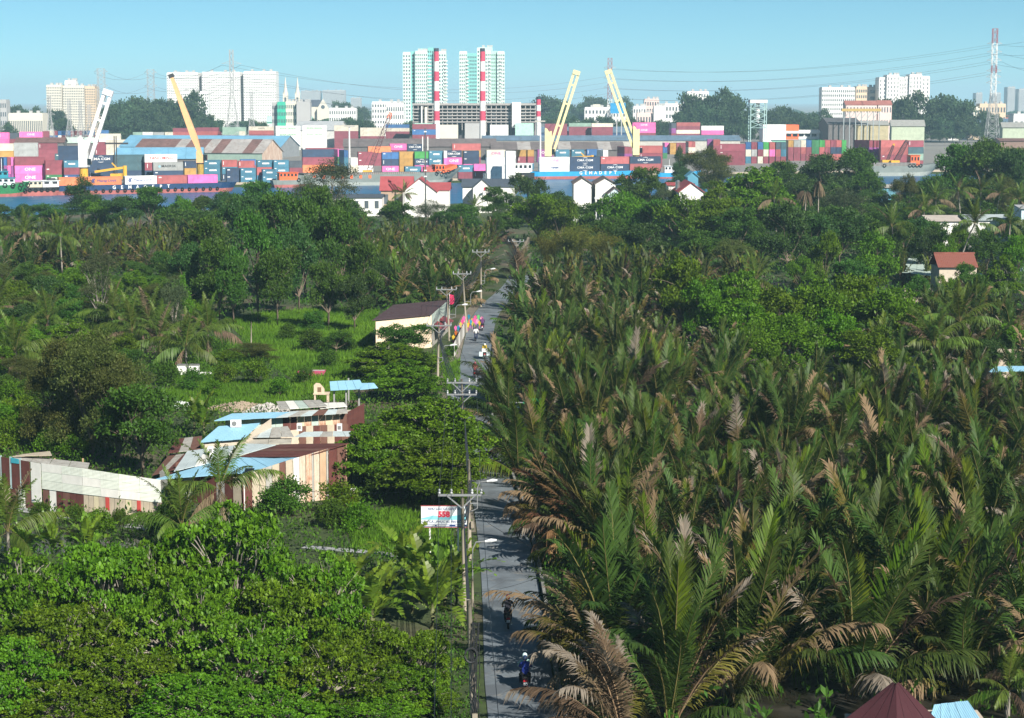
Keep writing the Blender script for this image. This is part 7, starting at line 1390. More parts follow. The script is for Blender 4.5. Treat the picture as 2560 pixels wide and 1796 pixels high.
# flag and kite stall
t = thing('flag', 'pink-red flag on a pole beside the brown-roofed house', 'flag', G(1124, 815)); MB().cyl(0, 0, 0, 4.2, .03, n=5).build('pole', WHITE, t); MB().add([(0.03, 0, 4.1), (.55, .05, 4.0), (.65, .1, 3.3), (.5, .03, 2.8), (.03, 0, 2.7), (.0, -.02, 3.4)], [(0,5,4,3,2,1)]).build('cloth', M('flag_red', (.68, .03, .12), .7), t)
KC = [(.75, .50, .03), (.72, .18, .03), (.02, .30, .48), (.70, .60, .12), (.62, .05, .20), (.70, .10, .32), (.45, .12, .50), (.75, .30, .42), (.10, .40, .12)]
kx = [(1140, 850), (1146, 845), (1152, 838), (1158, 832), (1162, 830), (1166, 828), (1160, 815), (1168, 812), (1172, 822), (1176, 818), (1180, 816), (1183, 822), (1187, 814), (1190, 812), (1193, 818), (1196, 811), (1199, 814), (1202, 809), (1205, 813), (1170, 806), (1178, 808), (1186, 806), (1194, 805), (1145, 838), (1155, 824), (1210, 808)]
for i, (x, y) in enumerate(kx):
    p = G(x, y + 10); c = KC[i % 9]; t = thing('kite', 'bright coloured kite hanging at the roadside kite stall', 'kite', (p.x - .3, p.y, 0), random.uniform(-.5, .5), 'kites at the roadside stall', .6); z = 1.1 + .8 * (i % 3) * .6 + (1.2 if 3 <= i <= 5 else 0)
    MB().cyl(0, .02, 0, z + .9, .012, n=4).build('stick', T_['wood'], t); MB().add([(0, 0, z + .75), (-.34, -.02, z + .35), (0, 0, z - .55), (.34, -.02, z + .35)], [(0,1,2), (0,2,3)]).build('sail', M('kite_%d' % (i % 9), tuple(v * .72 for v in c), .7), t); MB().slab((-.05, -.01, z - 1.1), (.06, -.01, z - 1.1), (.05, -.01, z - .5), (-.05, -.01, z - .5), .006).build('tail', M('kite_%d' % ((i + 4) % 9), KC[(i + 4) % 9], .7), t)
# ------------------------------------------------------------------ houses at the river and on the right
HWALL = M('house_white', (.80, .79, .77), .8, var=.08); REDT = M('red_roof_tiles', (.36, .08, .09), .8, var=.2, scale=.6, corr=('Y', 1.5)); SLT = M('slate_roof', (.07, .09, .12), .8, var=.2); BGR = M('brown_grey_tiles', (.17, .135, .13), .85, var=.2); PALEB = M('pale_blue_wall', (.55, .68, .74), .8)
Zn = 0.0
house('river_house', 'white gabled house with red roof behind the phone mast', 1008, 1092, 0, 478, 443, 500, 12, HWALL, REDT, cols=0, gable_front=True, z0=Zn); house('river_house', 'red-roofed house with brown gable left of the white one', 953, 1030, 0, 474, 441, 514, 9, M('brown_plaster', (.42, .30, .22), .9), REDT, cols=3, z0=Zn); house('river_house', 'low white wing with red roof right of the phone mast', 1076, 1123, 0, 474, 456, 507, 9, HWALL, REDT, cols=0, z0=Zn)
house('river_house', 'white house with slate roof and flag on the riverbank', 1157, 1288, 0, 466, 447, 530, 12, HWALL, SLT, cols=0, z0=Zn); house('river_house', 'white gable front of the slate-roofed house', 1183, 1229, 0, 468, 446, 520, 8, HWALL, SLT, cols=0, gable_front=True, z0=Zn)
t = thing('flag', 'small red flag hanging on the white gable', 'flag', P(1218, 520, 518).xy.to_3d()); MB().cyl(0, 0, 0, P(0, 466, 518).z, .05, n=5).build('pole', WHITE, t); MB().add([(0, 0, P(0, 467, 518).z), (-.9, -.1, P(0, 470, 518).z), (-.9, -.1, P(0, 477, 518).z), (0, 0, P(0, 474, 518).z)], [(0,1,2,3)]).build('cloth', MATS['flag_red'], t)
house('river_house', 'dark-roofed riverside house left of the red roofs', 828, 955, 0, 493, 485, 505, 9, HWALL, SLT, cols=5, z0=Zn)
house('river_house', 'white house gable, left of the twin gables', 1434, 1478, 0, 458, 441, 480, 14, HWALL, BGR, cols=0, gable_front=True, z0=Zn); house('river_house', 'white house gable, right of the twin gables', 1488, 1538, 0, 458, 441, 479, 14, HWALL, BGR, cols=0, gable_front=True, z0=Zn); house('river_house', 'flat white block between the twin gables', 1478.5, 1487.5, 0, 459, 456, 484, 8, HWALL, BGR, cols=0, z0=Zn); house('garage_annex', 'pale blue annex with small gable in front of the twin gables', 1519, 1556, 0, 484, 467, 455, 8, PALEB, BGR, cols=2, gable_front=True, z0=Zn)
t = thing('carport', 'white-framed glass carport beside the pale blue annex', 'carport', P(1490, 520, 452).xy.to_3d()); 
for x in (0, 1.3, 2.6): MB().box(x, x + .15, 0, .15, 0, P(0, 498, 452).z).build('post', WHITE, t)
MB().box(-.3, 3.0, -.2, 3, P(0, 498, 452).z, P(0, 495, 452).z).build('roof', WHITE, t); MB().box(.2, 2.6, .5, .6, 0, P(0, 499, 452).z).build('glass', GLASS, t)
house('bungalow', 'white bungalow with red roof and gable left of the great almond', 1697, 1757, 0, 478, 452, 440, 16, HWALL, REDT, cols=4, gable_front=True, z0=Zn); house('bungalow', 'low red roof behind the steel water tank', 1670, 1712, 0, 462, 456, 455, 8, HWALL, REDT, cols=0, z0=Zn)
t = thing('water_tank', 'shiny steel water tank on the bungalow roof', 'tank', P(1694, 500, 448).xy.to_3d()); SS = M('stainless', (.6, .6, .6), .25, metal=.9); z = P(0, 472, 448).z; MB().cyl(0, 0, 0, z, .5, n=8).build('stand', HWALL, t); MB().lathe([(.55, z), (.55, z + 1.6), (.4, z + 1.85), (.1, z + 1.95)], 0, 0, 14).build('shell', SS, t)
t = thing('water_tank', 'steel water tank behind the slate roof', 'tank', P(1213, 500, 545).xy.to_3d()); z = P(0, 447, 545).z; MB().cyl(0, 0, 0, z, .5, n=8).build('stand', HWALL, t); MB().lathe([(.6, z), (.6, z + 1.4), (.2, z + 1.6)], 0, 0, 14).build('shell', SS, t)
house('blue_shed', 'small blue shed under the dark riverside trees', 1718, 1744, 0, 440, 428, 520, 8, M('blue_wall', (.10, .30, .42), .7), M('blue_shed_roof', (.14, .38, .5), .6), cols=1, gable_front=True, z0=Zn)
house('riverside_shed', 'tin shed with rust-stained roof below the right-hand barge', 2195, 2262, 0, 468, 461, 520, 10, M('shed_blue_wall', (.12, .3, .4), .8), T_['grey'], cols=2, z0=Zn); house('long_shed', 'long white shed with grey roof behind the leaning coconut palm', 2420, 2555, 0, 549, 536, 350, 9, HWALL, M('grey_blue_roof', (.40, .46, .48), .7), cols=0, z0=Zn); house('long_shed', 'long shed with brownish roof left of the leaning coconut palm', 2322, 2425, 0, 551, 538, 352, 9, HWALL, M('buff_roof', (.45, .40, .36), .8), cols=0, z0=Zn)
house('concrete_house', 'blue-grey house cut by the right picture edge', 2552, 2620, 0, 520, 512, 340, 8, PALEB, M('grey_slab', (.35, .36, .38), .8), cols=3, rows=2, z0=Zn)
# tiled house: every row of tiles is built
Y = 292; t = thing('tiled_house', 'house with red tiled roof behind the palms on the right', 'house', P(2343, 720, Y).xy.to_3d()); k = 1 / ppm(Y); L = (2447 - 2343) * k; he = P(0, 668, Y).z; hr = P(0, 634, Y + 3).z; MB().box(.3, L - .3, .3, 6, 0, he - .05).build('wall', PL, t); TILE = M('roof_tile', (.24, .085, .065), .85, var=.45, scale=1.4); tm_ = MB().slab((0, 0, 0), (.26, 0, 0), (.26, .40, .02), (0, .40, .02), .05).mesh('tile', TILE); n_r, n_c = 9, int(L / .27); sl_ = math.atan2(hr - he, 3.3); step = 3.3 / math.cos(sl_) / n_r
for i in range(n_r):
    for j in range(n_c):
        d_ = i * step; o = obj('tile', tm_, t, (j * .27 + .005, -.2 + d_ * math.cos(sl_), he - .05 + d_ * math.sin(sl_) + .02)); o.rotation_euler = (sl_, 0, 0)
MB().slab((L, 6.6, he - .1), (0, 6.6, he - .1), (0, 3.12, hr), (L, 3.12, hr), .08).build('roof', TILE, t); MB().bar((0, 3.1, hr + .05), (L, 3.1, hr + .05), .25).build('ridge', TILE, t)
for i in range(3): MB().box(.8 + i * 1.8, 1.6 + i * 1.8, .25, .302, .9, 2.0).build('window', GLASS, t)
t = thing('tin_shack', 'pale tin roofs left of the red tiled house', 'shack', P(2280, 720, 285).xy.to_3d()); sheet(t, [(2255, 682, 2.3), (2330, 690, 2.3), (2325, 648, 2.6), (2260, 645, 2.6)], T_['mint'], n=4); MB().box(-1, 3, .3, 2, 0, 2.1).build('wall', PL, t)
t = thing('tin_shack', 'pale blue tin roof in front of the red tiled house', 'shack', P(2400, 750, 268).xy.to_3d()); sheet(t, [(2370, 712, 2.3), (2462, 708, 2.4), (2455, 684, 2.7), (2380, 686, 2.6)], T_['blue'], n=4); MB().box(-1.2, 2.5, .3, 2, 0, 2.1).build('wall', PL, t)
t = thing('tin_shack', 'blue tin roof edge showing above the palms at the right', 'shack', P(2520, 980, 208).xy.to_3d()); sheet(t, [(2470, 930, 3.2), (2600, 926, 3.2), (2600, 915, 3.4), (2490, 916, 3.4)], T_['blue'], n=4); MB().box(-1.2, 2.5, .3, 2, 0, 3.0).build('wall', PL, t)
# roofs in the lower right corner
t = thing('corner_house', 'maroon pitched roof in the lower right corner', 'house', Vector((*G(2230, 1800, 3.0).xy, 0))); MR = M('maroon_roof', (.060, .018, .024), .75, var=.35, scale=.5, stain=(.16, .10, .10), stain_amt=.3)
sheet(t, [(2098, 1808, 3.0), (2243, 1850, 3.0), (2240, 1712, 4.4), (2232, 1705, 4.4)], MR, n=4); sheet(t, [(2243, 1850, 3.0), (2350, 1806, 3.0), (2246, 1706, 4.4), (2240, 1712, 4.39)], MR, n=4); MB().box(-1.7, 1.4, .3, 1.8, 0, 2.7).build('wall', PL, t)
t = thing('corner_house', 'light blue tin roof right of the maroon corner roof', 'house', Vector((*G(2410, 1790, 2.6).xy, 0))); sheet(t, [(2320, 1812, 2.6), (2480, 1840, 2.6), (2420, 1752, 2.9), (2335, 1762, 2.9)], T_['blue'], n=5); MB().box(-1.2, 1.0, .5, 1.8, 0, 2.3).build('wall', PL, t)
# ------------------------------------------------------------------ billboard
p = G(1075, 1392); t = thing('billboard', 'white and blue billboard reading 558 beside the utility pole', 'sign', (p.x, p.y, 0)); s = (p.y) / FPX; zc = lambda y: P(0, y, p.y).z; xa, xb = (1053 - 1075) * s, (1169 - 1075) * s; z0, z1 = zc(1318), zc(1266); W_, H_ = xb - xa, z1 - z0
MB().box(xa, xb, 0, .06, z0, z1).build('panel', M('sign_white', (.72, .76, .78), .5, var=.05), t); MB().prism([(xa + .02, z0 + H_ * .42), (xa + W_ * .25, z0 + H_ * .55), (xa + W_ * .55, z0 + H_ * .50), (xb - .02, z0 + H_ * .62), (xb - .02, z0 + H_ * .34), (xa + .02, z0 + H_ * .36)], -.006, -.001).build('blue_swoosh', M('sign_cyan', (.25, .62, .72), .5), t); MB().box(xa + .02, xb - .02, -.006, -.001, z0 + .02, z0 + H_ * .12).build('blue_strip', M('sign_navy', (.02, .05, .2), .5), t)
for w_, sz, f, m, b in (('KHU CÂU CÁ GIẢI TRÍ', .20, .87, M('sign_dark_blue', (.03, .05, .22), .5), .004), ('558', .50, .60, M('sign_red', (.70, .03, .08), .5), .03), ('CÂU CÁ - PHỤC VỤ ĂN UỐNG', .205, .25, MATS['sign_dark_blue'], .004)): obj('lettering', text_mesh(w_, sz, b, 'CENTER', .004), t, ((xa + xb) / 2, -.012, z0 + H_ * f), mat=m)
for x0_, x1_ in ((.05, .3), (.34, .62), (.75, .92)): MB().box(xa + W_ * x0_, xa + W_ * x1_, -.009, -.0065, z0 + H_ * .05, z0 + H_ * .085).build('small_print', WHITE, t)
for x in (0, W_ * .62): MB().box(x - .05, x + .05, .061, .16, 0, z0 + .3).build('post', WHITE, t)
for (a, b, c, d) in ((xa - .03, xb + .03, z0 - .04, z0), (xa - .03, xb + .03, z1, z1 + .04)): MB().box(a, b, -.02, .08, c, d).build('frame', M('sign_frame', (.35, .08, .08), .6), t)
# ------------------------------------------------------------------ utility poles, lamps, cables
PC = M('concrete_pole', (.30, .265, .21), .9, var=.2, scale=1.5, stain=(.22, .19, .15), stain_amt=.35); STL = M('galvanised_arm', (.22, .23, .24), .5, var=.1); INS = M('insulator', (.36, .38, .40), .35); LMPM = M('lamp_head', (.70, .72, .74), .5)
UP = {}
def upole(key, xt, yt, xb, yb, lab, arms=(), lamp=None, r=.115, extra=()):
    b = G(xb, yb); H = P(xt, yt, b.y).z; tx = P(xt, yt, b.y).x - b.x; t = thing('utility_pole', lab, 'utility pole', (b.x, b.y, 0)); MB().tube([(0, 0, -.2), (tx * .5, 0, H * .5), (tx, 0, H)], [r * 1.2, r, r * .75], 8).build('post', PC, t, smooth=True); tips = []
    for zoff, wl, wr in arms:
        z = H - zoff; a = MB().box(tx - wl, tx + wr, -.2, -.1, z - .06, z + .06).build('cross_arm', STL, t); 
        for sd, wv in ((-1, wl), (1, wr)):
            MB().bar((tx, -.15, z - .75), (tx + sd * wv * .62, -.15, z - .05), .07).build('brace', STL, t)
        for x in (tx - wl + .06, tx - wl * .45, tx + wr * .5, tx + wr - .06):
            MB().lathe([(.04, z + .06), (.09, z + .12), (.05, z + .2), (.08, z + .28), (.03, z + .36)], x, -.15, 7).build('insulator', INS, t); tips.append(Vector((b.x + x, b.y - .15, z + .34)))
    if lamp:
        lx, lz, hx, hz = lamp; pts = [(tx * .6, -.1, lz - .25), (lx, -.1, lz), (lx, -.1, lz + (hz - lz) * .75), (lx + (hx - lx) * .25, -.1, hz - .05), (hx, -.1, hz)]
        MB().tube(pts, .04, 6).build('lamp_bracket', STL, t); MB().tube([(hx - .05, -.1, hz - .01), (hx + .3, -.1, hz + .05), (hx + .62, -.1, hz + .07)], [.06, .11, .05], 7).build('lamp_head', LMPM, t)
        MB().box(min(tx * .6, lx), max(tx * .6, lx), -.14, -.06, lz + .3, lz + .36).build('bracket_tie', STL, t)
    for (x0, x1, z0_, z1_, m) in extra: MB().box(x0, x1, -.32, -.15, z0_, z1_).build('meter_box', m, t)
    UP[key] = (b, Vector((b.x + tx, b.y, H)), tips); return t
upole('n0', 1172, 1500, 1188, 1852, 'nearest concrete utility pole wound with cables at the lower edge', lamp=None, r=.15, extra=((-.12, .12, 1.0, 1.35, PC),))
upole('n1', 1155, 1225, 1163, 1527, 'utility pole with a wide cross-arm in front of the billboard', [(.28, 1.35, 1.15)])
upole('n2', 1172, 1150, 1174, 1402, 'taller utility pole with street lamp just behind the billboard', lamp=(.5, 3.4, 1.15, 5.15), extra=((.1, .3, 2.2, 2.6, PC),))
upole('l2', 1181, 1440, 1182, 1528, 'low street lamp post beside the road near the bananas', lamp=(.0, 2.2, .75, 4.1), r=.07)
upole('n3', 1154, 948, 1162, 1150, 'utility pole with double cross-arms between the almond trees', [(.28, 1.2, 1.25), (1.25, 1.2, 1.25)])
upole('n4', 1097, 807, 1094, 965, 'utility pole in front of the cream house', [(.3, 1.25, 1.3)], lamp=(.55, 2.6, 1.35, 4.2)); upole('n5', 1116, 720, 1124, 852, 'utility pole at the corner of the brown-roofed house', [(.2, 1.25, 1.25)], lamp=(.75, 2.9, 1.6, 4.4)); upole('n6', 1156, 677, 1167, 832, 'utility pole above the kite stall', [(.4, 1.2, 1.1)], lamp=(.5, 3.6, 1.3, 5.2)); upole('n7', 1202, 625, 1203, 768, 'utility pole at the far bend of the road', [(.3, 1.2, 1.2)], lamp=(.5, 3.4, 1.4, 5.4)); upole('n8', 1290, 601, 1292, 700, 'lone utility pole in front of the bamboo', [(.2, 1.3, 1.3)])
upole('n9', 1506, 546, 1508, 640, 'far utility pole among the bright trees', [(.2, 1.3, 1.3)])
upole('w1', 945, 635, 945, 690, 'thin pole standing in the palms left of the road', [], r=.1); upole('c1', 628, 805, 628, 895, 'thin pale pole on the grass clearing', [], r=.08); upole('c2', 333, 735, 334, 790, 'thin pale pole behind the young coconut palms', [], r=.08)
seqk = ['n0', 'n1', 'n2', 'n3', 'n4', 'n5', 'n6', 'n7', 'n8']
cb = thing('cable_bundle', 'thick tangled bundle of black cables running from pole to pole', 'cables', tuple(UP['n0'][0])); o0 = UP['n0'][0]
for i, (a, b) in enumerate(zip(seqk, seqk[1:])):
    (ba, ta, _), (bb, tb, _) = UP[a], UP[b]
    for q in range(7):
        za, zb_ = ta.z * .80 - .12 * q, tb.z * .80 - .12 * q; w_ = wire(Vector((ta.x + .12 * (q % 2) + .05, ta.y - .15, za)) , Vector((tb.x + .1, tb.y - .15, zb_)), .25 + .12 * q, .028, 'cable', cb); w_.location = w_.location - Vector((o0.x, o0.y, 0))
(ba, ta, _) = UP['n0']; rnd_ = np.random.default_rng(4)
for q in range(9):       # cables dropping along the near poles
    x = ta.x + .12 + .04 * q; pts = [Vector((x + rnd_.normal(0, .05), ta.y - .22, z)) - o0 for z in np.linspace(.3, ta.z * .85, 12)]; MB().tube(pts, .022, 4, cap=False).build('drop_cable', WIRE, cb)
hv = thing('overhead_wires', 'bare overhead wires strung between the cross-arm insulators', 'cables', tuple(UP['n1'][0])); o1 = UP['n1'][0]
for a, b in (('n1', 'n3'), ('n3', 'n4'), ('n4', 'n5'), ('n5', 'n6'), ('n6', 'n7'), ('n7', 'n8')):
    for q in (0, 1, 3): w_ = wire(UP[a][2][q], UP[b][2][q], .5, .016, 'wire', hv); w_.location = w_.location - o1
for q, xx in ((0, 1085), (1, 1128), (3, 1250)): w_ = wire(UP['n1'][2][q], P(xx, 1830, 62), .5, .016, 'wire', hv); w_.location = w_.location - o1
w_ = wire(UP['n2'][1] - Vector((0, 0, 3.2)), P(1352, 1378, 118), .2, .02, 'wire', hv); w_.location = w_.location - o1; w_ = wire(UP['l2'][1] - Vector((0, 0, 1.0)), P(1345, 1444, 112), .15, .012, 'wire', hv); w_.location = w_.location - o1
w_ = wire(UP['n4'][1] - Vector((0, 0, .6)), G(1030, 822, 3.2), .3, .02, 'wire', hv); w_.location = w_.location - o1; w_ = wire(UP['n1'][2][0], G(640, 1212, 2.6), .4, .016, 'wire', hv); w_.location = w_.location - o1
# ring of wound-up cable on the near poles, street-name plate across the road
rg = MB().tube([(ta.x + .1 + .28 * math.cos(q), ta.y - .3, ta.z * .62 + .34 * math.sin(q)) for q in np.linspace(0, 6.283, 14)], .05, 5, cap=False).build('cable_coil', WIRE); tag(rg, 'coil of spare black cable hung on the nearest pole', 'cables')
t = thing('road_sign', 'green plate on a bracket half hidden by palms across the road', 'sign', G(1264, 1110)); zs_ = P(0, 1018, t.location.y).z; MB().cyl(0, 0, 0, zs_ + 1.0, .06, n=6).build('post', M('sign_post_wood', (.40, .33, .2), .9), t); MB().box(-.6, 1.6, -.05, .05, zs_ + .35, zs_ + .43).build('bracket', STL, t); MB().box(1.5, 3.0, -.08, .02, zs_ + .3, zs_ + .75).build('plate', M('sign_green', (.02, .30, .12), .6), t)
# phone mast behind the palms
Y = 500; p = P(1063, 320, Y); t = thing('phone_mast', 'slim dark phone mast with white antenna panels before the port', 'mast', (p.x, Y, 0)); MB().cyl(0, 0, 0, p.z, .20, .14, 8).build('mast', M('mast_grey', (.10, .11, .12), .7, var=.3), t); zc = lambda y: P(0, y, Y).z
for x, y0, y1 in ((-.65, 378, 342), (.65, 376, 342)): MB().box(x - .10, x + .10, -.2, .1, zc(y0), zc(y1)).build('antenna_panel', WHITE, t)
for y in (328, 425, 440): MB().box(-.3, .35, -.35, .3, zc(y + 3), zc(y)).build('equipment_box', WHITE, t)
for z in np.linspace(2, p.z - 2, 16): MB().box(-.26, .26, -.03, .03, z, z + .06).build('step', MATS['mast_grey'], t)
# ------------------------------------------------------------------ motorbikes and riders (bike faces local +y)
SKIN = M('skin', (.36, .21, .14), .6, var=.05); BK = M('bike_black', (.015, .015, .018), .35, spec=.5); CHR = M('bike_metal', (.45, .45, .46), .3, metal=.8); TYR = M('bike_tyre', (.012, .012, .012), .9); RLITE = M('tail_lamp', (.55, .02, .03), .3); PLATE = M('number_plate', (.75, .76, .76), .5); SEATM = M('bike_seat', (.02, .02, .02), .7)
def motorbike(p, rz, label, paintc, sc=.92, mirrors=True):
    t = thing('motorbike', label, 'motorbike', p, rz, None, sc); bm_ = M('bike_paint_%02d%02d%02d' % tuple(int(c * 99) for c in paintc), paintc, .3, spec=.5, var=.05)
    for y in (-.62, .62):
        pts = [(0, y + .24 * math.cos(a), .29 + .24 * math.sin(a)) for a in np.linspace(0, 6.283, 15)]; w_ = MB().tube(pts, .055, 6, cap=False).build('wheel', TYR, t, smooth=True); MB().tube([(-.05, y, .29), (.05, y, .29)], .15, 10).build('rim', CHR, w_)
    MB().prism([(-.11, .34), (.11, .34), (.13, .62), (.10, .74), (-.10, .74), (-.13, .62)], -.85, .05).build('rear_body', bm_, t); MB().add([(-.09, -.8, .74), (.09, -.8, .74), (.14, -.3, .76), (-.14, -.3, .76), (.10, .12, .70), (-.10, .12, .70), (-.09, -.8, .82), (.09, -.8, .82), (.13, -.3, .85), (-.13, -.3, .85), (.09, .12, .78), (-.09, .12, .78)], [(6,7,8,9), (9,8,10,11), (0,1,7,6), (4,5,11,10), (1,2,8,7), (2,4,10,8), (3,0,6,9), (5,3,9,11), (1,0,3,2), (2,3,5,4)]).build('seat', SEATM, t)
    MB().prism([(-.20, .25), (.20, .25), (.24, .55), (.20, .95), (.08, 1.02), (-.08, 1.02), (-.20, .95), (-.24, .55)], .28, .42).build('leg_shield', bm_, t); MB().box(-.17, .17, -.05, .30, .25, .32).build('footboard', BK, t); MB().prism([(-.07, .5), (.07, .5), (.05, .62), (-.05, .62)], .45, .88).build('front_mudguard', bm_, t)
    MB().tube([(0, .62, .29), (0, .45, .70), (0, .34, 1.02)], .035, 6).build('fork', CHR, t); MB().tube([(-.34, .20, 1.04), (-.15, .32, 1.05), (.15, .32, 1.05), (.34, .20, 1.04)], .02, 6).build('handlebar', BK, t); MB().lathe([(.02, .98), (.11, 1.02), (.09, 1.12), (.02, 1.14)], 0, .40, 10).build('headlamp', M('headlamp_glass', (.7, .72, .74), .2), t)
    if mirrors:
        for s in (-1, 1): m = MB().tube([(s * .24, .28, 1.05), (s * .30, .26, 1.25)], .012, 5).build('mirror', BK, t); MB().lathe([(.07, 0), (.07, .015)], 0, 0, 10).build('mirror_glass', M('mirror_glass', (.7, .75, .8), .1), m, (s * .30, .25, 1.27))
    MB().box(-.10, .10, -.90, -.85, .62, .70).build('tail_lamp', RLITE, t); MB().box(-.095, .095, -.93, -.915, .44, .58).build('number_plate', PLATE, t); MB().box(-.07, .07, -.934, -.931, .47, .50).build('plate_mark', BK, t); MB().tube([(.16, .0, .25), (.18, -.5, .30), (.18, -.85, .34)], [.03, .05, .045], 7).build('exhaust', CHR, t); MB().prism([(-.06, .50), (.06, .50), (.05, .60), (-.05, .60)], -.9, -.6).build('rear_mudguard', BK, t)
    return t
def person_mesh(joints, bones, mats, bone_mat, name):
    """one continuous body: skin over the joints; faces take the cloth of the nearest bone"""
    names = list(joints); idx = {n: i for i, n in enumerate(names)}; me = bpy.data.meshes.new(name); me.from_pydata([joints[n][0] for n in names], [(idx[a], idx[b]) for a, b in bones], []); o = bpy.data.objects.new(name, me)
    sk = o.modifiers.new('skin', 'SKIN'); sk.use_smooth_shade = True; sv = me.skin_vertices[0].data
    for n in names: r = joints[n][1]; sv[idx[n]].radius = (r, r) if not hasattr(r, '__len__') else r
    sv[idx['pelvis']].use_root = True; o.modifiers.new('sub', 'SUBSURF').levels = 2
    m2 = evaluated(o); m2.materials.clear()
    for m in mats: m2.materials.append(m)
    segs = [(Vector(joints[a][0]), Vector(joints[b][0]), k) for (a, b), k in zip(bones, bone_mat)]
    for f in m2.polygons:
        c = f.center; best = 1e9
        for a, b, k in segs:
            d = b - a; u = max(0, min(1, (c - a).dot(d) / d.length_squared)); e = (c - a - d * u).length
            if e < best: best = e; f.material_index = k
        f.use_smooth = True
    return m2
BONES = [('pelvis','belly'),('belly','chest'),('chest','neck'),('neck','head'),('head','crown'),('chest','sh_l'),('sh_l','el_l'),('el_l','wr_l'),('wr_l','ha_l'),('chest','sh_r'),('sh_r','el_r'),('el_r','wr_r'),('wr_r','ha_r'),('pelvis','hip_l'),('hip_l','kn_l'),('kn_l','an_l'),('an_l','to_l'),('pelvis','hip_r'),('hip_r','kn_r'),('kn_r','an_r'),('an_r','to_r')]
BM_ = [0, 0, 0, 2, 2, 0, 0, 0, 2, 0, 0, 0, 2, 1, 1, 1, 3, 1, 1, 1, 3]
def rider(p, rz, label, shirt, trousers, helmet, sc=.92, y=0.0, hands='bars', cap=None):
    sx = {}
    J = {'pelvis': ((0, y - .12, .92), .15), 'belly': ((0, y - .09, 1.12), .15), 'chest': ((0, y - .02, 1.36), (.19, .14)), 'neck': ((0, y + .02, 1.52), .06), 'head': ((0, y + .06, 1.62), .09), 'crown': ((0, y + .06, 1.72), .085)}
    for s, n in ((-1, 'l'), (1, 'r')):
        J['sh_' + n] = ((s * .2, y - .02, 1.42), .075); hy = .24 if hands == 'bars' else y + .38
        J['el_' + n] = ((s * .30, y + .16, 1.22), .05); J['wr_' + n] = ((s * (.31 if hands == 'bars' else .14), hy - .04, 1.09), .035); J['ha_' + n] = ((s * (.30 if hands == 'bars' else .1), hy + .04, 1.07), .04)
        J['hip_' + n] = ((s * .11, y - .08, .90), .11); J['kn_' + n] = ((s * (.17 if hands == 'bars' else .24), y + .32, .80), .075); J['an_' + n] = ((s * (.15 if hands == 'bars' else .24), y + .20, .40), .045); J['to_' + n] = ((s * (.16 if hands == 'bars' else .25), y + .38, .34), .045)
    key = lambda c: M('cloth_%02d%02d%02d' % tuple(int(v * 99) for v in c), c, .85, var=.15, scale=3)
    t = tag(obj('person', person_mesh(J, BONES, [key(shirt), key(trousers), SKIN, key((.05, .04, .04))], BM_, 'person'), None, p, rz, sc), label, 'person')
    if helmet is not None:
        g = MB().lathe([(.115, 1.58), (.128, 1.63), (.125, 1.70), (.10, 1.77), (.05, 1.81), (.004, 1.82)], 0, y + .055, 12); g.build('helmet', M('helmet_%02d%02d%02d' % tuple(int(v * 99) for v in helmet), helmet, .25, spec=.5, var=.03), t, smooth=True); MB().box(-.09, .09, y + .15, y + .20, 1.63, 1.65).build('visor', BK, t)
    return t
def road_heading(x, y):
    d = RD - np.array([x, y]); i = int(np.argmin((d ** 2).sum(1))); i = min(i, len(RD) - 2); t_ = RD[i+1] - RD[i]; return math.atan2(-t_[0], t_[1])
def on_road(x, y): p = G(x, y, .05); return p, road_heading(p.x, p.y)
p, h = on_road(1312, 1722); motorbike(p, h, 'red-tailed motorbike carrying two people up the road', (.10, .02, .03), 1.0); rider(p, h, 'pillion rider in blue jacket and dark helmet on the near motorbike', (.02, .04, .28), (.02, .02, .03), (.02, .04, .10), 1.0, -.42, 'lap'); rider(p, h, 'driver in pale teal top and white helmet on the near motorbike', (.30, .48, .46), (.10, .06, .12), (.55, .72, .76), 1.0, .02)
p, h = on_road(1270, 1566); motorbike(p, h, 'dark motorbike ahead under the overhanging fronds', (.03, .02, .03), 1.0); rider(p, h, 'rider in black jacket and red helmet under the overhanging fronds', (.018, .018, .024), (.03, .02, .03), (.48, .05, .05), 1.0, -.05)
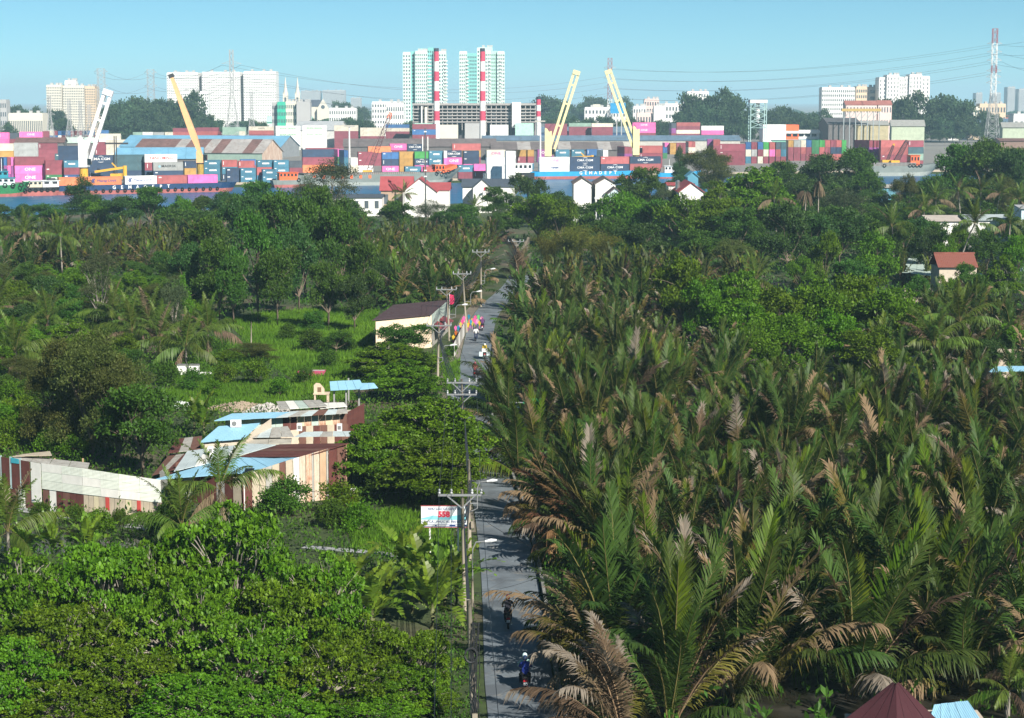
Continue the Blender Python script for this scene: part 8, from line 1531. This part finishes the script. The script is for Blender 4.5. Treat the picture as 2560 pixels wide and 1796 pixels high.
p, h = on_road(1190, 852); motorbike(p, h + math.pi, 'dark motorbike coming towards us below the kite stall', (.02, .03, .07)); rider(p, h + math.pi, 'rider in white shirt coming towards us below the kite stall', (.72, .72, .72), (.03, .03, .05), (.05, .05, .06), .95, -.05)
p, h = on_road(1212, 897); motorbike(p, h, 'motorbike loaded with white boxes and a yellow sack', (.03, .03, .04)); rider(p, h, 'rider in yellow top on the loaded motorbike', (.62, .42, .05), (.05, .05, .06), (.65, .66, .66), .95, .1)
r_ = Matrix.Rotation(h, 3, 'Z')
for dx, dz, w_, hh, c, lab in ((-.42, .35, .42, .5, (.55, .66, .70), 'pale blue box slung on the left of the loaded motorbike'), (.42, .35, .42, .5, (.55, .66, .70), 'pale blue box slung on the right of the loaded motorbike'), (0, .84, .62, .42, (.74, .74, .73), 'white box on the seat of the loaded motorbike'), (0, 1.28, .5, .3, (.70, .46, .03), 'yellow sack on top of the white box')):
    q = p + r_ @ Vector((dx, -.5, dz)); b = tag(obj('cargo_box', MB().prism([(-w_/2, 0), (w_/2, 0), (w_/2, hh * .9), (w_/2 * .9, hh), (-w_/2 * .9, hh), (-w_/2, hh * .9)], -.22, .22).mesh('cargo_box', M('cargo_%02d%02d' % (c[0] * 99, c[1] * 99), c, .6)), None, q, h), lab, 'box')
p, h = on_road(1206, 826); motorbike(p, h, 'purple-hung motorbike beside the kite stall', (.12, .02, .10)); rider(p, h, 'rider in dark purple top beside the kite stall', (.10, .03, .12), (.03, .03, .04), (.30, .05, .20), .95, -.05)
p, h = on_road(1188, 945); motorbike(p, h, 'motorbike half hidden behind the double-arm pole', (.04, .03, .03)); rider(p, h, 'rider in dark red top half hidden behind the double-arm pole', (.22, .04, .06), (.03, .03, .04), (.25, .05, .07), .95, -.05)
bpy.data.scenes.remove(TMP)
p, h = on_road(1272, 1508); t = thing('manhole_cover', 'dark round cover in the road ahead of the motorbikes', 'cover', p, h); MB().cyl(0, 0, 0, .02, .32, n=14).build('plate', M('iron_plate', (.03, .032, .035), .6), t); MB().cyl(0, 0, 0, .012, .40, n=14).build('ring', M('ring_concrete', (.22, .22, .22), .9), t)
